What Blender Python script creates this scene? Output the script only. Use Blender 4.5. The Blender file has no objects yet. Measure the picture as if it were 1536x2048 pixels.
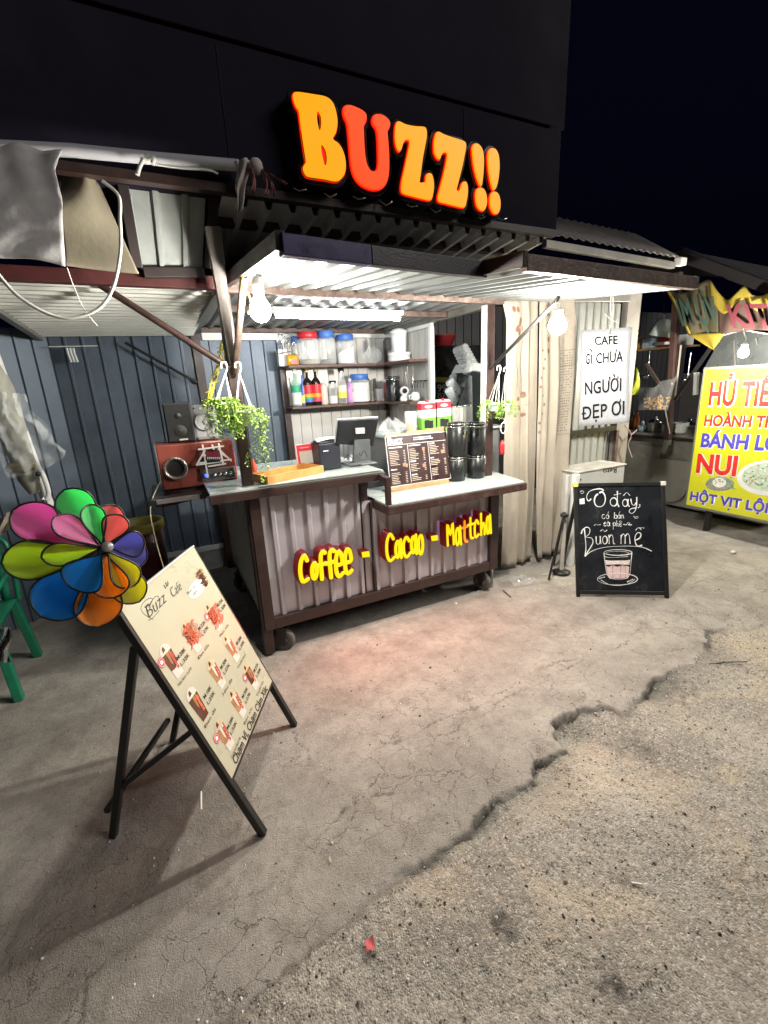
import bpy, bmesh, math, random
import numpy as np
from mathutils import Vector, Matrix
random.seed(7)
R = math.radians
scene = bpy.context.scene
# ---------------------------------------------------------------- camera
FOC = 897.0                       # focal length in photo pixels (1536 x 2048)
CAM_M = np.array([[0.892318, -0.449048, -0.04609], [-0.162201, -0.223672, -0.961073], [0.421258, 0.865059, -0.272423]])
EYE = np.array([0, 0, 1.6])
cd = bpy.data.cameras.new('camera')
cam = bpy.data.objects.new('camera', cd)
scene.collection.objects.link(cam)
cd.sensor_fit = 'VERTICAL'; cd.sensor_height = 24.0; cd.lens = FOC / 2048 * 24.0
cd.clip_start = 0.02; cd.clip_end = 2000
mw = Matrix.Identity(4)
for i in range(3):
    mw[i][0] = CAM_M[0][i]; mw[i][1] = -CAM_M[1][i]; mw[i][2] = -CAM_M[2][i]; mw[i][3] = EYE[i]
cam.matrix_world = mw
scene.camera = cam
# ---------------------------------------------------------------- night sky, exposure
world = bpy.data.worlds.new('World'); scene.world = world
world.use_nodes = True
wn = world.node_tree.nodes; wl = world.node_tree.links
sky = wn.new('ShaderNodeTexSky'); sky.sky_type = 'NISHITA'; sky.sun_disc = False
sky.sun_elevation = R(-4.5); sky.sun_rotation = R(200)
wn['Background'].inputs['Strength'].default_value = 0.12
# one weak, very soft sun stands for the glow of the street behind the camera
sd = bpy.data.lights.new('street_glow', 'SUN'); sd.energy = 1.2; sd.angle = R(24); sd.color = (1.0, .95, .88)
so = bpy.data.objects.new('street_glow', sd); scene.collection.objects.link(so)
so.rotation_euler = Vector((-.78, .62, -.62)).to_track_quat('-Z', 'Y').to_euler()
wl.new(sky.outputs[0], wn['Background'].inputs['Color'])
b2 = wn.new('ShaderNodeBackground'); b2.inputs['Color'].default_value = (.07, .13, 1, 1); b2.inputs['Strength'].default_value = .0034
ad = wn.new('ShaderNodeAddShader'); wl.new(wn['Background'].outputs[0], ad.inputs[0]); wl.new(b2.outputs[0], ad.inputs[1]); wl.new(ad.outputs[0], wn['World Output'].inputs['Surface'])
scene.view_settings.view_transform = 'Standard'
scene.view_settings.look = 'None'
scene.view_settings.exposure = 0.0
scene.view_settings.gamma = 1.0
scene.cycles.use_denoising = True
scene.cycles.max_bounces = 8
scene.cycles.transparent_max_bounces = 16
scene.cycles.sample_clamp_indirect = 6.0
scene.cycles.caustics_reflective = False
scene.cycles.caustics_refractive = False
BULB = 1300.0      # radiance of the bulbs
TUBE = 115.0        # radiance of the fluorescent tube

# ---------------------------------------------------------------- geometry helpers
def V(*a):
    return Vector(a[0]) if len(a) == 1 else Vector(a)
def hit(px, py, P, N):
    """the point where the sight line of a photo pixel meets the plane through P with normal N"""
    d = CAM_M.T @ np.array([(px - 768) / FOC, (py - 1024) / FOC, 1.0])
    P = np.array(P, float); N = np.array(N, float)
    t = ((P - EYE) @ N) / (d @ N)
    return Vector(EYE + t * d)
def at(px, py, x=None, y=None, z=None):
    for i, v in enumerate((x, y, z)):
        if v is not None:
            n = [0, 0, 0]; n[i] = 1; p = [0, 0, 0]; p[i] = v
            return hit(px, py, p, n)

class MB:
    """collects shapes, then links them as one mesh object"""
    def __init__(s):
        s.v = []; s.f = []; s.m = []; s.sm = []
    def add(s, vs, fs, mi=0, smooth=False):
        b = len(s.v)
        s.v += [tuple(v) for v in vs]
        for f in fs:
            s.f.append(tuple(i + b for i in f)); s.m.append(mi); s.sm.append(smooth)
        return s
    def box(s, lo, hi, mi=0, M=None):
        x0, y0, z0 = lo; x1, y1, z1 = hi
        vs = [V(x, y, z) for z in (z0, z1) for y in (y0, y1) for x in (x0, x1)]
        if M: vs = [M @ v for v in vs]
        return s.add(vs, [(0, 2, 3, 1), (4, 5, 7, 6), (0, 1, 5, 4), (2, 6, 7, 3), (0, 4, 6, 2), (1, 3, 7, 5)], mi)
    def bar(s, p0, p1, w, h=None, up=(0, 0, 1), mi=0):
        """square bar from p0 to p1; w across, h along 'up'"""
        h = h or w; p0 = V(p0); p1 = V(p1); d = (p1 - p0).normalized(); u = V(up)
        if abs(d.dot(u)) > .98: u = V(0, 1, 0)
        a = d.cross(u).normalized(); b = a.cross(d).normalized()
        vs = []
        for p in (p0, p1):
            for sa, sb in ((-1, -1), (1, -1), (1, 1), (-1, 1)):
                vs.append(p + a * sa * w / 2 + b * sb * h / 2)
        return s.add(vs, [(0, 1, 2, 3), (7, 6, 5, 4), (0, 4, 5, 1), (1, 5, 6, 2), (2, 6, 7, 3), (3, 7, 4, 0)], mi)
    def tube(s, pts, r, n=8, mi=0, flat=None, closed=False, caps=True):
        """round tube along pts; r a number or list; flat = (normal, factor) squashes it"""
        pts = [V(p) for p in pts]; k = len(pts)
        rs = r if isinstance(r, (list, tuple)) else [r] * k
        vs = []; prev = None
        for i, p in enumerate(pts):
            if closed: d = pts[(i + 1) % k] - pts[i - 1]
            else: d = pts[min(i + 1, k - 1)] - pts[max(i - 1, 0)]
            d = d.normalized() if d.length > 1e-9 else V(0, 0, 1)
            if flat: a = d.cross(V(flat[0])); 
            elif prev is None:
                a = d.cross(V(0, 0, 1))
                if a.length < .05: a = d.cross(V(0, 1, 0))
            else: a = prev - d * prev.dot(d)
            a = a.normalized() if a.length > 1e-9 else V(1, 0, 0)
            prev = a; b = d.cross(a)
            fb = flat[1] if flat else 1
            for j in range(n):
                t = 2 * math.pi * j / n
                vs.append(p + a * math.cos(t) * rs[i] + b * math.sin(t) * rs[i] * fb)
        fs = []
        for i in range(k if closed else k - 1):
            for j in range(n):
                i2 = (i + 1) % k
                fs.append((i * n + j, i * n + (j + 1) % n, i2 * n + (j + 1) % n, i2 * n + j))
        s.add(vs, fs, mi, True)
        if caps and not closed:
            s.add(vs[:n], [tuple(range(n - 1, -1, -1))], mi); s.add(vs[-n:], [tuple(range(n))], mi)
        return s
    def lathe(s, prof, c, n=20, mi=0, M=None, smooth=True):
        """profile [(r, z)...] turned round the z axis through c (or placed by M)"""
        c = V(c); vs = []; fs = []
        for r, z in prof:
            for j in range(n):
                t = 2 * math.pi * j / n
                v = V(r * math.cos(t), r * math.sin(t), z)
                vs.append((M @ v) if M else c + v)
        for i in range(len(prof) - 1):
            for j in range(n):
                fs.append((i * n + j, i * n + (j + 1) % n, (i + 1) * n + (j + 1) % n, (i + 1) * n + j))
        s.add(vs, fs, mi, smooth)
        return s
    def prism(s, pts, ext, mi=0):
        """flat polygon pts pushed along ext"""
        pts = [V(p) for p in pts]; e = V(ext); n = len(pts)
        vs = pts + [p + e for p in pts]
        fs = [tuple(range(n)), tuple(range(2 * n - 1, n - 1, -1))]
        fs += [(i, n + i, n + (i + 1) % n, (i + 1) % n) for i in range(n)]
        return s.add(vs, fs, mi)
    def poly(s, pts, mi=0):
        return s.add(pts, [tuple(range(len(pts)))], mi)
    def grid(s, fn, nu, nv, mi=0, smooth=True):
        vs = [fn(i / nu, j / nv) for j in range(nv + 1) for i in range(nu + 1)]
        fs = [(j * (nu + 1) + i, j * (nu + 1) + i + 1, (j + 1) * (nu + 1) + i + 1, (j + 1) * (nu + 1) + i) for j in range(nv) for i in range(nu)]
        return s.add(vs, fs, mi, smooth)
    def ball(s, c, r, n=10, mi=0, sc=(1, 1, 1)):
        prof = [(max(1e-4, math.sin(math.pi * i / n)) , -math.cos(math.pi * i / n)) for i in range(n + 1)]
        M = Matrix.Translation(V(c)) @ Matrix.Diagonal((r * sc[0], r * sc[1], r * sc[2], 1))
        return s.lathe(prof, (0, 0, 0), 2 * n, mi, M)
    def corr(s, o, U, W, N, pitch=.1, depth=.012, kind='rib', mi=0, lead=0.0):
        """ribbed metal sheet: profile runs along U, ribs along W, raised along N"""
        o = V(o); U = V(U); W = V(W); N = V(N).normalized(); L = U.length; u = U.normalized()
        prof = []
        x = -lead
        if kind == 'rib':    shape = [(0, 0), (.62, 0), (.72, 1), (.90, 1), (1.0, 0)]
        elif kind == 'narrow': shape = [(0, 0), (.80, 0), (.85, 1), (.95, 1), (1.0, 0)]
        elif kind == 'groove': shape = [(0, 0), (.90, 0), (.93, -1), (.97, -1), (1.0, 0)]
        else: shape = [(i / 8, .5 - .5 * math.cos(2 * math.pi * i / 8)) for i in range(9)]
        while x < L:
            for a, h in shape[:-1]:
                t = x + a * pitch
                if 0 <= t <= L: prof.append((t, h))
            x += pitch
        if prof[0][0] > 1e-4: prof.insert(0, (0, 0))
        if prof[-1][0] < L - 1e-4: prof.append((L, 0))
        vs = []
        for t, h in prof:
            p = o + u * t + N * h * depth
            vs += [p, p + W]
        fs = [(2 * i, 2 * i + 2, 2 * i + 3, 2 * i + 1) for i in range(len(prof) - 1)]
        return s.add(vs, fs, mi, kind == 'wave')
    def build(s, name, mat, parent=None, bevel=0, solid=0, sub=0, auto=None):
        me = bpy.data.meshes.new(name)
        me.from_pydata(s.v, [], s.f)
        for mm in (mat if isinstance(mat, (list, tuple)) else [mat]): me.materials.append(mm)
        me.polygons.foreach_set('material_index', s.m)
        me.polygons.foreach_set('use_smooth', s.sm)
        me.update()
        o = bpy.data.objects.new(name, me)
        scene.collection.objects.link(o)
        if parent is not None: attach(o, parent)
        if solid:
            md = o.modifiers.new('solid', 'SOLIDIFY'); md.thickness = solid; md.offset = 0
        if bevel:
            md = o.modifiers.new('bevel', 'BEVEL'); md.width = bevel; md.segments = 2; md.limit_method = 'ANGLE'; md.angle_limit = R(40)
        if sub:
            md = o.modifiers.new('sub', 'SUBSURF'); md.levels = sub; md.render_levels = sub
        return o

def attach(o, parent):
    o.parent = parent
    if parent.type == 'EMPTY':
        o.matrix_parent_inverse = Matrix.Translation(-parent.location)
def tag(o, label, cat, group=None, kind=None):
    if label: o['label'] = label
    if cat: o['category'] = cat
    if group: o['group'] = group
    if kind: o['kind'] = kind
    return o
def thing(name, label, cat, loc=(0, 0, 0), group=None):
    o = bpy.data.objects.new(name, None)
    o.empty_display_size = .1
    scene.collection.objects.link(o); o.location = V(loc)
    return tag(o, label, cat, group)
def part_label(o, s):
    o['label'] = s; return o

# ---------------------------------------------------------------- curves and lettering
def smooth_pts(pts, n=6, closed=False):
    """Catmull-Rom through pts"""
    P = [np.array(p, float) for p in pts]; out = []; k = len(P)
    rng = range(k if closed else k - 1)
    for i in rng:
        if closed: a, b, c, d = P[i - 1], P[i], P[(i + 1) % k], P[(i + 2) % k]
        else: a, b, c, d = P[max(i - 1, 0)], P[i], P[i + 1], P[min(i + 2, k - 1)]
        for j in range(n):
            t = j / n
            out.append(.5 * ((2 * b) + (-a + c) * t + (2 * a - 5 * b + 4 * c - d) * t * t + (-a + 3 * b - 3 * c + d) * t ** 3))
    if not closed: out.append(P[-1])
    return out
def ring(cx, cy, rx, ry, n=16, a0=0, a1=360):
    full = abs(a1 - a0) >= 360
    return [(cx + rx * math.cos(R(a0 + (a1 - a0) * i / n)), cy + ry * math.sin(R(a0 + (a1 - a0) * i / n))) for i in range(n if full else n + 1)]
def curve_shape(name, loops, O, X, Y, N, depth, mat, parent, offset=0.0, bevel=0.0):
    """filled outline (loops of 2-D points, holes allowed) on the frame O,X,Y, pushed along N"""
    cu = bpy.data.curves.new(name, 'CURVE'); cu.dimensions = '2D'; cu.fill_mode = 'BOTH'
    cu.extrude = depth / 2; cu.offset = offset; cu.bevel_depth = bevel; cu.bevel_resolution = 1
    for lp in loops:
        sp = cu.splines.new('POLY'); sp.points.add(len(lp) - 1)
        for q, (x, y) in zip(sp.points, lp): q.co = (x, y, 0, 1)
        sp.use_cyclic_u = True
    return curve_mesh(cu, name, O, X, Y, N, mat, parent, depth / 2)
def curve_mesh(cu, name, O, X, Y, N, mat, parent, lift=0):
    tmp = bpy.data.objects.new('tmp', cu); scene.collection.objects.link(tmp)
    dg = bpy.context.evaluated_depsgraph_get(); dg.update()
    me = bpy.data.meshes.new_from_object(tmp.evaluated_get(dg))
    bpy.data.objects.remove(tmp); bpy.data.curves.remove(cu)
    O = V(O); X = V(X); Y = V(Y); N = V(N)
    for v in me.vertices:
        v.co = O + X * v.co.x + Y * v.co.y + N * (v.co.z + lift)
    me.materials.clear(); me.materials.append(mat); me.name = name
    for p in me.polygons: p.use_smooth = False
    o = bpy.data.objects.new(name, me); scene.collection.objects.link(o)
    if parent is not None: attach(o, parent)
    return o
_cap = []
def text_data(s, bold=0.0, spacing=1.0, shear=0.0):
    cu = bpy.data.curves.new('lettering', 'FONT'); cu.body = s; cu.size = 1.0
    cu.offset = bold; cu.space_character = spacing; cu.shear = shear; cu.resolution_u = 3
    tmp = bpy.data.objects.new('tmp', cu); scene.collection.objects.link(tmp)
    dg = bpy.context.evaluated_depsgraph_get(); dg.update()
    me = bpy.data.meshes.new_from_object(tmp.evaluated_get(dg))
    bpy.data.objects.remove(tmp); bpy.data.curves.remove(cu)
    return me
def cap_height():
    if not _cap:
        me = text_data('H'); _cap.append(max(v.co.y for v in me.vertices)); bpy.data.meshes.remove(me)
    return _cap[0]
def lettering(s, O, X, Y, N, mat, parent, bold=0.0, spacing=1.0, shear=0.0, name='lettering', lift=.0012):
    """words fitted on a frame: O baseline start, X to baseline end, Y cap height"""
    me = text_data(s, bold, spacing, shear)
    xs = [v.co.x for v in me.vertices]; x0 = min(xs); w = max(xs) - x0; c = cap_height()
    O = V(O); X = V(X); Y = V(Y); N = V(N)
    for v in me.vertices:
        v.co = O + X * ((v.co.x - x0) / w) + Y * (v.co.y / c) + N * lift
    me.materials.clear(); me.materials.append(mat)
    o = bpy.data.objects.new(name, me); scene.collection.objects.link(o)
    if parent is not None: attach(o, parent)
    return o
def join_meshes(objs, name=None):
    """merge lettering pieces that share one face of one part"""
    mb = MB(); mats = []
    par = objs[0].parent
    for o in objs:
        me = o.data; b = len(mb.v)
        mb.v += [tuple(v.co) for v in me.vertices]
        for p in me.polygons:
            m = me.materials[p.material_index]
            if m not in mats: mats.append(m)
            mb.f.append(tuple(i + b for i in p.vertices)); mb.m.append(mats.index(m)); mb.sm.append(p.use_smooth)
    for o in objs: bpy.data.objects.remove(o)
    return mb.build(name or 'lettering', mats, par)

class Plane:
    """a flat face in the world (point, unit normal towards the viewer); photo pixels are laid on it"""
    def __init__(s, P, N):
        s.P = V(P); s.N = V(N).normalized()
    def __call__(s, px, py, lift=0.0):
        return hit(px, py, s.P, s.N) + s.N * lift
    def text(s, t, bl, br, tl, mat, parent, **k):
        O = s(*bl); return lettering(t, O, s(*br) - O, s(*tl) - O, s.N, mat, parent, **k)

# ---------------------------------------------------------------- materials
MATS = {}
def pm(name, col, rough=.5, metal=0.0, var=.12, scale=6.0, bump=0.0, bscale=60.0, dirt=0.0, dirtcol=(.03, .025, .02), spec=.5, trans=0.0, alpha=1.0, emit=None, estr=0.0, coat=0.0, rvar=.1):
    """procedural material: base colour with noise variation, optional dirt blotches and fine bump"""
    if name in MATS: return MATS[name]
    m = bpy.data.materials.new(name); m.use_nodes = True
    nt = m.node_tree; b = nt.nodes['Principled BSDF']; L = nt.links.new
    b.inputs['Roughness'].default_value = rough; b.inputs['Metallic'].default_value = metal
    b.inputs['Specular IOR Level'].default_value = spec
    b.inputs['Transmission Weight'].default_value = trans; b.inputs['Alpha'].default_value = alpha
    b.inputs['Coat Weight'].default_value = coat
    tc = nt.nodes.new('ShaderNodeTexCoord')
    nz = nt.nodes.new('ShaderNodeTexNoise'); nz.inputs['Scale'].default_value = scale; nz.inputs['Detail'].default_value = 6; nz.inputs['Roughness'].default_value = .65
    L(tc.outputs['Object'], nz.inputs['Vector'])
    mix = nt.nodes.new('ShaderNodeMix'); mix.data_type = 'RGBA'
    a = tuple(c * (1 - var) for c in col); c2 = tuple(min(1, c * (1 + var)) for c in col)
    mix.inputs[6].default_value = (*a, 1); mix.inputs[7].default_value = (*c2, 1)
    mr = nt.nodes.new('ShaderNodeMapRange'); mr.inputs[1].default_value = .3; mr.inputs[2].default_value = .7
    L(nz.outputs[0], mr.inputs[0]); L(mr.outputs[0], mix.inputs[0])
    out = mix.outputs[2]
    if rvar:
        rr = nt.nodes.new('ShaderNodeMapRange'); rr.inputs[1].default_value = .3; rr.inputs[2].default_value = .7
        rr.inputs[3].default_value = max(0, rough - rvar); rr.inputs[4].default_value = min(1, rough + rvar)
        L(nz.outputs[0], rr.inputs[0]); L(rr.outputs[0], b.inputs['Roughness'])
    if dirt:
        n2 = nt.nodes.new('ShaderNodeTexNoise'); n2.inputs['Scale'].default_value = scale * 2.3; n2.inputs['Detail'].default_value = 10; n2.inputs['Roughness'].default_value = .75
        L(tc.outputs['Object'], n2.inputs['Vector'])
        m2 = nt.nodes.new('ShaderNodeMapRange'); m2.inputs[1].default_value = .5; m2.inputs[2].default_value = .75; m2.inputs[4].default_value = dirt
        L(n2.outputs[0], m2.inputs[0])
        mx = nt.nodes.new('ShaderNodeMix'); mx.data_type = 'RGBA'; mx.inputs[7].default_value = (*dirtcol, 1)
        L(m2.outputs[0], mx.inputs[0]); L(out, mx.inputs[6]); out = mx.outputs[2]
    L(out, b.inputs['Base Color'])
    if bump:
        n3 = nt.nodes.new('ShaderNodeTexNoise'); n3.inputs['Scale'].default_value = bscale; n3.inputs['Detail'].default_value = 5
        L(tc.outputs['Object'], n3.inputs['Vector'])
        bp = nt.nodes.new('ShaderNodeBump'); bp.inputs['Strength'].default_value = bump; bp.inputs['Distance'].default_value = .01
        L(n3.outputs[0], bp.inputs['Height']); L(bp.outputs[0], b.inputs['Normal'])
    if emit:
        b.inputs['Emission Color'].default_value = (*emit, 1); b.inputs['Emission Strength'].default_value = estr
    MATS[name] = m
    return m
def glass(name, col=(.95, .97, .97), rough=.05, alpha=.25):
    """thin clear wall: mostly see-through, with a gloss"""
    if name in MATS: return MATS[name]
    m = bpy.data.materials.new(name); m.use_nodes = True
    nt = m.node_tree; L = nt.links.new; b = nt.nodes['Principled BSDF']
    b.inputs['Base Color'].default_value = (*col, 1); b.inputs['Roughness'].default_value = rough
    lw = nt.nodes.new('ShaderNodeLayerWeight'); lw.inputs[0].default_value = .45
    mr = nt.nodes.new('ShaderNodeMapRange'); mr.inputs[3].default_value = alpha; mr.inputs[4].default_value = min(1, alpha + (.25 if 'film' in name else .55))
    L(lw.outputs['Facing'], mr.inputs[0]); L(mr.outputs[0], b.inputs['Alpha'])
    MATS[name] = m
    return m
def lin(r, g, b):
    f = lambda c: (c / 255 / 12.92) if c <= 10 else ((c / 255 + .055) / 1.055) ** 2.4
    return (f(r), f(g), f(b))

brown = pm('brown_steel', (.034, .017, .015), .42, .0, .25, 5, .15, 120, .35, (.10, .07, .05))
brown_rust = pm('rusty_steel', (.09, .06, .05), .55, .3, .5, 14, .3, 90, .7, (.28, .22, .18))
greymetal = pm('grey_steel', (.28, .27, .25), .45, .5, .2, 7, .1, 90, .3)
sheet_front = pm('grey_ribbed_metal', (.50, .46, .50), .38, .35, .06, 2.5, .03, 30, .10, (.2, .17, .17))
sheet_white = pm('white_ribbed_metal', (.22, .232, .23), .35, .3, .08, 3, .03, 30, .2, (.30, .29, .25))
sheet_navy = pm('navy_ribbed_metal', (.115, .147, .192), .42, .25, .22, 3, .05, 50, .3, (.07, .08, .10))
sheet_back = pm('pale_ribbed_metal', (.60, .59, .57), .42, .25, .06, 3, .03, 40, .12, (.25, .22, .2))
white_paint = pm('white_paint', (.75, .76, .74), .4, 0, .08, 8, .03, 80, .15, (.4, .38, .34))
white_plastic = pm('white_plastic', (.78, .79, .78), .35, 0, .04, 8)
black_plastic = pm('black_plastic', (.018, .018, .020), .4, 0, .15, 9, .03, 150)
black_gloss = pm('black_gloss', (.010, .010, .012), .15, 0, .1, 9, spec=.6)
darkgrey = pm('dark_grey_plastic', (.06, .065, .07), .45, 0, .1, 9)
chrome = pm('bright_steel', (.62, .62, .60), .2, 1.0, .08, 9)
dark_metal = pm('dark_metal', (.03, .028, .027), .45, .4, .2, 9, .1, 90)
white_cord = pm('white_cord', (.72, .71, .66), .7, 0, .1, 30)
wood_pine = pm('pine_wood', (.55, .27, .08), .5, 0, .25, 12, .05, 70)
wood_old = pm('old_wood', (.40, .24, .12), .6, 0, .35, 9, .15, 60, .3)
counter_white = pm('white_laminate', (.44, .50, .475), .25, 0, .05, 4, 0, 60, .15, (.35, .35, .32))
black_top = pm('black_laminate', (.035, .033, .032), .3, 0, .2, 7, 0, 60, .3, (.12, .11, .1))
clear_glass = glass('clear_glass', alpha=.12)
clear_plastic = glass('clear_plastic', (.9, .92, .92), .12, .18)
film = glass('plastic_film', (.85, .88, .88), .12, .16)
red_plastic = pm('red_plastic', (.55, .03, .04), .35, 0, .1)
blue_plastic = pm('blue_plastic', (.06, .17, .52), .4, 0, .1)
paper_white = pm('white_paper', (.74, .74, .74), .6, 0, .04, 5)
ink_black = pm('black_ink', (.015, .015, .018), .6, 0, .1)
# ================================================================ the ground
EDGE_PX = [(1600, 1215), (1536, 1238), (1484, 1253), (1413, 1259), (1411, 1289), (1385, 1318), (1353, 1333), (1320, 1347), (1293, 1355), (1290, 1377), (1266, 1404), (1250, 1424), (1205, 1408), (1175, 1412), (1152, 1415), (1128, 1425), (1112, 1444), (1113, 1469), (1135, 1491), (1100, 1508), (1075, 1520), (1068, 1545), (1035, 1570), (1005, 1589), (960, 1635), (934, 1656), (870, 1700), (800, 1752), (745, 1790), (690, 1830), (640, 1868), (590, 1910), (540, 1960), (440, 2050), (330, 2160), (100, 2400)]
edge = [at(px, py, z=0)[:2] for px, py in EDGE_PX]
edge = [(edge[0][0] + 9.0, edge[0][1] - 1.4)] + edge + [(edge[-1][0] - 4.0, edge[-1][1] - 1.6)]
CRACKS_PX = [[(590, 1460), (612, 1500), (640, 1545), (690, 1590), (712, 1612), (700, 1650), (655, 1680), (648, 1725)],
             [(1300, 1243), (1240, 1290), (1180, 1310), (1080, 1340), (1000, 1385), (960, 1410), (880, 1440), (800, 1500), (740, 1580)],
             [(1170, 1320), (1100, 1350), (1010, 1400), (960, 1430), (850, 1490), (790, 1530)],
             [(700, 1610), (760, 1590), (860, 1585), (905, 1610)], [(712, 1612), (660, 1650), (560, 1760), (450, 1800), (390, 1850)],
             [(905, 1500), (930, 1540), (900, 1600), (910, 1650)], [(300, 1820), (380, 1800), (470, 1760), (520, 1700)],
             [(160, 2040), (175, 1960), (260, 1900), (340, 1850)], [(760, 1490), (840, 1470), (930, 1470), (1000, 1440)],
             [(1240, 1290), (1300, 1310), (1400, 1290)], [(1410, 1220), (1370, 1190), (1410, 1160), (1470, 1150)], [(1280, 1255), (1330, 1230), (1420, 1225)]]
rng = np.random.default_rng(3)
def vnoise(x, y, f, seed):
    """smooth value noise"""
    r = np.random.default_rng(seed); T = r.random((256, 256))
    X = x * f; Y = y * f; xi = np.floor(X).astype(int); yi = np.floor(Y).astype(int)
    fx = X - xi; fy = Y - yi; fx = fx * fx * (3 - 2 * fx); fy = fy * fy * (3 - 2 * fy)
    g = lambda a, b: T[a % 256, b % 256]
    return (g(xi, yi) * (1 - fx) + g(xi + 1, yi) * fx) * (1 - fy) + (g(xi, yi + 1) * (1 - fx) + g(xi + 1, yi + 1) * fx) * fy
def seg_dist(X, Y, pts):
    """distance to a polyline, and which side (positive right of its direction)"""
    best = np.full(X.shape, 1e9); side = np.zeros(X.shape)
    for (ax, ay), (bx, by) in zip(pts[:-1], pts[1:]):
        dx, dy = bx - ax, by - ay; l2 = dx * dx + dy * dy + 1e-12
        t = np.clip(((X - ax) * dx + (Y - ay) * dy) / l2, 0, 1)
        d = np.hypot(X - ax - t * dx, Y - ay - t * dy)
        cr = dx * (Y - ay) - dy * (X - ax)
        m = d < best
        best = np.where(m, d, best); side = np.where(m, np.sign(cr), side)
    return best, side
def axis(lo, a, b, hi, fine, coarse):
    l = [a]
    while l[-1] < b: l.append(l[-1] + fine)
    s = fine; up = [l[-1]]
    while up[-1] < hi: s = min(s * 1.12, coarse); up.append(up[-1] + s)
    s = fine; dn = [a]
    while dn[-1] > lo: s = min(s * 1.12, coarse); dn.append(dn[-1] - s)
    return np.array(dn[:0:-1] + l + up[1:])
gx = axis(-9, -.7, 2.9, 14, .0085, .35); gy = axis(-4, .42, 2.9, 14, .0085, .35)
GX, GY = np.meshgrid(gx, gy)
wob = .035 * (vnoise(GX, GY, 9, 3) - .5) + .03 * (vnoise(GX, GY, 27, 1) - .5) + .016 * (vnoise(GX, GY, 70, 2) - .5)
wob2 = .035 * (vnoise(GX, GY, 8, 4) - .5) + .03 * (vnoise(GX, GY, 25, 5) - .5) + .016 * (vnoise(GX, GY, 66, 6) - .5)
D, S = seg_dist(GX + wob, GY + wob2, edge)
road_sd = D * S                       # positive on the road
crk = np.full(GX.shape, 1e9)
for c in CRACKS_PX:
    p = [q_[:2] for q_ in smooth_pts([at(px, py, z=0) for px, py in c], 3)]
    d, _ = seg_dist(GX + wob * .9, GY + wob2 * .9, p); crk = np.minimum(crk, d)
crk_h = np.exp(-(crk / (.0018 + .0028 * vnoise(GX, GY, 14, 31))) ** 2) * np.clip(1.5 * vnoise(GX, GY, 7, 32) - .2, .0, 1)
fine = (vnoise(GX, GY, 140, 8) - .5) * .003 + (vnoise(GX, GY, 45, 9) - .5) * .004
broad = (vnoise(GX, GY, 2.1, 10) - .5) * .026 + (vnoise(GX, GY, 6, 11) - .5) * .014
hole0 = np.zeros(GX.shape)
for px, py, rad in ((1140, 1448, .25), (1292, 1366, .2), (1411, 1278, .2), (1080, 1530, .2), (960, 1632, .2)):
    q_ = at(px, py, z=0); hole0 = np.maximum(hole0, np.exp(-((GX - q_.x) ** 2 + (GY - q_.y) ** 2) / rad ** 2))
sm = np.clip(road_sd / (.009 + .04 * (1 - .9 * np.clip(hole0, 0, 1)) * vnoise(GX, GY, 2.3, 33) ** 2) + .25, 0, 1); sm = sm * sm * (3 - 2 * sm)
depth = .011 + .040 * np.clip(vnoise(GX, GY, 3.1, 12) - .3, 0, 1)
hole = np.zeros(GX.shape)
for px, py, rad in ((1140, 1448, .20), (1292, 1366, .13), (1411, 1278, .15), (1080, 1530, .12), (960, 1632, .10)):
    q_ = at(px, py, z=0); hole = np.maximum(hole, np.exp(-((GX - q_.x) ** 2 + (GY - q_.y) ** 2) / rad ** 2))
depth = depth + .035 * hole
slope = np.clip((.25 + road_sd) / .25, 0, 1) * .012
GZ = -slope * (1 - sm) - sm * depth + broad * (.4 + .6 * sm) + fine * (.35 + 1.3 * sm) - .004 * crk_h * (1 - sm)
stone = vnoise(GX, GY, 70, 13); GZ += np.where(stone > .8, (stone - .8) * .035, 0) * sm
# pit at the broken corner
pit = at(1145, 1450, z=0); GZ -= .045 * np.exp(-((GX - pit.x) ** 2 + (GY - pit.y) ** 2) / .006) * sm
ny, nx = GX.shape
idx = np.arange(ny * nx).reshape(ny, nx)
quads = np.stack([idx[:-1, :-1], idx[:-1, 1:], idx[1:, 1:], idx[1:, :-1]], -1).reshape(-1, 4)
cm = ((road_sd[:-1, :-1] + road_sd[1:, 1:] + road_sd[1:, :-1] + road_sd[:-1, 1:]) / 4).reshape(-1) > .012
co = np.stack([GX, GY, GZ], -1).reshape(-1, 3)
def grid_mesh(name, q, mat, attrs):
    used = np.unique(q); mp = np.full(ny * nx, -1); mp[used] = np.arange(len(used))
    me = bpy.data.meshes.new(name); me.vertices.add(len(used)); me.vertices.foreach_set('co', co[used].ravel())
    me.loops.add(q.size); me.loops.foreach_set('vertex_index', mp[q].ravel())
    me.polygons.add(len(q)); me.polygons.foreach_set('loop_start', np.arange(0, q.size, 4)); 
    me.polygons.foreach_set('use_smooth', np.ones(len(q), bool))
    me.update(calc_edges=True); me.validate()
    for an, arr in attrs.items():
        a = me.attributes.new(an, 'FLOAT', 'POINT'); a.data.foreach_set('value', arr.ravel()[used].astype(np.float32))
    me.materials.append(mat)
    o = bpy.data.objects.new(name, me); scene.collection.objects.link(o); o['kind'] = 'structure'
    return o
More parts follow.
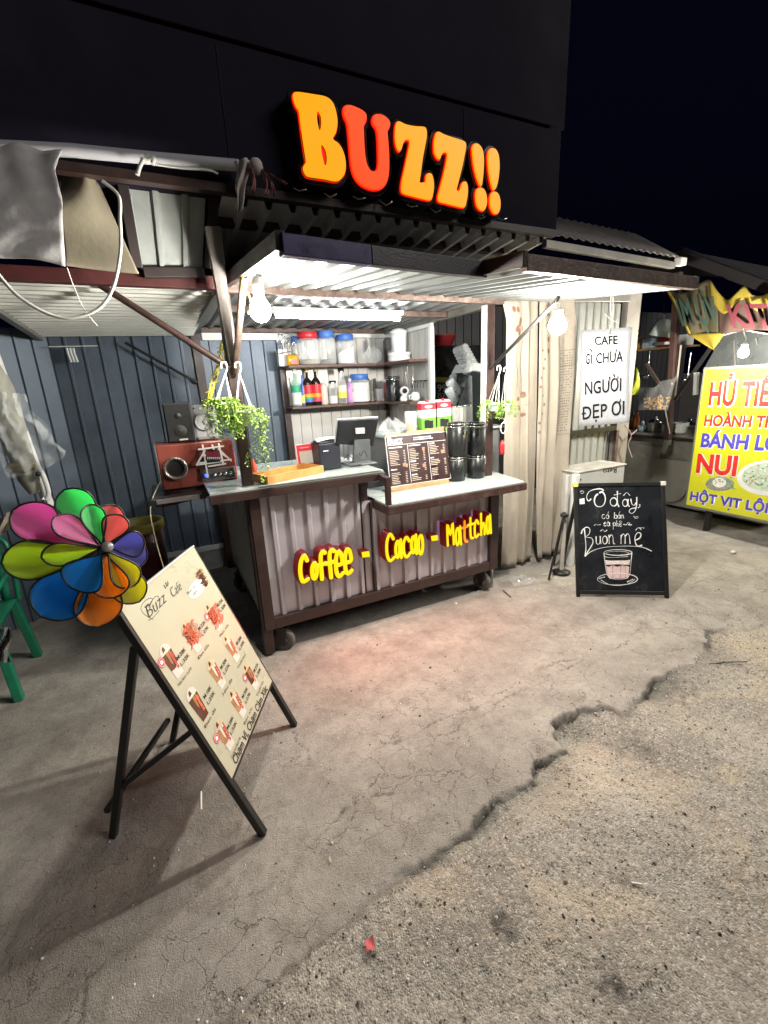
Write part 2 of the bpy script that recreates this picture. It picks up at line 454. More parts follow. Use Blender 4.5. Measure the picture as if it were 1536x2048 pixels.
class NT:
    """small node-graph helper"""
    def __init__(s, name):
        s.m = bpy.data.materials.new(name); s.m.use_nodes = True; s.nt = s.m.node_tree; s.b = s.nt.nodes['Principled BSDF']; s.tc = s.nt.nodes.new('ShaderNodeTexCoord').outputs['Object']
    def n(s, t, **k):
        o = s.nt.nodes.new('ShaderNode' + t)
        for a, v in k.items(): setattr(o, a, v)
        return o
    def link(s, a, b): s.nt.links.new(a, b)
    def noise(s, scale, detail=6, rough=.6, vec=None, dist=0):
        o = s.n('TexNoise'); o.inputs['Scale'].default_value = scale; o.inputs['Detail'].default_value = detail; o.inputs['Roughness'].default_value = rough; o.inputs['Distortion'].default_value = dist
        s.link(vec or s.tc, o.inputs['Vector']); return o.outputs[0]
    def rng(s, v, a, b, c=0, d=1):
        o = s.n('MapRange'); 
        for i, x in zip((1, 2, 3, 4), (a, b, c, d)): o.inputs[i].default_value = x
        s.link(v, o.inputs[0]); return o.outputs[0]
    def mix(s, f, a, b):
        o = s.n('Mix', data_type='RGBA')
        for i, x in ((0, f), (6, a), (7, b)):
            if hasattr(x, 'links'): s.link(x, o.inputs[i])
            elif i == 0: o.inputs[0].default_value = x
            else: o.inputs[i].default_value = (*x, 1)
        return o.outputs[2]
    def math(s, op, a, b=0.0):
        o = s.n('Math', operation=op)
        for i, x in ((0, a), (1, b)):
            if hasattr(x, 'links'): s.link(x, o.inputs[i])
            else: o.inputs[i].default_value = x
        return o.outputs[0]
    def attr(s, name):
        o = s.n('Attribute', attribute_name=name); return o.outputs['Fac']
    def bump(s, h, strength, dist=.01, normal=None):
        o = s.n('Bump'); o.inputs['Strength'].default_value = strength; o.inputs['Distance'].default_value = dist
        s.link(h, o.inputs['Height'])
        if normal: s.link(normal, o.inputs['Normal'])
        return o.outputs[0]
g = NT('worn_concrete')
base = g.mix(g.rng(g.noise(1.3, 8, .65), .35, .65), (.285, .262, .235), (.475, .437, .39))
base = g.mix(g.rng(g.noise(5.5, 10, .7), .45, .75, 0, .8), base, (.165, .142, .12))
base = g.mix(g.rng(g.noise(17, 10, .75), .46, .72, 0, .45), base, (.17, .148, .125))
base = g.mix(g.math('MULTIPLY', g.attr('near_edge'), g.rng(g.noise(230, 3, .6), .5, .7, 0, .55)), base, (.56, .51, .44))
base = g.mix(g.rng(g.noise(55, 6, .7), .55, .8, 0, .5), base, (.17, .155, .135))
base = g.mix(g.rng(g.noise(170, 3, .6), .62, .75, 0, .5), base, (.50, .48, .45))
vo = g.n('TexVoronoi', feature='DISTANCE_TO_EDGE'); vo.inputs['Scale'].default_value = 6.5
wv = g.n('VectorMath', operation='ADD'); ns = g.n('TexNoise'); ns.inputs['Scale'].default_value = 9; ns.inputs['Detail'].default_value = 6
g.link(g.tc, ns.inputs['Vector']); sc_ = g.n('VectorMath', operation='SCALE'); sc_.inputs['Scale'].default_value = .22
g.link(ns.outputs['Color'], sc_.inputs[0]); g.link(g.tc, wv.inputs[0]); g.link(sc_.outputs[0], wv.inputs[1]); g.link(wv.outputs[0], vo.inputs['Vector'])
hair = g.math('MULTIPLY', g.rng(vo.outputs['Distance'], 0, .016, 1, 0), g.rng(g.noise(1.7, 3), .38, .55))
hair = g.math('MULTIPLY', hair, g.attr('near_edge'))
dark = g.math('MAXIMUM', g.math('MULTIPLY', hair, .62), g.math('MULTIPLY', g.attr('crack'), .8))
base = g.mix(dark, base, (.035, .03, .025))
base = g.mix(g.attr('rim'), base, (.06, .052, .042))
g.link(base, g.b.inputs['Base Color']); g.b.inputs['Roughness'].default_value = .85
h = g.math('ADD', g.math('MULTIPLY', g.noise(110, 6, .7), .7), g.math('MULTIPLY', g.noise(22, 6, .7), 1.1)); h = g.math('ADD', h, g.math('MULTIPLY', g.math('MULTIPLY', g.noise(260, 4, .6), g.attr('near_edge')), .8)); h = g.math('SUBTRACT', h, g.math('MULTIPLY', hair, .6))
g.link(g.bump(h, .7, .012), g.b.inputs['Normal'])
r = NT('gravelly_asphalt')
vr = r.n('TexVoronoi'); vr.inputs['Scale'].default_value = 150; r.link(r.tc, vr.inputs['Vector'])
vr2 = r.n('TexVoronoi'); vr2.inputs['Scale'].default_value = 70; r.link(r.tc, vr2.inputs['Vector'])
grain = r.n('SeparateColor'); r.link(vr.outputs['Color'], grain.inputs[0])
rb = r.mix(r.rng(r.noise(1.6, 7, .6), .36, .62), (.23, .207, .178), (.40, .363, .312))
rb = r.mix(r.rng(r.noise(2.3, 6, .6, None, .6), .50, .66, 0, .7), rb, (.50, .41, .29))       # sandy patches
rb = r.mix(r.math('MULTIPLY', r.rng(grain.outputs[0], .6, .95), .6), rb, (.60, .57, .52))
rb = r.mix(r.rng(grain.outputs[1], .74, .95, 0, .65), rb, (.15, .13, .11))
rb = r.mix(r.rng(vr2.outputs['Distance'], .0, .16, .4, 0), rb, (.55, .53, .49))
rb = r.mix(r.attr('stain'), rb, (.028, .026, .025))
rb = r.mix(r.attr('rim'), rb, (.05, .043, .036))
r.link(rb, r.b.inputs['Base Color']); r.b.inputs['Roughness'].default_value = .8
hh = r.math('ADD', r.rng(vr.outputs['Distance'], 0, .6, 1, 0), r.math('MULTIPLY', r.noise(120, 5, .7), .8)); hh = r.math('ADD', hh, r.rng(vr2.outputs['Distance'], 0, .22, .35, 0)); hh = r.math('ADD', hh, r.math('MULTIPLY', r.noise(30, 6, .7), 1.6))
r.link(r.bump(hh, .5, .010), r.b.inputs['Normal'])
near_edge = np.clip(1.25 - np.abs(road_sd) / 1.1, 0, 1)
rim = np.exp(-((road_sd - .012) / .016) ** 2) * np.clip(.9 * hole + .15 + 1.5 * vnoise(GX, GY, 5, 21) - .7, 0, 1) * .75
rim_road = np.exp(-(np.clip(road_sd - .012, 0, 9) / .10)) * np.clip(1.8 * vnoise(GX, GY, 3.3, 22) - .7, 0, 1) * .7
stain = np.zeros(GX.shape)
for px, py, rad, k in ((1005, 1842, .055, .8), (1228, 1960, .045, .95), (1330, 1360, .2, .45), (1260, 1480, .12, .4), (1240, 1740, .04, .5), (665, 1972, .03, .35)):
    p = at(px, py, z=0); q = ((GX - p.x) ** 2 + (GY - p.y) ** 2) / rad ** 2
    stain = np.maximum(stain, k * np.clip(1.4 - q - 1.2 * vnoise(GX, GY, 35, 23), 0, 1))
grid_mesh('pavement', quads[~cm], g.m, {'crack': crk_h, 'near_edge': near_edge, 'rim': rim})
grid_mesh('road', quads[cm], r.m, {'stain': stain, 'rim': np.maximum(rim_road, rim)})
o = MB().box((-300, -300, -.4), (300, 300, -.16)).build('ground', pm('far_ground', (.10, .09, .08), .9, 0, .3, .8)); o['kind'] = 'structure'
# loose grit: nobody could count it
mb = MB(); pts = 0
ang = [2 * math.pi * i / 5 for i in range(5)]
def ground_z(x, y):
    i = min(max(int(np.searchsorted(gx, x)), 1), nx - 1); j = min(max(int(np.searchsorted(gy, y)), 1), ny - 1)
    return float(GZ[j, i]), float(road_sd[j, i])
while pts < 7500:
    x = random.uniform(-.6, 3.6); y = random.uniform(.4, 3.2)
    z, sd = ground_z(x, y)
    if sd < 0 and random.random() > (.10 if sd < -.1 else .30): continue
    rr = random.choice((.0015, .0020, .0028, .0040)) * random.uniform(.8, 1.3) * (1.7 if random.random() < .06 else 1)
    mi = random.choice((0, 0, 0, 1, 1, 2)); a0 = random.uniform(0, 6); sq = random.uniform(.5, .9)
    vs = [(x + rr * math.cos(a + a0) * random.uniform(.7, 1.25), y + rr * math.sin(a + a0) * random.uniform(.7, 1.25), z + rr * random.uniform(.1, .4)) for a in ang]
    vs += [(x + rr * random.uniform(-.3, .3), y + rr * random.uniform(-.3, .3), z + rr * (1 + sq) * .7), (x, y, z - rr * .4)]
    mb.add(vs, [(i, (i + 1) % 5, 5) for i in range(5)] + [((i + 1) % 5, i, 6) for i in range(5)], mi)
    pts += 1
o = mb.build('gravel', [pm('pale_grit', (.62, .59, .54), .6), pm('brown_grit', (.22, .17, .13), .8), pm('dark_grit', (.05, .045, .04), .7)])
tag(o, 'loose grit scattered over the broken road surface', 'gravel', kind='stuff')
def litter(name, label, cat, px, py, shape, mat):
    p = at(px, py, z=0); p.z = ground_z(p.x, p.y)[0]
    o = shape(p).build(name, mat); tag(o, label, cat)
litter('cigarette_butt', 'white cigarette butt on the gravelly road', 'litter', 1275, 1755, lambda p: MB().tube([p + V(-.013, .010, .006), p + V(.013, -.010, .006)], .0036, 8), paper_white)
litter('paper_scrap', 'small red scrap lying on the road in the foreground', 'litter', 738, 1888, lambda p: MB().grid(lambda u, v: p + V((u - .5) * .028 + .006 * v, (v - .5) * .03, .012 + .004 * math.sin(5 * u + 3 * v)), 4, 4), pm('red_scrap', (.50, .09, .10), .7))
litter('drinking_straw', 'black straw lying on the concrete by the right cart wheel', 'litter', 1015, 1190, lambda p: MB().tube([p + V(-.012, -.05, .006), p + V(.014, .065, .006)], .004, 6), black_plastic)
litter('leaf', 'tiny pale leaf on the cracked concrete edge', 'litter', 660, 1722, lambda p: MB().grid(lambda u, v: p + V((u - .5) * .008, (v - .5) * .02, .006 + .002 * math.sin(3 * u)), 2, 3), pm('dry_leaf', (.5, .42, .25), .7))
litter('twig', 'thin dark twig on the road by the broken kerb edge', 'litter', 1455, 1323, lambda p: MB().tube([p + V(-.10, .045, .008), p + V(.0, .004, .011), p + V(.10, -.05, .01)], .003, 5), dark_metal)
p = at(1042, 1166, z=0)
mb = MB(); mb.grid(lambda u, v: p + V((u - .5) * .20 * (1 + .2 * math.sin(7 * v)), (v - .5) * .14, .012 + .03 * abs(math.sin(9 * u + 4 * v) * math.cos(8 * v - 3 * u))), 14, 10, smooth=False)
tag(mb.build('plastic_bag', film), 'crumpled clear plastic bag on the ground beside the right cart wheel', 'litter')
litter('paper_scrap', 'white crumpled scrap on the far concrete right of the chalkboard', 'litter', 1466, 1108, lambda p: MB().ball(p + V(0, 0, .015), .022, 4, sc=(1.4, 1, .7)), paper_white)
litter('bottle_cap', 'tiny white cap on the concrete in front of the cart wheel', 'litter', 912, 1206, lambda p: MB().lathe([(.0, .006), (.010, .006), (.011, 0)], p, 10), paper_white)
# ================================================================ dark building with the overhanging front
bw = pm('dark_cladding', (.0150, .0125, .0245), .85, 0, .15, 1.2, .08, 25, .3, (.003, .003, .006), spec=.12)
bt = thing('building', 'tall dark windowless building front rising behind the glowing sign', 'building', (-2, 2.4, 2.5))
MB().box((-9, 2.31, 2.995), (2.425, 3.4, 9)).build('upper_wall', bw, bt, bevel=.004)
MB().box((-9, 2.285, 2.46), (2.375, 3.4, 2.965)).build('fascia', bw, bt, bevel=.004)
MB().box((-9, 2.335, 2.9655), (2.39, 3.4, 2.9945)).build('ledge', pm('ledge_dark', (.02, .018, .026), .8), bt)
MB().box((-9, 2.275, 2.425), (2.37, 2.32, 2.4595)).build('drip_edge', brown, bt)
for k in range(5):
    MB().box((-3.2 + k * 1.22, 2.2825, 2.48), (-3.196 + k * 1.22, 2.2848, 2.95)).build('panel_joint', pm('joint_dark', (.004, .004, .006), .9), bt)
    for zz_ in (3.6, 4.6):
        MB().lathe([(.007, 0), (.005, .004), (.001, .005)], (0, 0, 0), 8, 0, Matrix.Translation((-3.0 + k * 1.22, 2.31, zz_)) @ Matrix.Rotation(R(90), 4, 'X')).build('screw', dark_metal, bt)
MB().corr((.42, 2.33, 2.432), (1.93, 0, 0), (0, 1.5, -.16), (0, 0, -1), .112, .035, 'rib').build('soffit', pm('soffit_metal', (.70, .69, .67), .45, .3, .1, 4, .03, 40, .3, (.12, .12, .12)), bt, solid=.001)
for yy, zz in ((2.55, 2.395), (3.1, 2.34)): MB().bar((.42, yy, zz), (2.35, yy, zz), .05, .035).build('soffit_beam', brown, bt)
# ---- illuminated sign on the fascia
SP = Plane((0, 2.19, 2.6), (0, -1, 0))
def z2(p): return (500 + p[0] / 2.56, 150 + p[1] / 2.56)
BUZZ = [
 ('letter', 'amber', [[(228,92),(250,86),(330,98),(390,110),(425,140),(442,190),(448,240),(440,290),(425,325),(455,350),(478,390),(490,440),(488,490),(470,525),(440,537),(380,525),(310,515),(290,505),(278,480),(280,460),(292,440),(284,380),(272,300),(262,220),(255,175),(240,150),(228,115)],
   [(345,180),(355,178),(368,200),(372,240),(366,275),(355,280),(347,250),(342,210)], [(365,352),(380,355),(395,385),(400,425),(395,455),(383,460),(374,430),(366,390)]]),
 ('letter', 'red', [[(485,175),(492,158),(515,153),(560,170),(590,190),(598,215),(590,240),(583,255),(584,300),(588,380),(596,440),(612,480),(635,494),(655,485),(664,450),(664,380),(660,300),(652,265),(638,245),(634,222),(645,203),(670,200),(700,215),(718,240),(715,262),(705,285),(710,350),(714,430),(712,500),(700,545),(680,570),(650,580),(615,575),(575,555),(545,520),(528,470),(520,400),(513,310),(505,240),(490,205)]]),
 ('letter', 'amber', [[(750,300),(752,262),(760,238),(775,240),(800,252),(850,262),(895,265),(906,285),(905,320),(896,370),(885,430),(876,500),(870,545),(880,552),(905,545),(908,520),(915,505),(930,505),(940,530),(943,570),(938,610),(928,634),(890,628),(840,615),(795,602),(782,585),(785,540),(798,480),(815,400),(825,345),(820,325),(800,325),(785,345),(778,370),(768,382),(757,360),(751,330)]]),
 ('letter', 'amber', [[(950,380),(950,335),(958,300),(970,290),(1000,305),(1060,325),(1100,340),(1108,360),(1100,410),(1085,480),(1068,550),(1060,585),(1070,595),(1082,585),(1092,555),(1105,545),(1115,560),(1117,600),(1110,645),(1100,672),(1060,665),(1000,650),(975,642),(970,620),(985,560),(1005,480),(1018,410),(1012,390),(995,390),(982,405),(975,424),(963,415),(953,395)]]),
 ('exclamation_mark', 'amber', [[(1145,380),(1148,360),(1160,350),(1178,358),(1192,380),(1199,420),(1198,480),(1190,555),(1182,557),(1165,510),(1152,450)], [(1162,610),(1168,585),(1185,577),(1203,588),(1214,620),(1214,660),(1203,687),(1185,685),(1168,660)]]),
 ('exclamation_mark', 'amber', [[(1225,410),(1230,385),(1245,374),(1265,385),(1277,420),(1279,480),(1270,550),(1258,580),(1248,575),(1235,520),(1227,460)], [(1235,635),(1242,605),(1257,597),(1275,610),(1284,645),(1282,685),(1270,705),(1252,700),(1238,670)]])]
amber = pm('amber_lit_acrylic', (.15, .05, .005), .35, 0, .05, 3, emit=(1.0, .37, .003), estr=1.12)
redlit = pm('red_lit_acrylic', (.15, .015, .003), .35, 0, .05, 3, emit=(1.0, .075, .008), estr=1.1)
edgelit = pm('red_lit_edge', (.3, .01, .01), .4, 0, .05, 3, emit=(1.0, .012, .006), estr=.9)
st = thing('shop_sign', 'glowing orange BUZZ!! letters on the dark building front above the stall', 'sign', (1.4, 2.28, 2.5))
Zf = V(0, -1, 0)
for kind, col, loops in BUZZ:
    L2 = []
    for lp in loops:
        q = [SP(*z2(p)) for p in smooth_pts(lp, 3, True)]
        L2.append([(p.x, p.z) for p in q])
    hb = curve_shape('backing', [L2[0]] + ([L2[1]] if kind == 'exclamation_mark' else []), (0, 2.283, 0), (1, 0, 0), (0, 0, 1), (0, -1, 0), .066, black_gloss, st, offset=.020, bevel=.004)
    eg = curve_shape('glow_edge', L2, (0, 2.2125, 0), (1, 0, 0), (0, 0, 1), (0, -1, 0), .009, edgelit, st, offset=.006)
    le = curve_shape(kind, L2, (0, 2.2030, 0), (1, 0, 0), (0, 0, 1), (0, -1, 0), .008, redlit if col == 'red' else amber, st, bevel=.002)
for k in range(9): MB().tube([(.72 + k * .145, 2.26, 2.475), (.74 + k * .145, 2.225, 2.452 - .01 * (k % 2)), (.775 + k * .145, 2.23, 2.462)], .004, 5).build('bracket', chrome, st)

# ================================================================ back wall, side wall
wt = thing('metal_wall', 'navy ribbed metal wall behind the speakers at the back left', 'wall', (-.3, 4.3, 0))
MB().corr((-.62, 4.3, .22), (1.76, 0, 0), (0, 0, 2.1), (0, -1, 0), .115, .016, 'narrow').build('back_sheet', sheet_navy, wt, solid=.002)
MB().corr((-2.6, 2.75, .0), (1.98, 1.55, 0), (0, 0, 2.1), (.616, -.787, 0), .115, .016, 'narrow').build('side_sheet', sheet_navy, wt, solid=.002)
MB().box((-.62, 4.27, .19), (1.14, 4.295, .235)).build('base_trim', white_paint, wt)
MB().box((-.62, 4.28, -.1), (1.14, 4.31, .188)).build('plinth', pm('plinth_concrete', (.38, .37, .34), .8, 0, .2, 6, .3, 60, .4), wt)
MB().bar((.42, 4.24, .0), (.40, 4.24, 2.08), .07, .06).build('post', brown, wt, bevel=.003)
MB().box((.46, 4.25, 2.03), (1.14, 4.29, 2.10)).build('top_trim', white_paint, wt)
t = MB().tube([at(250, 685, y=4.2), at(395, 765, y=4.2)], .011, 8).build('metal_rod', dark_metal)
tag(t, 'thin dark rod slanting across the navy ribbed wall', 'rod')
mb = MB()
for k in range(3): mb.tube([(-.50 + .02 * k, 4.2, 1.97), (-.50 + .02 * k, 4.2, 1.93), (-.49 + .02 * k, 4.19, 1.87)], .008, 6)
mb.tube([(-.61, 4.2, 1.98), (-.3, 4.2, 1.985)], .004, 5)
tag(mb.build('clothes_peg', white_plastic), 'small white pegs on a string at the top left of the navy wall', 'peg')

# ================================================================ stall canopy: posts, roof, awnings, struts
ct = thing('stall_canopy', 'ribbed metal stall roof with raised awning flaps on brown steel posts', 'canopy', (1.2, 2.6, 0))
AP, AN = (0, 2.52, 2.115), (0, -.1, 1)
def aw(px, py): return hit(px, py, AP, AN)
def awz(y): return 2.115 + .1 * (y - 2.52)
MB().bar((.405, 2.56, .02), (.405, 2.56, 2.09), .06, .05).build('left_post', brown, ct, bevel=.004)
MB().bar((2.175, 2.66, .02), (2.175, 2.66, 2.10), .07, .05).build('right_post', brown, ct, bevel=.004)
MB().box((2.128, 2.636, 1.0), (2.1385, 2.684, 2.09)).build('post_trim', white_paint, ct)
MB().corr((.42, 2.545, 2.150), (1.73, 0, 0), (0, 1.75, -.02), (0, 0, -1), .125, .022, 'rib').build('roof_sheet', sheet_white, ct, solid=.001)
for xa, xb, yy, zz in ((.42, 2.19, 2.545, 2.098), (.45, 2.15, 3.15, 2.10), (.45, 2.15, 4.2, 2.105)): MB().bar((xa, yy, zz), (xb, yy, zz), .05, .04).build('roof_beam', brown_rust, ct, bevel=.003)
for xx, ya in ((.40, 2.58), (2.185, 2.72)): MB().bar((xx, ya, 2.103), (xx, 4.24, 2.103), .06, .05).build('side_beam', greymetal, ct, bevel=.003)
# front awning, two flaps side by side
def awning(x0, x1, ya, yb, pitch=.105, depth=.013):
    m = MB(); vs = []; x = x0
    while x < x1:
        for f, h in ((0, 0), (.66, 0), (.74, 1), (.90, 1)):
            xx = x + f * pitch
            if xx < x1: vs.append((xx, h))
        x += pitch
    vs.append((x1, 0)); pts = []
    for xx, h in vs:
        y0 = ya + (yb - ya) * (xx - x0) / (x1 - x0)
        pts += [V(xx, y0, awz(y0) - h * depth), V(xx, 2.53, awz(2.53) - h * depth)]
    return m.add(pts, [(2 * i, 2 * i + 2, 2 * i + 3, 2 * i + 1) for i in range(len(vs) - 1)])
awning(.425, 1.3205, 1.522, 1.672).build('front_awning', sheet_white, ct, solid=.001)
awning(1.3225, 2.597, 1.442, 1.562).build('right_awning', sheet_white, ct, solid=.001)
lipb = pm('painted_beam', (.016, .012, .022), .4, .1, .3, 9, .12, 130, .45, (.08, .06, .05))
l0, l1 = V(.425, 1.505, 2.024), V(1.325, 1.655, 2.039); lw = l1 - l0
MB().bar(l0 + lw * .0, l0 + lw * .36, .036, .062).build('awning_lip', pm('indigo_reflection_beam', (.018, .009, .085), .35, .1, .3, 9, .04, 130, .3, (.02, .012, .05)), ct, bevel=.003)  # blue reflection on the left part of the lip put into its colour
MB().bar(l0 + lw * .3605, l1, .035, .062).build('awning_lip', lipb, ct, bevel=.003)
MB().bar((1.325, 1.425, 2.014), (2.60, 1.545, 2.028), .035, .058).build('awning_lip', brown_rust, ct, bevel=.003)
MB().bar((.425, 1.50, 2.035), (.425, 2.54, 2.13), .03, .055).build('awning_side', brown, ct, bevel=.003)
MB().bar((1.31, 1.40, 2.022), (1.31, 1.70, 2.05), .022, .055).build('awning_side', brown, ct, bevel=.003)
MB().bar((2.60, 1.55, 2.04), (2.60, 2.5, 2.135), .03, .05).build('awning_side', greymetal, ct, bevel=.003)
MB().bar((2.2, 2.55, 2.135), (2.60, 2.55, 2.14), .05, .05).build('hinge_beam', greymetal, ct, bevel=.003)
# left flap
MB().corr((-.64, 2.60, 2.125), (0, 1.66, -.05), (1.03, 0, .01), (0, 0, -1), .09, .026, 'rib').build('left_awning', pm('pale_flap_metal', (.66, .67, .64), .4, .2, .08, 3, .03, 30, .2, (.3, .29, .25)), ct, solid=.001)
MB().bar((-1.2, 2.575, 2.125), (.385, 2.575, 2.125), .05, .06).build('left_lip', pm('maroon_beam', (.075, .018, .018), .5, .1, .3, 6, .1, 80, .4), ct, bevel=.003)
MB().bar((-.66, 2.62, 2.10), (-.66, 4.25, 2.045), .04, .04).build('left_side', greymetal, ct, bevel=.003)
MB().tube([(-.13, 2.64, 2.11), (.385, 2.52, 1.72)], .016, 8).build('strut', brown, ct)
MB().tube([(.405, 2.51, 1.70), at(488, 552, y=2.12)], .017, 8).build('strut', brown_rust, ct)
MB().tube([(2.165, 2.62, 1.68), at(1112, 603, y=1.87), at(1118, 592, y=1.86)], .011, 8).build('strut', dark_metal, ct)
# the tapered plate leaning from the post towards the eave
a, b, c, d = (at(*p, y=2.48) for p in ((459, 728), (472, 728), (484, 690), (452, 660)))
e, f2 = at(410, 452, y=2.27), at(442, 452, y=2.27)
MB().prism([a, b, f2, e], (0, .035, 0)).build('raking_plate', pm('raking_steel', (.07, .06, .055), .5, .3, .25, 8, .1, 80, .4), ct, bevel=.003)
# wrapping and yellow twine round the post
mb = MB()
for k in range(16):
    z0 = 1.55 + k * .022; w = .03 + .012 * random.random(); x0 = .30 + k * .0035
    q = at(412 + 2.3 * k + 6 * random.random(), 805 - 8 * k, y=2.66); a_ = random.uniform(.3, 1.6)
    mb.tube([q - V(.028 * math.cos(a_), 0, .028 * math.sin(a_)), q + V(.004, -.012, 0), q + V(.026 * math.cos(a_), 0, .03 * math.sin(a_))], .0032, 5)
mb.tube(smooth_pts([at(*p_, y=2.66) for p_ in ((421, 800), (428, 772), (436, 735), (443, 690), (450, 665))], 5), .005, 6)
mb.tube(smooth_pts([at(*p_, y=2.66) for p_ in ((414, 806), (424, 760), (440, 715), (446, 668))], 5), .004, 6)
tag(mb.build('yellow_twine', pm('yellow_plastic_twine', (.62, .55, .06), .5, 0, .2, 30)), 'yellow twine tied along the left stall post above the plants', 'twine')
yc = pm('yellow_cable_skin', (.68, .52, .03), .4)
tag(MB().tube(smooth_pts([at(490, 540, y=2.11), at(484, 525, y=2.11), at(494, 520, y=2.1), at(488, 545, y=2.1), at(483, 570, y=2.1), at(497, 590, y=2.1), at(503, 612, y=2.1), at(496, 628, y=2.1)], 6), .0042, 6).build('cable', yc), 'yellow cable looping down to the left light bulb', 'cable')

# ---- lamps
bulb_m = pm('lit_bulb', (.9, .9, .9), .4, 0, 0, 3, emit=(1.0, .96, .86), estr=BULB)
tube_m = pm('lit_tube', (.9, .9, .9), .4, 0, 0, 3, emit=(.93, .97, 1.0), estr=TUBE)
def bulb(c, label, top, cord_end, r=.046, k=1.0):
    t = thing('light_bulb', label, 'bulb', (c[0], c[1], c[2] + .14), 'bare bulbs hung over the stalls')
    pr = [(.001, -r), (r * .5, -r * .86), (r * .86, -r * .5), (r, 0), (r * .9, r * .45), (r * .66, r * .85), (.019, r * 1.2)]
    MB().lathe(pr, c, 18).build('globe', bulb_m if k == 1 else pm('lit_bulb_%d' % int(k * 100), (.9, .9, .9), .4, 0, 0, 3, emit=(1.0, .95, .84), estr=BULB * k), t)
    MB().lathe([(.0195, r * 1.2 + .001), (.021, r * 1.25), (.024, r * 1.6), (.024, top * .8), (.018, top), (.001, top + .002)], c, 16).build('holder', white_plastic, t)
    MB().tube([V(c) + V(0, 0, top), V(c) + V(.01, 0, top + .02), V(cord_end)], .004, 6).build('cord', white_cord, t)
    return t
bulb(at(521, 622, y=2.1), 'lit bare bulb in white holder at the left end of the awning', .135, at(500, 532, y=2.13), k=.58)
bulb(at(1115, 652, y=1.85), 'lit bare bulb on a strut in front of the curtain', .09, at(1112, 605, y=1.87), k=1.5)
bulb(at(1487, 706, x=4.5), 'lit bare bulb above the yellow food sign', .085, at(1487, 655, x=4.53), .038, k=1.5)
tt = thing('tube_light', 'long lit fluorescent tube under the stall roof', 'lamp', (1.2, 3.0, 2.07))
MB().tube([at(552, 631, y=3.0), at(799, 637, y=3.0)], .014, 12).build('tube', tube_m, tt)
a, b = at(545, 622, y=3.0), at(806, 629, y=3.0)
MB().bar(a + V(0, .005, .012), b + V(0, .005, .012), .035, .025).build('batten', white_plastic, tt, bevel=.003)

# ================================================================ the coffee cart
kt = thing('coffee_cart', 'wheeled coffee cart of grey ribbed metal in a brown steel frame', 'cart', (1.25, 3.0, 0))
fr = MB()
fr.bar((.42, 2.55, .19), (.42, 2.55, 1.04), .062).bar((2.145, 2.55, .19), (2.145, 2.55, .86), .075, .062)
fr.bar((.451, 2.549, .225), (2.107, 2.549, .225), .058, .07)
fr.bar((.42, 2.581, .235), (.42, 3.75, .235), .05, .05).bar((2.145, 2.581, .235), (2.145, 3.75, .235), .05, .05).bar((.42, 3.77, .19), (.42, 3.77, 1.04), .05).bar((2.145, 3.77, .19), (2.145, 3.77, .86), .05).bar((.446, 3.77, .235), (2.12, 3.77, .235), .05)
fr.bar((1.095, 2.549, .905), (1.095, 2.549, 1.04), .05, .05)
fr.build('frame', brown, kt, bevel=.003)
MB().corr((.451, 2.556, .262), (.625, 0, 0), (0, 0, .80), (0, -1, 0), .108, .017, 'rib', lead=.02).build('front_panel', sheet_front, kt, solid=.001)
MB().corr((1.080, 2.552, .262), (1.028, 0, 0), (0, 0, .63), (0, -1, 0), .108, .017, 'rib', lead=.0).build('front_panel', sheet_front, kt, solid=.001)
MB().box((1.073, 2.535, .262), (1.079, 2.556, .93)).box((1.135, 2.535, .262), (1.139, 2.55, .88)).build('seam', dark_metal, kt)
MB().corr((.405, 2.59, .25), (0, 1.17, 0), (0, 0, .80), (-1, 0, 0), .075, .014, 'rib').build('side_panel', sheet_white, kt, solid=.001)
ctp = MB(); ctp.box((.19, 2.475, 1.078), (1.215, 3.30, 1.092)); ctp.build('countertop', counter_white, kt, bevel=.002)
MB().box((.185, 2.462, 1.030), (1.222, 2.500, 1.0765)).box((1.1845, 2.501, 1.030), (1.222, 3.25, 1.0765)).build('counter_rim', brown, kt, bevel=.003)
MB().box((.452, 2.468, 1.0925), (1.2, 2.474, 1.0965)).build('counter_edge', counter_white, kt)
LCZ = .892
mb = MB(); mb.prism([(1.165, 2.335, LCZ), (2.245, 2.335, LCZ), (2.33, 2.82, LCZ), (1.165, 2.82, LCZ)], (0, 0, .012)); mb.build('lower_counter', counter_white, kt, bevel=.002)
MB().box((1.155, 2.318, .842), (2.258, 2.352, .8915)).box((1.155, 2.353, .842), (1.185, 2.6, .8915)).build('lower_rim', pm('chipped_brown', (.040, .017, .015), .45, .1, .3, 11, .4, 100, .6, (.16, .12, .10)), kt, bevel=.003)
MB().bar((2.244, 2.353, .867), (2.33, 2.81, .867), .024, .049).build('rim_end', brown, kt, bevel=.003)
MB().bar((1.166, 2.328, .9055), (1.166, 2.328, 1.075), .03, .03).bar((1.166, 2.345, 1.055), (1.19, 2.46, 1.055), .03, .035).build('counter_bracket', brown, kt, bevel=.002)
# side shelf
MB().box((-.09, 2.66, 1.052), (.40, 3.10, 1.066)).build('side_shelf', black_top, kt, bevel=.002)
MB().box((-.095, 2.635, 1.038), (.165, 2.658, 1.062)).build('shelf_rail', pm('aluminium', (.55, .55, .54), .35, .8, .1), kt, bevel=.002)
for xa, xb in ((-.1, -.066), (.15, .185)): MB().box((xa, 2.63, 1.036), (xb, 2.6345, 1.064)).build('rail_cap', black_plastic, kt)
MB().bar((-.06, 2.68, 1.03), (-.06, 3.08, 1.03), .03).bar((.405, 3.2, .96), (-.04, 2.7, 1.02), .025).build('shelf_bracket', brown, kt)
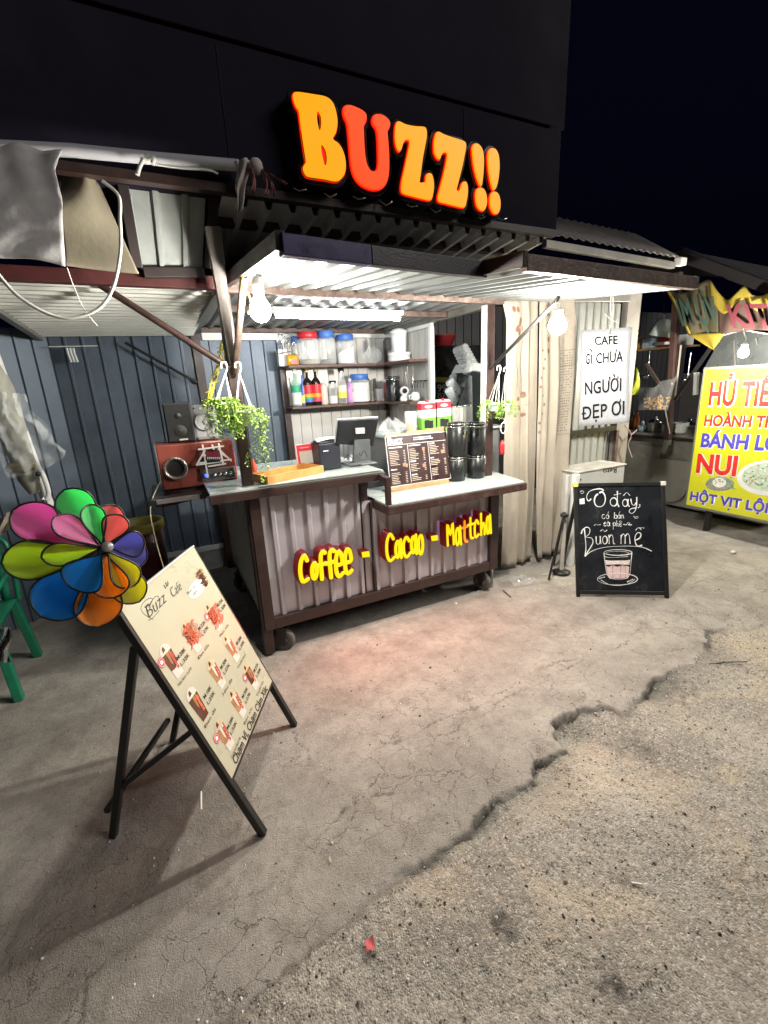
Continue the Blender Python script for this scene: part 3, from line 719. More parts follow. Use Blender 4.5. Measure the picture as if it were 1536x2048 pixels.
# wheels
tyre_m = pm('worn_rubber', (.10, .095, .09), .8, 0, .3, 20, .3, 120, .4, (.2, .18, .16))
def caster(x, y, yaw, r, w):
    M = Matrix.Translation(V(x, y, r - .002)) @ Matrix.Rotation(yaw, 4, 'Z') @ Matrix.Rotation(R(90), 4, 'Y')
    wh = MB().lathe([(r * .45, -w * .42), (r * .86, -w * .5), (r * .97, -w * .38), (r, -w * .12), (r, w * .12), (r * .97, w * .38), (r * .86, w * .5), (r * .45, w * .42)], (0, 0, 0), 28, 0, M).build('wheel', tyre_m, kt)
    hb = MB().lathe([(.001, -w * .52), (.014, -w * .52), (.014, -w * .38), (r * .5, -w * .36), (r * .5, w * .36), (.014, w * .38), (.014, w * .52), (.001, w * .52)], (0, 0, 0), 20, 0, M).build('hub', greymetal, wh)
    M2 = Matrix.Translation(V(x, y, 0)) @ Matrix.Rotation(yaw, 4, 'Z')
    fk = MB()
    for s in (-1, 1): fk.prism([M2 @ V(s * (w * .5 + .006), -.018, r - .03), M2 @ V(s * (w * .5 + .006), .018, r - .03), M2 @ V(s * (w * .5 + .006), .035, 2 * r + .012), M2 @ V(s * (w * .5 + .006), -.035, 2 * r + .012)], M2.to_3x3() @ V(s * .004, 0, 0))
    fk.box((-w * .5 - .01, -.04, 2 * r + .012), (w * .5 + .01, .04, 2 * r + .020), 0, M2)
    fk.lathe([(.03, 2 * r + .02), (.03, .192)], (x, y, 0), 14)
    fk.build('fork', dark_metal, wh)
MB().box((.455, 2.58, .262), (2.11, 3.75, .272)).box((.455, 3.72, .28), (2.11, 3.74, .85)).build('shading_boards', pm('shading_board_dark', (.05, .04, .035), .7), kt)  # unseen floor and back boards added to keep light from under the cart
caster(.50, 2.575, R(62), .075, .042); caster(2.10, 2.60, R(20), .075, .042)
caster(.42, 3.62, R(40), .075, .042); caster(2.10, 3.65, R(10), .075, .042)
MB().lathe([(.02, .0), (.022, .04), (.02, .05), (.02, .19), (.001, .191)], (2.185, 2.60, 0), 12).build('jack_leg', greymetal, kt)

# ---- glowing words on the cart front
yl = pm('yellow_lit_acrylic', (.15, .11, .005), .35, 0, .04, 3, emit=(1.0, .72, .0), estr=1.12)
yo = pm('orange_lit_acrylic', (.5, .2, .02), .35, 0, .04, 3, emit=(1.0, .22, .0), estr=1.1)
halo = pm('red_lit_side', (.12, .008, .012), .4, 0, .1, 8, emit=(.8, .010, .02), estr=.07)
halo_back = pm('violet_backlight', (.3, .1, .3), .5, 0, .1, 8, emit=(.8, .5, .85), estr=.8)
WY = 2.452
WP = Plane((0, WY, .6), (0, -1, 0))
def z3(p): return WP(400 + p[0] / 2.363, 900 + p[1] / 2.363)
def vring(cx, cy, rx, ry): return ring(cx, cy, rx, ry, 14) + [ring(cx, cy, rx, ry, 14)[0]]
WORDS = [
 ('Coffee', 10.2, [[[(506,522),(492,500),(477,528),(474,580),(486,622),(510,610)]], [vring(541,572,11,36)], [[(577,610),(570,510),(578,482),(590,486)],[(556,548),(594,536)]], [[(620,602),(612,505),(620,474),(634,478)],[(600,538),(638,526)]],
   [[(648,545),(672,534),(666,492),(652,482),(643,512),(644,570),(657,598),(676,582)]], [[(690,533),(714,522),(708,480),(695,470),(686,500),(687,560),(699,585),(717,570)]]]),
 ('dash', 0, [(785, 494, 23, 20)]),
 ('Cacao', 7.9, [[[(914,420),(898,397),(884,432),(884,492),(898,524),(918,508)]], [vring(934,470,9,38), [(948,425),(952,508)]], [[(989,430),(974,412),(962,445),(965,490),(978,506),(994,486)]], [vring(1008,448,9,38), [(1020,402),(1024,490)]], [vring(1043,448,10,44)]]),
 ('dash', 0, [(1111, 417, 20, 19)]),
 ('Mattcha', 6.2, [[[(1171,452),(1169,352),(1183,402),(1194,345),(1199,445)]], [vring(1217,410,8,40), [(1229,362),(1234,446)]], [[(1250,338),(1251,422),(1262,434)],[(1238,370),(1264,362)]], [[(1278,322),(1279,408),(1290,416)],[(1266,356),(1294,348)]],
   [[(1316,348),(1306,332),(1298,366),(1302,412),(1317,400)]], [[(1328,302),(1329,402)],[(1330,375),(1337,345),(1344,360),(1345,398)]], [vring(1361,355,7,40), [(1371,308),(1375,392)]]])]
wlab = {'Coffee': 'glowing yellow word Coffee on the left of the cart front', 'Cacao': 'glowing yellow word Cacao in the middle of the cart front', 'Mattcha': 'glowing yellow word Mattcha on the right of the cart front'}
dl = ['short glowing yellow dash between the words Coffee and Cacao', 'short glowing yellow dash between the words Cacao and Mattcha']
for word, rad, letters in WORDS:
    pxr = rad / 2.363
    if word == 'dash':
        cx, cy, hw, hh = letters[0]
        q = [z3((cx - hw, cy - hh * .55)), z3((cx + hw * .8, cy - hh * .9)), z3((cx + hw, cy + hh * .6)), z3((cx - hw * .8, cy + hh * .95))]
        t = thing('illuminated_dash', dl.pop(0), 'sign', q[0] + V(.02, .07, 0), 'glowing words on the cart front')
        MB().prism([p + V(0, .013, 0) for p in q], (0, .06, 0)).build('backing', halo, t, bevel=.006)
        MB().prism([p + (q[0] + q[2] - 2 * p) * .07 for p in q], (0, .012, 0)).build('face', yl, t, bevel=.005)
        continue
    lo = z3(letters[0][0][0])
    t = thing('illuminated_word', wlab[word], 'sign', lo + V(.05, .07, 0), 'glowing words on the cart front')
    bk = MB()
    for i, strokes in enumerate(letters):
        mb = MB()
        for st_ in strokes:
            pts = [z3(p) for p in smooth_pts(st_, 4)]
            dpt = (V(pts[0]) - V(EYE)).length; rr = pxr * dpt / FOC * 1.0
            mb.tube(pts, rr, 8, flat=((0, -1, 0), .55))
            mb.ball(pts[0], rr, 6, sc=(1, .55, 1)); mb.ball(pts[-1], rr, 6, sc=(1, .55, 1))
            for off in (.016, .034, .052, .070):
                bk.tube([p + V(0, off, 0) for p in pts], rr * 1.75, 8, flat=((0, -1, 0), .8))
                bk.ball(pts[0] + V(0, off, 0), rr * 1.75, 5, sc=(1, .8, 1)); bk.ball(pts[-1] + V(0, off, 0), rr * 1.75, 5, sc=(1, .8, 1))
        mb.build('letter', yo if (word == 'Mattcha' and i == 2) else yl, t)
    bk.build('backing', halo, t)
    # unseen red lamp added before each word for the glow it throws forward
    la = bpy.data.lights.new('added_word_glow', 'AREA'); la.shape = 'RECTANGLE'; la.size = .26; la.size_y = .09; la.energy = 2.5; la.color = (1.0, .17, .10)
    lo_ = bpy.data.objects.new('added_word_glow', la); scene.collection.objects.link(lo_)
    mid = letters[len(letters) // 2][0][0]; lo_.location = z3(mid) + V(0, -.035, -.03); lo_.rotation_euler = V(0, -1, -.55).to_track_quat('-Z', 'Y').to_euler(); attach(lo_, t)
    if word == 'Mattcha':
        hb = MB()
        for strokes in letters:
            for st_ in strokes:
                pts = [z3(p) + V(0, .082, 0) for p in st_]
                hb.tube(pts, .0085, 6, flat=((0, -1, 0), .3))
        hb.build('backlight', halo_back, t)
# ================================================================ wall shelf with jars and bottles
sh = thing('wall_shelf', 'two brown shelves in a pale ribbed metal alcove behind the counter', 'shelf', (1.6, 4.2, 1.0))
MB().corr((1.145, 4.292, .25), (1.06, 0, 0), (0, 0, 1.80), (0, -1, 0), .105, .010, 'groove').build('back_panel', sheet_back, sh, solid=.001)
MB().corr((2.205, 4.285, .25), (0, -.84, 0), (0, 0, 1.80), (-1, 0, 0), .105, .010, 'groove').build('side_panel', sheet_back, sh, solid=.001)
MB().box((1.143, 4.25, 2.05), (2.19, 4.286, 2.095)).box((2.17, 3.40, 2.05), (2.2, 4.249, 2.10)).box((2.165, 3.40, .3), (2.205, 3.44, 2.0495)).build('trim', white_paint, sh, bevel=.003)
MB().bar((1.12, 4.235, .3), (1.10, 4.235, 1.84), .06, .05).build('post', brown, sh, bevel=.003)
MB().bar((2.175, 4.26, .3), (2.175, 4.26, 2.03), .03).build('post', brown, sh, bevel=.003)
Z1, Z2 = 1.800, 1.448
for z in (Z1, Z2):
    MB().prism([(1.10, 4.00, z - .022), (1.93, 4.00, z - .022), (1.99, 3.93, z - .022), (1.99, 3.46, z - .022), (2.163, 3.46, z - .022), (2.163, 4.28, z - .022), (1.10, 4.28, z - .022)], (0, 0, .022)).build('shelf', pm('brown_board', (.11, .055, .045), .5, 0, .25, 8, .05, 60, .3), sh, bevel=.003)
SY = 4.10
def bottle_prof(r, h, neck=.34, nr=.38): return [(.001, 0), (r * .95, 0), (r, .01), (r, h * (1 - neck) - .02), (r * .85, h * (1 - neck)), (r * nr, h * (1 - neck * .72)), (r * nr, h)]
def on_shelf(px, z, y=SY): return V(at(px, 760, y=y).x, y, z)
def m_per_px(p): return (p - V(EYE)).dot(V(CAM_M[2])) / FOC
def jar(px, z, wpx, hpx, lid, label, fill=None, fillh=.0, y=SY, white_label=False):
    p = on_shelf(px, z, y); k = m_per_px(p); r = wpx * k / 2; h = hpx * k
    t = thing('storage_jar', label, 'jar', p, 'lidded jars on the back shelves')
    MB().lathe([(.001, .003), (r * .92, .003), (r, .02), (r, h * .68), (r * .93, h * .76), (r * .82, h * .80)], p, 20).build('body', clear_plastic, t)
    MB().lathe([(r * .86, h * .79), (r * .90, h * .80), (r * .90, h * .985), (r * .84, h), (.001, h)], p, 20).build('lid', lid, t)
    if fill: MB().lathe([(.001, .006), (r * .9, .006), (r * .94, .02), (r * .94, h * fillh), (.001, h * fillh)], p, 18).build('contents', fill, t)
    if white_label: MB().grid(lambda u, v: p + V(math.sin((u - .62) * 2.2) * r * 1.012, -math.cos((u - .62) * 2.2) * r * 1.012, h * (.04 + v * (.32 + .26 * u))), 14, 1).build('label', paper_white, t)
    return t
jar(579 + 20, Z1, 22, 55, blue_plastic, 'small jar with blue lid behind the red lidded jar', None, 0, 4.19)
jar(622, Z1, 44, 62, red_plastic, 'big square clear jar with red lid on the top shelf', pm('grey_beans', (.33, .30, .22), .8, 0, .4, 70), .18)
jar(658, Z1, 36, 63, blue_plastic, 'clear jar with blue lid and dark contents on the top shelf', pm('dark_beans', (.16, .14, .13), .8, 0, .4, 70), .16)
jar(695, Z1, 36, 56, blue_plastic, 'blue lidded jar with slanted white label on the top shelf', None, 0, white_label=True)
jar(718, Z2, 40, 54, blue_plastic, 'low white tub with blue lid on the lower shelf', pm('white_powder', (.75, .75, .74), .9), .7, white_label=True)
p = on_shelf(588, Z1); k = m_per_px(p)
t = thing('snack_packet', 'yellow and red snack packet at the left end of the top shelf', 'packet', p)
MB().grid(lambda u, v: p + V((u - .5) * 24 * k, -.02 - .02 * math.sin(math.pi * u) * math.sin(math.pi * v), v * 21 * k), 6, 5).build('pouch', pm('yellow_foil', (.75, .42, .03), .3, .2, .2, 30), t, solid=.004)
MB().grid(lambda u, v: p + V((u - .35) * 15 * k, -.045, (.15 + v * .45) * 21 * k), 2, 2).build('label', red_plastic, t)
p = on_shelf(575, Z1, 4.05); k = m_per_px(p)
mb = MB()
for i in range(7): mb.tube([p + V((-10 + i * 5) * k, .06, .10 + .05 * (i % 2)), p + V((-14 + i * 5) * k, 0, .18 + .03 * math.sin(i)), p + V((-6 + i * 6) * k, .03, .27 - .012 * i)], .003, 5)
for z in (.1, .17, .25): mb.tube([p + V(-.05, -.01, z), p + V(.06, .05, z + .02), p + V(.12, .09, z)], .003, 5)
tag(mb.build('wire_rack', chrome), 'bent silver wire rack standing at the left end of the top shelf', 'rack')
p = on_shelf(571, Z1, 4.14); k = m_per_px(p)
tag(MB().box(p + V(-.045, -.02, 0), p + V(.045, .05, .14)).box(p + V(-.02, -.026, .03), p + V(.03, -.0205, .055)).build('plastic_box', white_plastic, bevel=.006), 'small white plastic box under the wire rack on the top shelf', 'box')
def crumple(name, label, p, sx, sy, sz, mat, seed, cat='bag'):
    r_ = random.Random(seed); ph = [r_.uniform(0, 6) for _ in range(8)]
    def fn(u, v):
        a = u * 2 * math.pi; zz = v
        rad = (math.sin(math.pi * min(.94, v * .88 + .08)) ** .7) * (1 + .22 * math.sin(5 * a + ph[0] + 4 * v) + .14 * math.sin(9 * a + ph[1] - 6 * v))
        return p + V(math.cos(a) * rad * sx, math.sin(a) * rad * sy, zz * sz * (1 + .12 * math.sin(3 * a + ph[2])))
    o = MB().grid(fn, 26, 12, smooth=False).build(name, mat); return tag(o, label, cat)
p = on_shelf(748, Z1, 4.08); crumple('plastic_bag', 'crumpled clear plastic bag on the top shelf', p, .085, .06, .15, film, 2)
crumple('plastic_bag', 'crumpled clear plastic bag behind the menu board', at(783, 868, y=3.0) - V(0, 0, .02), .09, .07, .13, film, 4)
p = V(2.08, 3.80, Z1); k = m_per_px(p)
t = thing('white_blender', 'white lidded bucket on a round base at the right of the top shelf', 'appliance', p)
MB().lathe([(.001, 0), (.095, 0), (.10, .02), (.095, .05), (.105, .055), (.105, .075), (.07, .08)], p, 24).build('base', white_plastic, t)
MB().lathe([(.062, .081), (.072, .20), (.075, .24), (.079, .24), (.079, .255), (.05, .275), (.02, .285), (.001, .285)], p, 24).build('bucket', pm('milky_plastic', (.66, .70, .70), .35), t)
MB().box(p + V(-.13, -.01, .10), p + V(-.082, .04, .20)).build('handle', black_plastic, t, bevel=.006)
# bottles on the lower shelf
def bottle(px, wpx, hpx, label, body, lab=None, bands=(), cap=None, neck=.34, nr=.38, name='syrup_bottle', capbig=1.15):
    p = on_shelf(px, Z2); k = m_per_px(p); r = wpx * k / 2; h = hpx * k
    t = thing(name, label, 'bottle', p, 'bottles on the lower back shelf')
    MB().lathe(bottle_prof(r, h, neck, nr), p, 20).build('body', body, t)
    if cap: MB().lathe([(r * nr * capbig, h * .90), (r * nr * capbig, h * 1.02), (.001, h * 1.02)], p, 14).build('cap', cap, t)
    for i, (z0, z1, m) in enumerate(bands):
        MB().lathe([(r * 1.012, h * z0), (r * 1.012, h * z1)], p, 20).build('label', m, t)
    return t
green_l = pm('green_print', (.04, .36, .20), .5, 0, .3, 40)
orange_l = pm('orange_print', (.85, .35, .02), .5)
dark_syrup = pm('dark_syrup', (.02, .012, .01), .12)
bottle(590, 20, 70, 'pale green glass bottle with white and green label', glass('green_tint_glass', (.5, .75, .62), .06, .45), None, ((.06, .38, paper_white), (.38, .58, green_l)), white_plastic)
bottle(614, 20, 71, 'dark syrup bottle with red label above a blue band', dark_syrup, None, ((.10, .18, blue_plastic), (.18, .24, green_l), (.24, .32, orange_l), (.32, .56, red_plastic)), pm('gold_cap', (.55, .42, .12), .35, .6), nr=.28)
bottle(631, 19, 71, 'dark syrup bottle with red label above a pink band', dark_syrup, None, ((.10, .22, pm('pink_print', (.65, .05, .12), .5)), (.22, .32, orange_l), (.32, .56, red_plastic)), pm('gold_cap', (.55, .42, .12), .35, .6), nr=.28)
bottle(646, 15, 52, 'pale pink squeeze bottle with pointed nozzle', pm('pale_pink', (.78, .58, .52), .4), None, (), None, .3, .18, 'squeeze_bottle')
bottle(664, 17, 44, 'short clear glass bottle of white powder', clear_glass, None, ((.04, .36, paper_white),), chrome, .2, .8)
bottle(683, 18, 66, 'clear bottle with yellow label and round stopper', clear_glass, None, ((.16, .34, pm('yellow_print', (.80, .68, .12), .5)), (.34, .52, pm('cream_print', (.78, .74, .55), .5))), chrome, .36, .5, capbig=1.35)
bottle(699, 14, 46, 'small bottle with lilac and pink label', pm('lilac_print', (.55, .28, .60), .5, 0, .3, 30), None, (), white_plastic, .25, .4)
bottle(604, 9, 58, 'thin bottle with blue and yellow label squeezed between larger bottles', pm('blue_glass', (.08, .14, .45), .3), None, ((.1, .35, pm('yellow_print', (.80, .68, .12), .5)),), blue_plastic)
def tin(px, z, wpx, hpx, label, mat, y=SY, name='metal_cup', cat='cup', lidm=None, group=None):
    p = on_shelf(px, z, y); k = m_per_px(p); r = wpx * k / 2; h = hpx * k
    t = thing(name, label, cat, p, group)
    MB().lathe([(.001, 0), (r * .93, 0), (r * .95, h * .05), (r, h * .97), (r * 1.04, h), (r * .94, h), (r * .88, h * .1), (.001, h * .1)], p, 20).build('body', mat, t)
    if lidm: MB().lathe([(r * 1.06, h * .98), (r * 1.06, h * 1.08), (r * .6, h * 1.12), (.001, h * 1.12)], p, 20).build('lid', lidm, t)
    return t
tin(742, Z2, 20, 44, 'tall polished steel shaker on the lower shelf', chrome)
tin(759, Z2, 17, 24, 'short clear tumbler right of the steel shaker', clear_plastic, 4.06, 'tumbler')
tin(773, Z2, 12, 36, 'red and white tin behind the black canister', pm('red_white_tin', (.5, .12, .12), .4, 0, .6, 18), 4.16, 'small_tin', 'tin', white_plastic)
def canister(p, r, h, label, ang=-90, group='black clamp-lid canisters'):
    t = thing('coffee_canister', label, 'canister', p, group)
    bl = pm('black_enamel', (.016, .017, .018), .32, .2, .1, 9)
    MB().lathe([(.001, .001), (r * .97, .001), (r, .006), (r, h * .84), (r * .98, h * .845)], p, 28).build('body', bl, t)
    MB().lathe([(r * .99, h * .846), (r * 1.025, h * .85), (r * 1.025, h * .875), (r * .99, h * .88)], p, 28).build('ring', chrome, t)
    MB().lathe([(r * 1.0, h * .881), (r * 1.0, h * .96), (r * .93, h * .985), (r * .5, h), (.001, h)], p, 28).build('lid', bl, t)
    MB().lathe([(r * 1.005, h * .935), (r * 1.03, h * .94), (r * 1.03, h * .955), (r * 1.0, h * .96)], p, 28).build('ring', chrome, t)
    d = V(math.cos(R(ang)), math.sin(R(ang)), 0); s = V(-d.y, d.x, 0); q = p + d * (r * 1.03 + .004)
    lt = MB()
    z0, z1 = h * .95 if h < .14 else h * .93, h * .60 if h < .14 else h * .70
    lt.tube([q + s * .009 + V(0, 0, z0), q + s * .009 + V(0, 0, z1), q - s * .009 + V(0, 0, z1), q - s * .009 + V(0, 0, z0)], .0022, 6, closed=True)
    lt.box((-.006, -.003, 0), (.006, .003, .03), 0, Matrix.Translation(q + V(0, 0, z1 - .018)) @ Matrix.Rotation(R(ang + 90), 4, 'Z'))
    lt.build('clasp', chrome, t)
    return t
p = on_shelf(785, Z2, 3.86); k = m_per_px(p)
canister(p, 14 * k, 48 * k, 'black clamp-lid canister on the lower back shelf', -110)
p = V(2.055, 3.68, Z2)
t = thing('security_camera', 'round white security camera on the right end of the lower shelf', 'camera', p)
MB().lathe([(.001, 0), (.04, 0), (.045, .012), (.035, .04), (.02, .055), (.001, .058)], p, 20).build('base', white_plastic, t)
MB().ball(p + V(0, 0, .09), .042, 10).build('head', white_plastic, t)
q = p + V(-.015, -.035, .093)
M = Matrix.Translation(q) @ V(-.35, -.93, .05).normalized().to_track_quat('Z', 'Y').to_matrix().to_4x4()
MB().lathe([(.022, .0), (.022, .007), (.001, .009)], (0, 0, 0), 16, 0, M).build('lens', black_gloss, t)
p = V(2.09, 3.55, Z2)
t = thing('white_teapot', 'small white pot beside the security camera', 'pot', p)
MB().lathe([(.001, 0), (.03, 0), (.042, .025), (.042, .05), (.03, .075), (.001, .08)], p, 18).build('body', pm('glazed_white', (.62, .72, .68), .25), t)
MB().tube([p + V(-.04, 0, .055), p + V(-.065, -.01, .05), p + V(-.062, -.01, .02), p + V(-.04, 0, .02)], .005, 6).build('handle', pm('glazed_white', (.62, .72, .68), .25), t)
mb = MB(); b0 = V(2.19, 3.62, 1.62)
mb.tube([b0 + V(-.02, .1, 0), b0 + V(-.02, -.14, 0)], .006, 6)
for i in range(5): mb.tube([b0 + V(-.02, .08 - i * .05, 0), b0 + V(-.045, .08 - i * .05, -.02), b0 + V(-.04, .08 - i * .05, -.06)], .004, 5)
tag(mb.build('hook_rail', black_plastic), 'black hook rail on the right side panel above the lower shelf', 'hooks')
for i, yy in enumerate((3.70, 3.76, 3.82)):
    tag(MB().tube([V(2.16, yy, 1.47), V(2.155, yy, 1.67 + .015 * i)], .0045, 6).build('steel_spoon', chrome), 'long thin steel stirring spoon standing at the side panel', 'spoon', 'long stirring spoons')

# ================================================================ dim room to the right of the shelf
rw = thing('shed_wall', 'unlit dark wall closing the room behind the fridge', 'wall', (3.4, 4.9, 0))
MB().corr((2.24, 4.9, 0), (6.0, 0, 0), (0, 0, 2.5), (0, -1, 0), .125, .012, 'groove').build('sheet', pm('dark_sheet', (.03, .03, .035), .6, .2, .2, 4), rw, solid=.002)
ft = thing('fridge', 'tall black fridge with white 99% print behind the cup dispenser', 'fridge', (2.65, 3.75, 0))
fm = pm('fridge_black', (.013, .014, .016), .3, .1, .15, 3)
MB().box((2.27, 3.72, .03), (3.02, 4.35, 1.93)).build('body', fm, ft, bevel=.01)
MB().box((2.275, 3.694, .06), (3.015, 3.717, 1.925)).build('door', fm, ft, bevel=.006)
FP = Plane((2.6, 3.6915, 1), (0, -1, 0))
def quad(pl, pts, mat, name, par, lift=.001): return MB().poly([pl(*p, lift) for p in pts]).build(name, mat, par)
quad(FP, [(857, 690), (869, 691), (869, 716), (857, 715)], pm('pale_blue_tag', (.25, .45, .62), .5, 0, .2, 40), 'sticker', ft)
MB().poly([FP(*q, .001) for q in ring(862, 725, 5.5, 6.5, 18)]).build('sticker', paper_white, ft)
quad(FP, [(872, 754), (897, 755), (897, 765), (872, 764)], pm('olive_yellow', (.40, .36, .04), .5), 'sticker', ft)
FP.text('99%', (875, 783), (904, 784), (875, 769), paper_white, ft, name='print')
quad(FP, [(874, 786), (899, 787), (899, 787.8), (874, 786.8)], paper_white, 'print', ft)
FP.text('DA', (876, 797), (892, 797), (876, 789), paper_white, ft, name='print')
p = V(2.62, 3.95, 1.934)
tag(MB().lathe([(.001, 0), (.12, 0), (.16, .09), (.17, .10), (.165, .10), (.12, .015), (.001, .015)], p, 24).build('plastic_basin', pm('dim_red_plastic', (.25, .02, .025), .4)), 'dim red plastic basin on top of the fridge', 'basin')
# ================================================================ things on the cart and its side shelf
SZ = 1.067
def front(pxs, y):  # point list on a y plane
    return [at(*p, y=y) for p in pxs]
# ---- red wooden speaker
p0 = at(327, 981, z=SZ + .012); p1 = at(476, 962, z=SZ + .012); y = (p0.y + p1.y) / 2
tl = at(308, 893, y=y); x0, x1, z1 = p0.x, p1.x, tl.z
sb = thing('subwoofer_speaker', 'red wood-veneer subwoofer with silver port and knobs on the side shelf', 'speaker', (x0 + .2, y + .1, SZ))
veneer = pm('red_veneer', (.20, .048, .036), .28, 0, .45, 5, .03, 40, .25, (.06, .012, .01))
yb = y
MB().box((x0, yb, SZ + .012), (x1, yb + .26, z1)).build('cabinet', veneer, sb, bevel=.006)
MB().box((x0 - .004, yb + .004, SZ + .012), (x0 - .0005, yb + .25, z1 - .004)).build('side_edge', pm('pale_veneer', (.42, .34, .30), .5), sb)
for fx, fy in ((x0 + .03, yb + .03), (x1 - .03, yb + .03), (x0 + .03, yb + .22), (x1 - .03, yb + .22)): MB().lathe([(.014, 0), (.016, .0115), (.001, .0118)], (fx, fy, SZ + .001), 10).build('foot', black_plastic, sb)
SB = Plane((0, yb, 0), (0, -1, 0))
c = SB(351, 937); rr = (SB(376, 937) - c).length
MB().lathe([(rr, .0005), (rr, .010), (rr * .93, .016), (rr * .80, .012), (rr * .68, -.004), (rr * .64, -.02)], (0, 0, 0), 32, 0, Matrix.Translation(c) @ Matrix.Rotation(R(90), 4, 'X')).build('port_ring', pm('satin_silver', (.52, .51, .47), .3, .9, .1), sb)
MB().lathe([(rr * .66, .0012), (.001, .0012)], (0, 0, 0), 28, 0, Matrix.Translation(c) @ Matrix.Rotation(R(90), 4, 'X')).build('port_hole', pm('port_black', (.003, .003, .003), .9), sb)
q = [SB(*p_) for p_ in ((400, 938), (468, 930), (473, 956), (405, 966))]
pc = sum(q, V(0, 0, 0)) / 4; w = (q[1] - q[0]).length * .98; h = .066
cp = MB().box((pc.x - w / 2, yb - .008, pc.z - h / 2), (pc.x + w / 2, yb - .0005, pc.z + h / 2)).build('control_panel', pm('panel_grey', (.14, .13, .125), .4, .4, .1), sb, bevel=.003)
MB().box((pc.x - w / 2 - .004, yb - .004, pc.z - h / 2 - .004), (pc.x + w / 2 + .004, yb - .0003, pc.z + h / 2 + .004)).build('panel_border', pm('silver_trim', (.5, .5, .48), .3, .8), sb, bevel=.002)
for i in range(4):
    M = Matrix.Translation((pc.x - w * .12 + i * w * .155, yb - .008, pc.z)) @ Matrix.Rotation(R(90), 4, 'X')
    MB().lathe([(.011, .0), (.0105, .012), (.008, .016), (.001, .017)], (0, 0, 0), 16, 0, M).build('knob', chrome, cp)
MB().ball((pc.x - w * .36, yb - .012, pc.z), .011, 6).build('blue_lamp', pm('blue_led', (.05, .08, .5), .3, emit=(.06, .10, 1.0), estr=3.5), cp)
tag(MB().tube(smooth_pts([V(x0 - .01, yb + .02, SZ + .06), V(-.10, 2.628, 1.03), V(-.105, 2.626, .85), V(-.09, 2.66, .62), V(-.07, 2.72, .30), V(-.06, 2.72, .012)], 6), .0032, 6).build('cable', pm('beige_cable', (.48, .42, .28), .6)), 'thin beige cable hanging off the left end of the side shelf', 'cable')
# ---- white stick frame leaning on it
SF = Plane((0, yb - .022, 1.2), (0, -1, .06))
stk = thing('stick_lattice', 'white stick lattice with a maroon half disc leaning on the red subwoofer', 'ornament', SF(428, 935))
sl = MB()
for a_, b_ in (((392, 930), (447, 922)), ((396, 899), (448, 892)), ((405, 889), (416, 955)), ((437, 886), (447, 930)), ((410, 900), (393, 930)), ((436, 897), (463, 922)), ((398, 926), (463, 919)), ((416, 933), (452, 927)), ((424, 889), (428, 899)), ((402, 911), (412, 911)), ((440, 905), (452, 913))):
    sl.bar(SF(*a_, random.uniform(0, .004)), SF(*b_, random.uniform(0, .004)), .009, .006, (0, -1, 0))
sl.build('sticks', white_paint, stk)
MB().prism([SF(*q_, .004) for q_ in ring(427, 914, 13, 11, 12, 180, 360)], SF.N * .004).build('disc', pm('maroon_felt', (.16, .008, .035), .8), stk)
mb = MB()
for i in range(7): mb.prism([SF(414 + i * 4, 914.5, .0035), SF(417 + i * 4, 914.3, .0035), SF(415.5 + i * 4, 919.5, .0035)], SF.N * .003)
mb.build('teeth', white_paint, stk)
MB().prism([SF(*q_, .004) for q_ in ((413, 920), (440, 917), (441, 923), (414, 926))], SF.N * .002).build('band', black_plastic, stk)
# ---- black and silver speakers on top
zt = z1 + .001
b0 = at(337, 887, z=zt); b1 = at(392, 883, z=zt)
bk = thing('bookshelf_speaker', 'black upright speaker standing on the red subwoofer', 'speaker', b0)
ang = R(-4)
def boxed(p, w, d, h, yaw, lean=0):
    return Matrix.Translation(p) @ Matrix.Rotation(yaw, 4, 'Z') @ Matrix.Rotation(lean, 4, 'X')
hh = (at(325, 806, y=b0.y).z - zt) * .98; wd = (b1 - b0).length
M = boxed(V(b0.x, b0.y, zt), wd, .14, hh, ang)
MB().box((0, .004, 0), (wd, .14, hh), 0, M).build('cabinet', pm('speaker_black', (.022, .021, .021), .55, 0, .2, 9, .05, 120), bk, bevel=.004)
MB().box((.006, -.008, .006), (wd - .006, .0035, hh - .006), 0, M).build('grille', pm('grille_cloth', (.013, .013, .014), .85, 0, .2, 60, .3, 400), bk, bevel=.004)
for zz, r_ in ((.30, .034), (.68, .018)):
    Mr = M @ Matrix.Translation((wd / 2, -.0085, hh * zz)) @ Matrix.Rotation(R(90), 4, 'X')
    MB().lathe([(r_, 0), (r_ * .9, .003), (r_ * .3, .001), (.001, .005)], (0, 0, 0), 24, 0, Mr).build('driver', pm('driver_dark', (.025, .024, .023), .5), bk)
MB().box((wd * .42, -.0098, hh * .055), (wd * .72, -.0082, hh * .095), 0, M).build('badge', pm('badge_silver', (.6, .58, .55), .4), bk)
g0 = at(391, 882, z=zt)
gk = thing('satellite_speaker', 'silver grey speaker with one round cone beside the black speaker', 'speaker', g0)
M = boxed(V(g0.x - .005, g0.y + .01, zt), .12, .11, .2, R(-14), R(-6))
gh = (at(385, 806, y=g0.y).z - zt) * .96
MB().box((0, 0, 0), (.135, .10, gh), 0, M).build('cabinet', pm('silver_plastic', (.50, .51, .52), .4, .3, .1, 7), gk, bevel=.022)
MB().lathe([(.052, 0), (.054, .006), (.047, .007), (.042, -.001), (.012, -.006), (.011, .002), (.001, .004)], (0, 0, 0), 28, 0, M @ Matrix.Translation((.068, -.001, gh * .52)) @ Matrix.Rotation(R(90), 4, 'X')).build('cone', pm('cone_grey', (.28, .29, .28), .5, .2), gk)
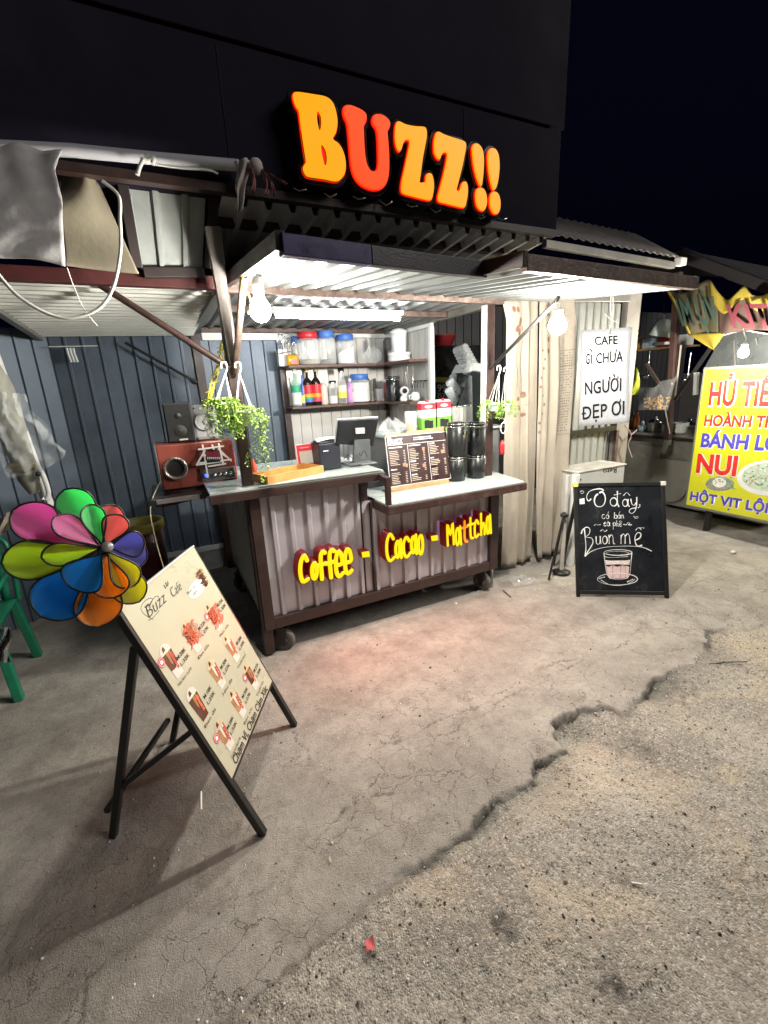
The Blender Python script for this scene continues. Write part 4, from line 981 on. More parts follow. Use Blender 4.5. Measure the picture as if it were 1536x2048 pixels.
for xx, zz in ((.02, .06), (.02, .90), (.115, .06)):
    MB().lathe([(.006, 0), (.005, .003), (.001, .003)], (0, 0, 0), 10, 0, M @ Matrix.Translation((xx, -.0005, gh * zz)) @ Matrix.Rotation(R(90), 4, 'X')).build('screw', dark_metal, gk)
MB().box((.05, -.003, gh * .86), (.085, -.0005, gh * .92), 0, M).build('badge', white_plastic, gk)
# ---- red canister behind the left post
p = at(466, 950, z=1.093); p = V(.36, 2.86, SZ)
t = thing('red_canister', 'red cylinder half hidden behind the left stall post', 'canister', p)
MB().lathe([(.001, 0), (.036, 0), (.038, .01), (.038, .17), (.03, .2), (.012, .215), (.001, .215)], p, 20).build('body', red_plastic, t)
MB().lathe([(.013, .216), (.014, .24), (.001, .241)], p, 12).build('valve', dark_metal, t)
p = V(.475, 2.72, 1.0925)
tag(MB().lathe([(.001, 0), (.021, 0), (.023, .01), (.02, .08), (.009, .105), (.009, .12), (.001, .121)], p, 16).build('sauce_bottle', pm('orange_red_plastic', (.62, .10, .03), .4)), 'small orange red bottle behind the wooden tray', 'bottle')
# ---- tray
CZ = 1.0925
a, b = at(536, 969, z=CZ), at(648, 945, z=CZ)
c = at(508, 943, z=CZ + .035)
tr = thing('wooden_tray', 'honey coloured wooden tray on the left counter', 'tray', (a + b) / 2)
ux = (b - a).normalized(); uy = V(-ux.y, ux.x, 0); W_ = (b - a).length; D_ = .19; H_ = .045
M = Matrix.Identity(4)
for i in range(3): M[i][0] = ux[i]; M[i][1] = uy[i]; M[i][3] = a[i]
MB().box((.008, .008, .002), (W_ - .008, D_ - .008, .010), 0, M).build('base', wood_pine, tr)
for lo, hi in (((0, 0, 0), (W_, .0078, H_)), ((0, D_ - .0078, 0), (W_, D_, H_)), ((0, .008, 0), (.0078, D_ - .008, H_)), ((W_ - .0078, .008, 0), (W_, D_ - .008, H_))): MB().box(lo, hi, 0, M).build('side', wood_pine, tr, bevel=.0015)
# ---- red framed plaque (its code is left out)
QP = Plane(at(618, 938, z=1.10) + V(0, .02, 0), (-.12, -1, .12))
qt = thing('payment_plaque', 'red payment plaque with a blank pale square leaning at the tray', 'plaque', QP(618, 935))
MB().prism([QP(*p_) for p_ in ((597, 937), (636, 932), (629, 885), (590, 890))], QP.N * -.006).build('plate', pm('plaque_red', (.62, .035, .05), .4, 0, .05), qt, bevel=.001)
def frame_line(pl, pts, wpx, mat, name, par, lift=.001):
    mb = MB(); n = len(pts)
    for i in range(n):
        (x0_, y0_), (x1_, y1_) = pts[i], pts[(i + 1) % n]; d = math.hypot(x1_ - x0_, y1_ - y0_); nx_, ny_ = -(y1_ - y0_) / d * wpx / 2, (x1_ - x0_) / d * wpx / 2
        mb.poly([pl(x0_ + nx_, y0_ + ny_, lift + i * .0001), pl(x0_ - nx_, y0_ - ny_, lift + i * .0001), pl(x1_ - nx_, y1_ - ny_, lift + i * .0001), pl(x1_ + nx_, y1_ + ny_, lift + i * .0001)])
    return mb.build(name, mat, par)
frame_line(QP, [(597.5, 936), (635, 931.5), (628.5, 886), (591, 890.5)], 1.3, paper_white, 'border', qt)
quad(QP, [(602, 928), (627, 925), (623, 900), (598, 903)], pm('pale_print', (.46, .46, .42), .6, 0, .25, 260), 'panel', qt)
quad(QP, [(600, 897), (618, 894.8), (617.6, 893), (599.6, 895)], pm('pink_ink', (.75, .35, .38), .6), 'print', qt, .0012)
# ---- receipt printer
a, b = at(642, 943, z=CZ), at(686, 938, z=CZ)
pr = thing('receipt_printer', 'black cube receipt printer with white paper on top', 'printer', a)
w = (b - a).length; h = at(640, 889, y=a.y).z - CZ; navyb = pm('printer_black', (.018, .020, .030), .45, 0, .1, 5)
M = Matrix.Translation(a) @ Matrix.Rotation(R(3), 4, 'Z')
MB().box((0, 0, .004), (w, .16, h), 0, M).build('case', navyb, pr, bevel=.006)
MB().box((.01, .02, h + .0005), (w - .004, .13, h + .012), 0, M).build('cover', darkgrey, pr, bevel=.004)
MB().grid(lambda u, v: M @ V(.0 + (w - .005) * u, .02 + .10 * v, h + .0135 + .010 * math.sin(2.6 * u) + .012 * math.sin(3 * v)), 6, 6).build('paper', paper_white, pr, solid=.003)
MB().box((w * .18, -.0012, h * .72), (w * .42, -.0002, h * .76), 0, M).build('print', pm('pale_ink', (.6, .62, .65), .6), pr)
# ---- point of sale screen seen from behind
PS = Plane((1.2, 2.66, 1.3), (-.05, -1, -.18))
pt = thing('sales_terminal', 'black point-of-sale screen seen from behind on a grey stand', 'screen', at(722, 930, z=CZ))
scr = [(672, 889), (748, 893), (758, 836), (677, 841)]
MB().prism([PS(*p_) for p_ in scr], PS.N * -.02).build('screen_back', pm('screen_black', (.012, .013, .016), .35, 0, .1), pt, bevel=.008)
MB().prism([PS(*p_, -.0205) for p_ in ((671, 890), (749, 894), (759.5, 834), (676, 839.5))], PS.N * -.012).build('bezel', pm('grey_bezel', (.42, .42, .42), .4), pt, bevel=.003)
MB().prism([PS(*p_, .012) for p_ in ((710, 856), (728, 855), (728, 866), (711, 867))], PS.N * -.011).build('sticker', pm('silver_sticker', (.5, .5, .5), .5, 0, .3, 80), pt)
s0, s1 = PS(707, 878, .02), PS(738, 877, .02)
MB().prism([s0, s1, at(742, 920, y=2.63), at(706, 925, y=2.63)], (0, .02, 0)).build('stand_arm', darkgrey, pt, bevel=.004)
q = at(720, 930, z=CZ)
MB().prism([V(q.x - .09, q.y - .04, CZ), V(q.x + .11, q.y - .04, CZ), V(q.x + .11, q.y + .13, CZ), V(q.x - .09, q.y + .13, CZ)], (0, 0, .014)).build('stand_foot', pm('foot_grey', (.13, .135, .14), .45), pt, bevel=.006)
MB().prism([at(700, 884, y=2.76), at(716, 884, y=2.76), at(716, 922, y=2.76), at(700, 922, y=2.76)], (0, .05, 0)).build('stand_box', white_plastic, pt)
for pts in ([(688, 918), (697, 910), (706, 920), (699, 926)], [(735, 915), (728, 900), (722, 912), (719, 905)]): MB().tube(smooth_pts([at(*p_, y=2.6) for p_ in pts], 5), .003, 5).build('cable', black_plastic, pt)
# ---- menu board on a wooden holder
LZ = LCZ + .0125
a, b = at(774, 986, z=LZ), at(898, 966, z=LZ)
mt = thing('counter_menu', 'dark brown printed menu board in a wooden holder on the lower counter', 'menu', (a + b) / 2)
ux = (b - a).normalized(); nn = V(ux.y, -ux.x, 0)
M = Matrix.Identity(4)
for i in range(3): M[i][0] = ux[i]; M[i][1] = -nn[i]; M[i][3] = a[i]
W_ = (b - a).length
MB().prism([M @ V(0, 0, 0), M @ V(0, .065, 0), M @ V(0, .065, .012), M @ V(0, .03, .016), M @ V(0, .022, .030), M @ V(0, 0, .026)], ux * W_).build('holder', wood_old, mt, bevel=.002)
MP = Plane(M @ V(0, .026, .022), M.to_3x3() @ V(0, -1, .20))
mp = lambda x, y: (x, y)
card = [(781, 974), (902, 956), (892, 863), (770, 874)]
MB().prism([MP(*p_) for p_ in card], MP.N * -.004).build('card', pm('menu_brown', (.040, .020, .022), .35, 0, .35, 5), mt)
MB().prism([MP(*p_, -.0045) for p_ in ((770, 876), (893, 864), (891, 852), (858, 857), (857, 859), (816, 862), (815, 865), (771, 870))], MP.N * -.02).build('backboard', wood_old, mt, bevel=.002)
frame_line(MP, card, 1.1, paper_white, 'border', mt, .0008)
pieces = []
pieces.append(MP.text('Buzz', (775.5, 890), (805, 886), (775, 876), paper_white, mt, bold=.025))
cream = pm('cream_ink', (.62, .52, .42), .6); orng = pm('orange_ink', (.42, .20, .11), .6)
mb = MB()
def bar_(x0, y0, x1, y1, th, mi=0): mb.poly([MP(x0, y0, .0007), MP(x1, y1, .0007), MP(x1, y1 + th, .0007), MP(x0, y0 + th, .0007)], mi)
def mrow(fx, fy):  # card coordinates 0..1 to pixels
    t0 = (770 + 122 * fx, 874 - 11 * fx); b0_ = (781 + 121 * fx, 974 - 18 * fx)
    return t0[0] + (b0_[0] - t0[0]) * fy, t0[1] + (b0_[1] - t0[1]) * fy
def mbar(fx0, fx1, fy, th, mi=0): bar_(*mrow(fx0, fy), *mrow(fx1, fy), th, mi)
mbar(.02, .98, .175, .8)
for fx in (.345, .68):
    x0_, y0_ = mrow(fx, .18); x1_, y1_ = mrow(fx, .97); mb.poly([MP(x0_, y0_, .0007), MP(x0_ + .8, y0_, .0007), MP(x1_ + .8, y1_, .0007), MP(x1_, y1_, .0007)], 0)
for fy in (.06, .10): mbar(.46, .46 + random.uniform(.22, .32), fy, 1.6)
rr_ = random.Random(5)
for (f0, f1, rows, hd) in ((.04, .30, [.30 + .034 * i for i in range(9)] + [.74 + .034 * i for i in range(7)], ((.04, .26, .22), (.04, .14, .66))), (.37, .62, [.29 + .034 * i for i in range(8)] + [.60 + .034 * i for i in range(5)] + [.86 + .034 * i for i in range(3)], ((.37, .56, .21), (.37, .46, .54), (.37, .46, .81))), (.70, .95, [.26 + .034 * i for i in range(6)] + [.56 + .034 * i for i in range(4)] + [.74 + .034 * i for i in range(5)], ((.70, .79, .21), (.70, .76, .51)))):
    for (h0, h1, fy) in hd: mbar(h0, h1, fy, 2.0)
    for fy in rows:
        mbar(f0, f0 + (f1 - f0) * rr_.uniform(.35, .62), fy, 1.0, 1); mbar(f1 - .03, f1, fy, 1.0, 1)
for cx, cy in ((.60, .32), (.58, .66), (.30, .62), (.26, .60), (.90, .42)):
    x_, y_ = mrow(cx, cy); s_ = 2.8
    mb.poly([MP(x_ - s_, y_ - s_ * 1.3, .0008), MP(x_ + s_, y_ - s_ * 1.5, .0008), MP(x_ + s_ * .7, y_ + s_, .0008), MP(x_ - s_ * .7, y_ + s_, .0008)], 2)
o = mb.build('lettering', [paper_white, cream, orng], mt); pieces.append(o); join_meshes(pieces)
# ---- canisters on the lower counter
def can_at(px, py, wpx, hpx, label, z=LZ, ang=-90, base=None):
    p = base if base else at(px, py, z=z)
    k = m_per_px(p); p = V(p.x, p.y + (wpx * k / 2 if base is None else 0), z)
    canister(p, wpx * k / 2, hpx * k, label, ang); return p, hpx * k
p, h = can_at(923, 963, 37, 50, 'short black canister nearer the menu board, under a tall one', ang=-118)
can_at(0, 0, 36, 66, 'tall black canister stacked nearer the menu board', z=p.z + h + .001, ang=-70, base=V(p.x + .003, p.y, p.z + h + .001))
p, h = can_at(963, 957, 36, 47, 'short black canister nearer the curtain, under a tall one', ang=-62)
can_at(0, 0, 37, 64, 'tall black canister stacked nearer the curtain', z=p.z + h + .001, ang=-20, base=V(p.x + .003, p.y, p.z + h + .001))
# ---- milk cartons, jug, tumblers, cup dispenser on the inner bar
ib = thing('inner_bar', 'grey inner worktop behind the lower counter holding cartons and cups', 'worktop', (1.9, 3.2, 0))
MB().box((1.50, 2.93, 1.215), (2.58, 3.42, 1.235)).build('top', counter_white, ib, bevel=.002)
MB().box((1.52, 2.96, .3), (2.56, 3.40, 1.2145)).build('body', pm('bar_grey', (.22, .22, .22), .5, .2, .1), ib)
IZ = 1.236
def carton(px, y, label):
    p = V(at(px, 860, y=y).x, y, IZ); k = m_per_px(p); w = 33 * k; h = 60 * k; d = .065
    t = thing('milk_carton', label, 'carton', p, 'milk cartons')
    MB().box(p + V(-w / 2, 0, .001), p + V(w / 2, d, h * .46)).build('green_band', pm('carton_green', (.16, .45, .05), .45, 0, .1), t)
    MB().box(p + V(-w / 2, 0, h * .4605), p + V(w / 2, d, h * .72)).build('white_band', pm('carton_white', (.72, .74, .72), .45), t)
    MB().box(p + V(-w / 2, 0, h * .7205), p + V(w / 2, d, h * .93)).build('red_band', pm('carton_red', (.60, .03, .05), .45), t)
    MB().prism([p + V(-w / 2, 0, h * .9305), p + V(-w / 2, d, h * .9305), p + V(-w / 2, d * .55, h)], V(w, 0, 0)).build('gable', pm('carton_white', (.72, .74, .72), .45), t)
    MB().lathe([(.013, 0), (.013, .018), (.001, .019)], p + V(0, d * .3, h * .955), 14).build('cap', red_plastic, t)
    MB().grid(lambda u, v: p + V((u - .5) * w * .62, -.0008, h * (.12 + .26 * v) + .004 * math.sin(6 * u)), 6, 1).build('cow_patch', black_plastic, t)
    MB().poly([p + V(q[0] * w * .28, -.0008, h * .82 + q[1] * h * .055) for q in ring(0, 0, 1, 1, 14)]).build('emblem', pm('pale_red', (.78, .45, .45), .5), t)
carton(858, 2.97, 'red, white and green milk carton nearer the glass jug'); carton(889, 2.97, 'red, white and green milk carton nearer the cup dispenser')
p = V(at(822, 860, y=3.02).x, 3.02, IZ); k = m_per_px(p)
t = thing('glass_jug', 'glass mug of pale yellow drink behind the menu board', 'mug', p)
MB().lathe([(.001, .004), (10 * k, .004), (11 * k, .012), (12 * k, 42 * k), (11.4 * k, 42 * k), (10.4 * k, .014), (.001, .014)], p, 20).build('body', clear_glass, t)
MB().lathe([(.001, .015), (10 * k, .015), (10.4 * k, 18 * k), (.001, 18 * k)], p, 18).build('drink', pm('pale_juice', (.72, .52, .16), .3), t)
MB().tube(smooth_pts([p + V(11 * k, 0, 34 * k), p + V(19 * k, 0, 33 * k), p + V(19 * k, 0, 14 * k), p + V(11 * k, 0, 11 * k)], 5), .005, 8).build('handle', clear_glass, t)
for px, lb in ((915, 'ribbed clear glass tumbler left in the pair behind the canisters'), (934, 'ribbed clear glass tumbler right in the pair behind the canisters')):
    p = V(at(px, 860, y=2.95).x, 2.95, IZ); k = m_per_px(p)
    t = thing('glass_tumbler', lb, 'glass', p, 'glass tumblers')
    prof = []
    for i in range(24):
        pass
    mb = MB(); n = 24
    def fn(u, v): 
        a = u * 2 * math.pi; r_ = (9.5 + 1.2 * v) * k * (1 + .04 * math.cos(12 * a))
        return p + V(math.cos(a) * r_, math.sin(a) * r_, v * 44 * k + .002)
    mb.grid(fn, 48, 4); mb.build('body', glass('ribbed_glass', (.75, .75, .72), .1, .35), t)
    MB().lathe([(10.6 * k, 43 * k), (11.2 * k, 43.5 * k), (11.2 * k, 46 * k), (10.4 * k, 46 * k)], p, 24).build('rim', chrome, t)
# cup dispenser: black box whose face leans back, four bundles of clear cups stuck in it
dt = thing('cup_dispenser', 'black slanted cup dispenser holding stacks of clear plastic cups', 'dispenser', (2.05, 3.2, IZ))
DY = 3.12
out = [at(*p_, y=DY) for p_ in ((906, 855), (920, 800), (937, 752), (946, 742), (968, 745), (970, 760), (972, 850))]
MB().prism(out, (0, .26, 0)).build('case', pm('dispenser_black', (.012, .016, .016), .22, 0, .1), dt, bevel=.006)
MB().prism([at(*p_, y=DY - .004) for p_ in ((906, 848), (921, 798), (938, 750), (944, 752), (946, 846))], (0, -.0, 0) if False else (0, .003, 0)).build('face', pm('dispenser_grey', (.16, .17, .18), .3, .2), dt)
MB().prism([at(*p_, y=DY - .002) for p_ in ((936, 745), (946, 726), (966, 727), (969, 743), (946, 741))], (0, .24, 0)).build('hood', clear_plastic, dt, bevel=.004)
cupm = glass('cup_stack', (.62, .66, .68), .12, .34)
for (bx, by), (tx, ty), r_, yy in (((944, 760), (914, 696), .043, DY + .07), ((960, 752), (926, 692), .040, DY + .19), ((926, 800), (899, 762), .040, DY + .07), ((934, 790), (904, 752), .036, DY + .19), ((918, 812), (896, 778), .036, DY + .06)):
    p0 = at(bx, by, y=yy); p1 = at(tx, ty, y=yy); d = (p1 - p0); L_ = d.length; d = d.normalized()
    M = Matrix.Translation(p0) @ d.to_track_quat('Z', 'Y').to_matrix().to_4x4()
    prof = []; nst = 11
    for i in range(nst):
        z = L_ * i / nst; prof += [(r_ * 1.04, z), (r_ * 1.04, z + L_ * .25 / nst), (r_ * .96, z + L_ * .3 / nst), (r_ * .93, z + L_ * .98 / nst)]
    prof += [(r_ * .75, L_ * 1.0), (r_ * .72, L_ * 1.03), (.001, L_ * 1.03)]
    MB().lathe(prof, (0, 0, 0), 22, 0, M).build('cup_stack', cupm, dt)

# ================================================================ hanging plants
leafm = [pm('leaf_bright', (.34, .50, .08), .5, 0, .25, 30), pm('leaf_mid', (.20, .36, .05), .5, 0, .25, 30), pm('leaf_pale', (.50, .60, .20), .5, 0, .2, 30)]
def leaf(mb, p, d, up, L_, W_, mi):
    d = d.normalized(); s = d.cross(up)
    s = s.normalized() if s.length > 1e-3 else V(1, 0, 0)
    n = s.cross(d)
    mb.add([p, p + d * L_ * .45 + s * W_ / 2 + n * W_ * .15, p + d * L_ - n * W_ * .2, p + d * L_ * .45 - s * W_ / 2 + n * W_ * .15, p + d * L_ * .5], [(0, 1, 4), (1, 2, 4), (2, 3, 4), (3, 0, 4)], mi)
def plant(hook, potc, label, r_pot, h_pot, stems, seed, drop=(.1, .3), spread=.11, bias=V(0, 0, 0), pot_m=white_plastic, lsize=.021):
    rr = random.Random(seed); potc = V(potc); hook = V(hook)
    t = thing('hanging_plant', label, 'plant', hook, 'trailing plants in hanging pots')
    MB().lathe([(.001, 0), (r_pot * .72, 0), (r_pot * .76, .006), (r_pot * .95, h_pot * .82), (r_pot * 1.06, h_pot * .84), (r_pot * 1.08, h_pot), (r_pot * .98, h_pot), (r_pot * .9, h_pot * .8), (.001, h_pot * .8)], potc, 22).build('pot', pot_m, t)
    cords = MB()
    cords.tube(smooth_pts([hook + V(-.012, 0, .005), hook + V(-.008, 0, .028), hook + V(.012, 0, .03), hook + V(.014, 0, .0), hook + V(.004, 0, -.022)], 4), .0042, 6)
    for i in range(4):
        a = i * math.pi / 2 + .5
        cords.tube([hook + V(.004, 0, -.02), potc + V(math.cos(a) * r_pot, math.sin(a) * r_pot, h_pot)], .0026, 5)
    cords.build('hanger', white_cord, t)
    lv = MB(); st_ = MB()
    for i in range(stems):
        a = rr.uniform(0, 2 * math.pi); o = V(math.cos(a), math.sin(a), 0)
        p0 = potc + V(0, 0, h_pot * .85) + o * r_pot * rr.uniform(.1, .85)
        L_ = rr.uniform(*drop); sp = rr.uniform(.3, 1) * spread
        up_ = rr.uniform(.005, .035)
        pts = [p0, p0 + o * sp * .5 + V(0, 0, up_), p0 + o * sp + V(0, 0, up_ * .2) + bias * .3, p0 + o * sp * 1.12 + V(0, 0, -L_ * .55) + bias * .8, p0 + o * sp * (1.05 + rr.uniform(-.2, .15)) + V(rr.uniform(-.02, .02), 0, -L_) + bias]
        pts = [V(q) for q in smooth_pts(pts, 5)]
        st_.tube(pts, .0013, 4)
        for j, q in enumerate(pts[2:]):
            for _ in range(2):
                aa = rr.uniform(0, 6.28); d = V(math.cos(aa), math.sin(aa), rr.uniform(-.7, .5))
                leaf(lv, q + d * .002, d, V(rr.uniform(-.3, .3), rr.uniform(-.3, .3), 1), lsize * rr.uniform(.7, 1.5), lsize * rr.uniform(.35, .6), rr.choice((0, 0, 1, 1, 2)))
    lv.build('foliage', leafm, t); st_.build('stems', leafm[1], t)
    return t
PY = 2.42
plant(at(448, 738, y=PY), at(452, 835, y=PY), 'bushy green trailing plant hanging left of the stall post', .052, .075, 46, 1, (.06, .17), .058)
plant(at(476, 738, y=PY), at(492, 852, y=PY), 'trailing plant in white pot hanging right of the left stall post', .055, .08, 20, 5, (.01, .08), .05, V(.02, 0, 0), pm('mottled_pot', (.55, .58, .55), .5, 0, .35, 40, 0, 60, .5, (.15, .2, .1)))
# its long tail
lv = MB()
pp = at(508, 830, y=PY)
tailt = bpy.data.objects['hanging_plant.001']
rr = random.Random(9)
for i in range(9):
    q0 = pp + V(rr.uniform(-.03, .07), rr.uniform(-.04, .04), rr.uniform(-.02, .04)); Lq = rr.uniform(.16, .36)
    for j in range(int(Lq / .009)):
        q = q0 + V(.02 * math.sin(j * .25 + i) - .0008 * j, 0, -j * .009)
        for _ in range(2):
            aa = rr.uniform(0, 6.28); leaf(lv, q, V(math.cos(aa), math.sin(aa), rr.uniform(-.8, .3)), V(0, 0, 1), .017 * rr.uniform(.7, 1.3), .010, rr.choice((0, 0, 1, 2)))
lv.build('trailing_stems', leafm, tailt)
PY2 = 2.40
plant(at(997, 742, y=PY2), at(986, 822, y=PY2), 'small plant in pale green pot hanging left of the right stall post', .037, .052, 12, 11, (.02, .12), .06, V(-.02, 0, 0), pm('pale_green_pot', (.58, .72, .64), .4), .013)
plant(at(1010, 745, y=PY2 + .06), at(1012, 822, y=PY2 + .06), 'leafy small plant in pale pot hanging in front of the curtain', .036, .048, 18, 13, (.02, .09), .055, V(.005, 0, 0), pm('pale_green_pot', (.58, .72, .64), .4), .015)
mb = MB(); c = at(1007, 856, y=2.5)
mb.tube([c + V(math.cos(a) * .026, 0, math.sin(a) * .038) for a in [i * 2 * math.pi / 16 for i in range(16)]], .004, 6, closed=True)
mb.tube([c + V(.0, 0, .038), c + V(.01, 0, .06), c + V(.0, .06, .07)], .003, 5)
tag(mb.build('hook_ring', white_cord), 'white plastic ring hooked on the right stall post', 'hook')
p = at(1004, 897, y=2.56)
tag(MB().lathe([(.001, -.045), (.019, -.04), (.02, .03), (.012, .045), (.008, .06), (.001, .061)], p, 14).build('gas_lighter', red_plastic), 'small red bottle hanging on the right stall post', 'bottle')
# ================================================================ curtains and the right corner
cloth = pm('cream_cloth', (.40, .352, .29), .85, 0, .14, 3, .25, 55, .12, (.30, .22, .15))
print_red = pm('faded_red_print', (.22, .11, .075), .85, 0, .2, 30)
print_brown = pm('faded_brown_print', (.20, .15, .09), .85, 0, .2, 30)
print_dark = pm('dark_thin_print', (.10, .085, .07), .85)
def lerp_path(path, y):
    for (x0, y0), (x1, y1) in zip(path[:-1], path[1:]):
        if y <= y1: return x0 + (x1 - x0) * (y - y0) / (y1 - y0)
    return path[-1][0]
def make_curtain(label, left, right, top, bot, CY, folds, ph, amp):
    def pos(u, v, lift=0):
        yl = top[0] + (bot[0] - top[0]) * v; yr = top[1] + (bot[1] - top[1]) * v
        xl = lerp_path(left, yl); xr = lerp_path(right, yr)
        p = at(xl + (xr - xl) * u, yl + (yr - yl) * u, y=CY)
        uu = u + .05 * math.sin(5 * v + ph) + .03 * math.sin(11 * u)
        w = math.sin(uu * folds * 6.28 + ph + .8 * math.sin(2.2 * v)) + .5 * math.sin(uu * folds * 10.3 + 2 * ph + 1.7 * v) + .22 * math.sin(uu * 31 + 6 * v + ph) + .12 * math.sin(14 * v + 9 * u)
        return p + V(0, w * amp * (.45 + .75 * v) - lift, 0)
    t = thing('curtain', label, 'curtain', pos(.5, 0), 'cloth curtains beside the stall')
    MB().grid(lambda u, v: pos(u, v), 90, 60).build('cloth', cloth, t, solid=.002)
    return t, pos
t1, pos1 = make_curtain('long cream printed curtain hanging next to the right stall post', [(1006, 600), (1016, 640), (1012, 900), (1005, 1140)], [(1077, 597), (1075, 800), (1070, 1000), (1062, 1128)], (602, 597), (1137, 1116), 2.78, 2.3, .4, .019)
t2, pos2 = make_curtain('long cream printed curtain with written band beside the hanging paper sign', [(1079, 597), (1078, 800), (1072, 1000), (1076, 1118)], [(1148, 592), (1151, 640), (1146, 760), (1133, 900), (1130, 1000), (1120, 1102)], (598, 592), (1116, 1100), 2.74, 2.6, 2.0, .019)
def motif(mb, pos, u, v, su, sv, mi, n=9, lift=.004):
    mb.poly([pos(u + su * math.cos(a), v + sv * math.sin(a), lift) for a in [2 * math.pi * i / n for i in range(n)]], mi)
rr = random.Random(3)
mb = MB()
for k in range(9): motif(mb, pos1, .25 + .45 * rr.random(), .35 + .10 * rr.random(), .05, .008, k % 2)
for k in range(8): motif(mb, pos1, .15 + .3 * rr.random(), .03 + .10 * rr.random(), .05, .012, 0)
for u0, v0, v1 in ((.30, .10, .33), (.48, .1, .36), (.7, .12, .36)):
    pts = [pos1(u0 + .04 * math.sin(9 * q / 12), v0 + (v1 - v0) * q / 12, .004) for q in range(13)]
    mb.tube(pts, .0016, 4, 2)
mb.build('print', [print_red, print_brown, print_dark], t1)
mb = MB()
for k in range(10): motif(mb, pos2, .08 + .06 * math.sin(k * 1.3), .20 + .035 * k, .022, .006, k % 2)
for v_ in (.16, .205): motif(mb, pos2, .25, v_, .055, .011, 0)
for k in range(6): motif(mb, pos2, .18 + .10 * rr.random(), .02 + .09 * rr.random(), .07, .014, 1)
for r_ in range(30):
    for c_ in range(7):
        if rr.random() < .8: motif(mb, pos2, .62 + c_ * .045 + .012 * rr.random(), .22 + r_ * .0105, .014, .0022, 2, 5)
for v_ in (.21, .27, .54): mb.tube([pos2(.60 + .36 * q / 8, v_, .004) for q in range(9)], .0013, 4, 2)
mb.tube([pos2(.60, .21 + .33 * q / 16, .004) for q in range(17)], .0013, 4, 2)
mb.build('print', [print_red, print_brown, print_dark], t2)
tag(MB().tube([(2.19, 2.76, 2.16), (3.1, 2.76, 2.19)], .009, 8).build('curtain_rod', greymetal), 'thin rod carrying the two cream curtains', 'rod')

pw = thing('panel_wall', 'grey ribbed metal panel behind the hanging paper sign', 'wall', (3.4, 2.85, .7))
MB().corr((3.10, 2.84, .62), (.66, 0, 0), (0, 0, 1.56), (0, -1, 0), .088, .012, 'narrow').build('sheet', pm('panel_grey_green', (.33, .34, .32), .45, .2, .1, 3, .05, 40, .3, (.2, .18, .15)), pw, solid=.001)
MB().bar((3.085, 2.80, .0), (3.075, 2.80, 2.2), .035, .03).build('edge_post', pm('maroon_post', (.08, .02, .02), .5, 0, .3, 8), pw, bevel=.002)
MB().bar((3.05, 2.81, 2.20), (3.80, 2.81, 2.225), .05, .07).build('top_rail', greymetal, pw, bevel=.003)
MB().bar((3.05, 2.805, 1.12), (3.78, 2.805, 1.12), .04, .04).build('middle_rail', dark_metal, pw)
MB().box((3.80, 2.80, .2), (3.97, 2.86, 2.28)).build('pillar', pm('dim_pillar', (.24, .22, .20), .6, 0, .2, 5), pw, bevel=.004)
MB().bar((3.79, 2.79, .2), (3.79, 2.79, 1.1), .035, .03).build('short_post', brown_rust, pw, bevel=.002)
# ---- small lean-to roof over it
lr = thing('lean_to_roof', 'small ribbed roof with scalloped front edge right of the building', 'roof', (3.2, 2.7, 2.45))
a = at(1098, 470, y=2.62); b = at(1357, 517, y=2.62); c = at(1105, 436, y=2.95)
MB().corr(a, b - a, V(0, .45, .30), V(0, -.55, .83), .085, .018, 'wave').build('sheet', pm('weathered_roof', (.20, .18, .17), .6, .2, .3, 5, .2, 60, .5, (.07, .06, .05)), lr, solid=.002)
MB().bar(a + V(0, .04, -.045), b + V(0, .04, -.045), .04, .05).build('gutter', greymetal, lr, bevel=.004)
MB().box(V(b.x + .005, 2.60, b.z - .05), V(b.x + .09, 2.66, b.z + .01)).build('gutter_end', white_paint, lr, bevel=.006)
zz = min(a.z, b.z) - .085
MB().prism([V(a.x - .15, 2.68, zz + .02), V(b.x - .02, 2.68, zz - .02), V(b.x - .1, 3.6, zz + .02), V(a.x - .15, 3.6, zz + .04)], (0, 0, -.01)).build('underside', pm('pale_soffit', (.78, .79, .74), .6, 0, .1, 3), lr)
MB().bar(V(a.x + .22, 2.70, zz - .012), V(a.x + .2, 3.55, zz + .01), .07, .02).build('rafter', dark_metal, lr)
# ---- hanging paper sign
dirv = at(1210, 755, y=2.6) - V(EYE); nrm = -V(dirv.x, dirv.y, 0).normalized()
HP = Plane(at(1210, 755, y=2.6), nrm)
ht = thing('hanging_notice', 'white paper notice CAFE GÌ CHƯA NGƯỜI ĐẸP ƠI hanging from the awning', 'sign', HP(1210, 655))
TLp, TRp, BRp, BLp = (1161, 661), (1264.5, 654), (1258, 845), (1158, 853)
def curl(u, v): return .010 * math.sin(3.0 * v + .4) * (u - .3) + .020 * (u - .5) ** 2 * v
def sheet_pt(u, v, lift=0):
    x = (TLp[0] + (TRp[0] - TLp[0]) * u) * (1 - v) + (BLp[0] + (BRp[0] - BLp[0]) * u) * v
    y_ = (TLp[1] + (TRp[1] - TLp[1]) * u) * (1 - v) + (BLp[1] + (BRp[1] - BLp[1]) * u) * v
    x += 2.5 * math.sin(math.pi * v) * (-1 if u > .5 else .2) * abs(u - .5) * 2
    return HP(x, y_, curl(u, v) + lift)
MB().grid(sheet_pt, 10, 16).build('paper', pm('glossy_paper', (.52, .535, .58), .3, 0, .02, 4), ht, solid=.0012)
ink = pm('notice_ink', (.012, .012, .014), .7, spec=.15)
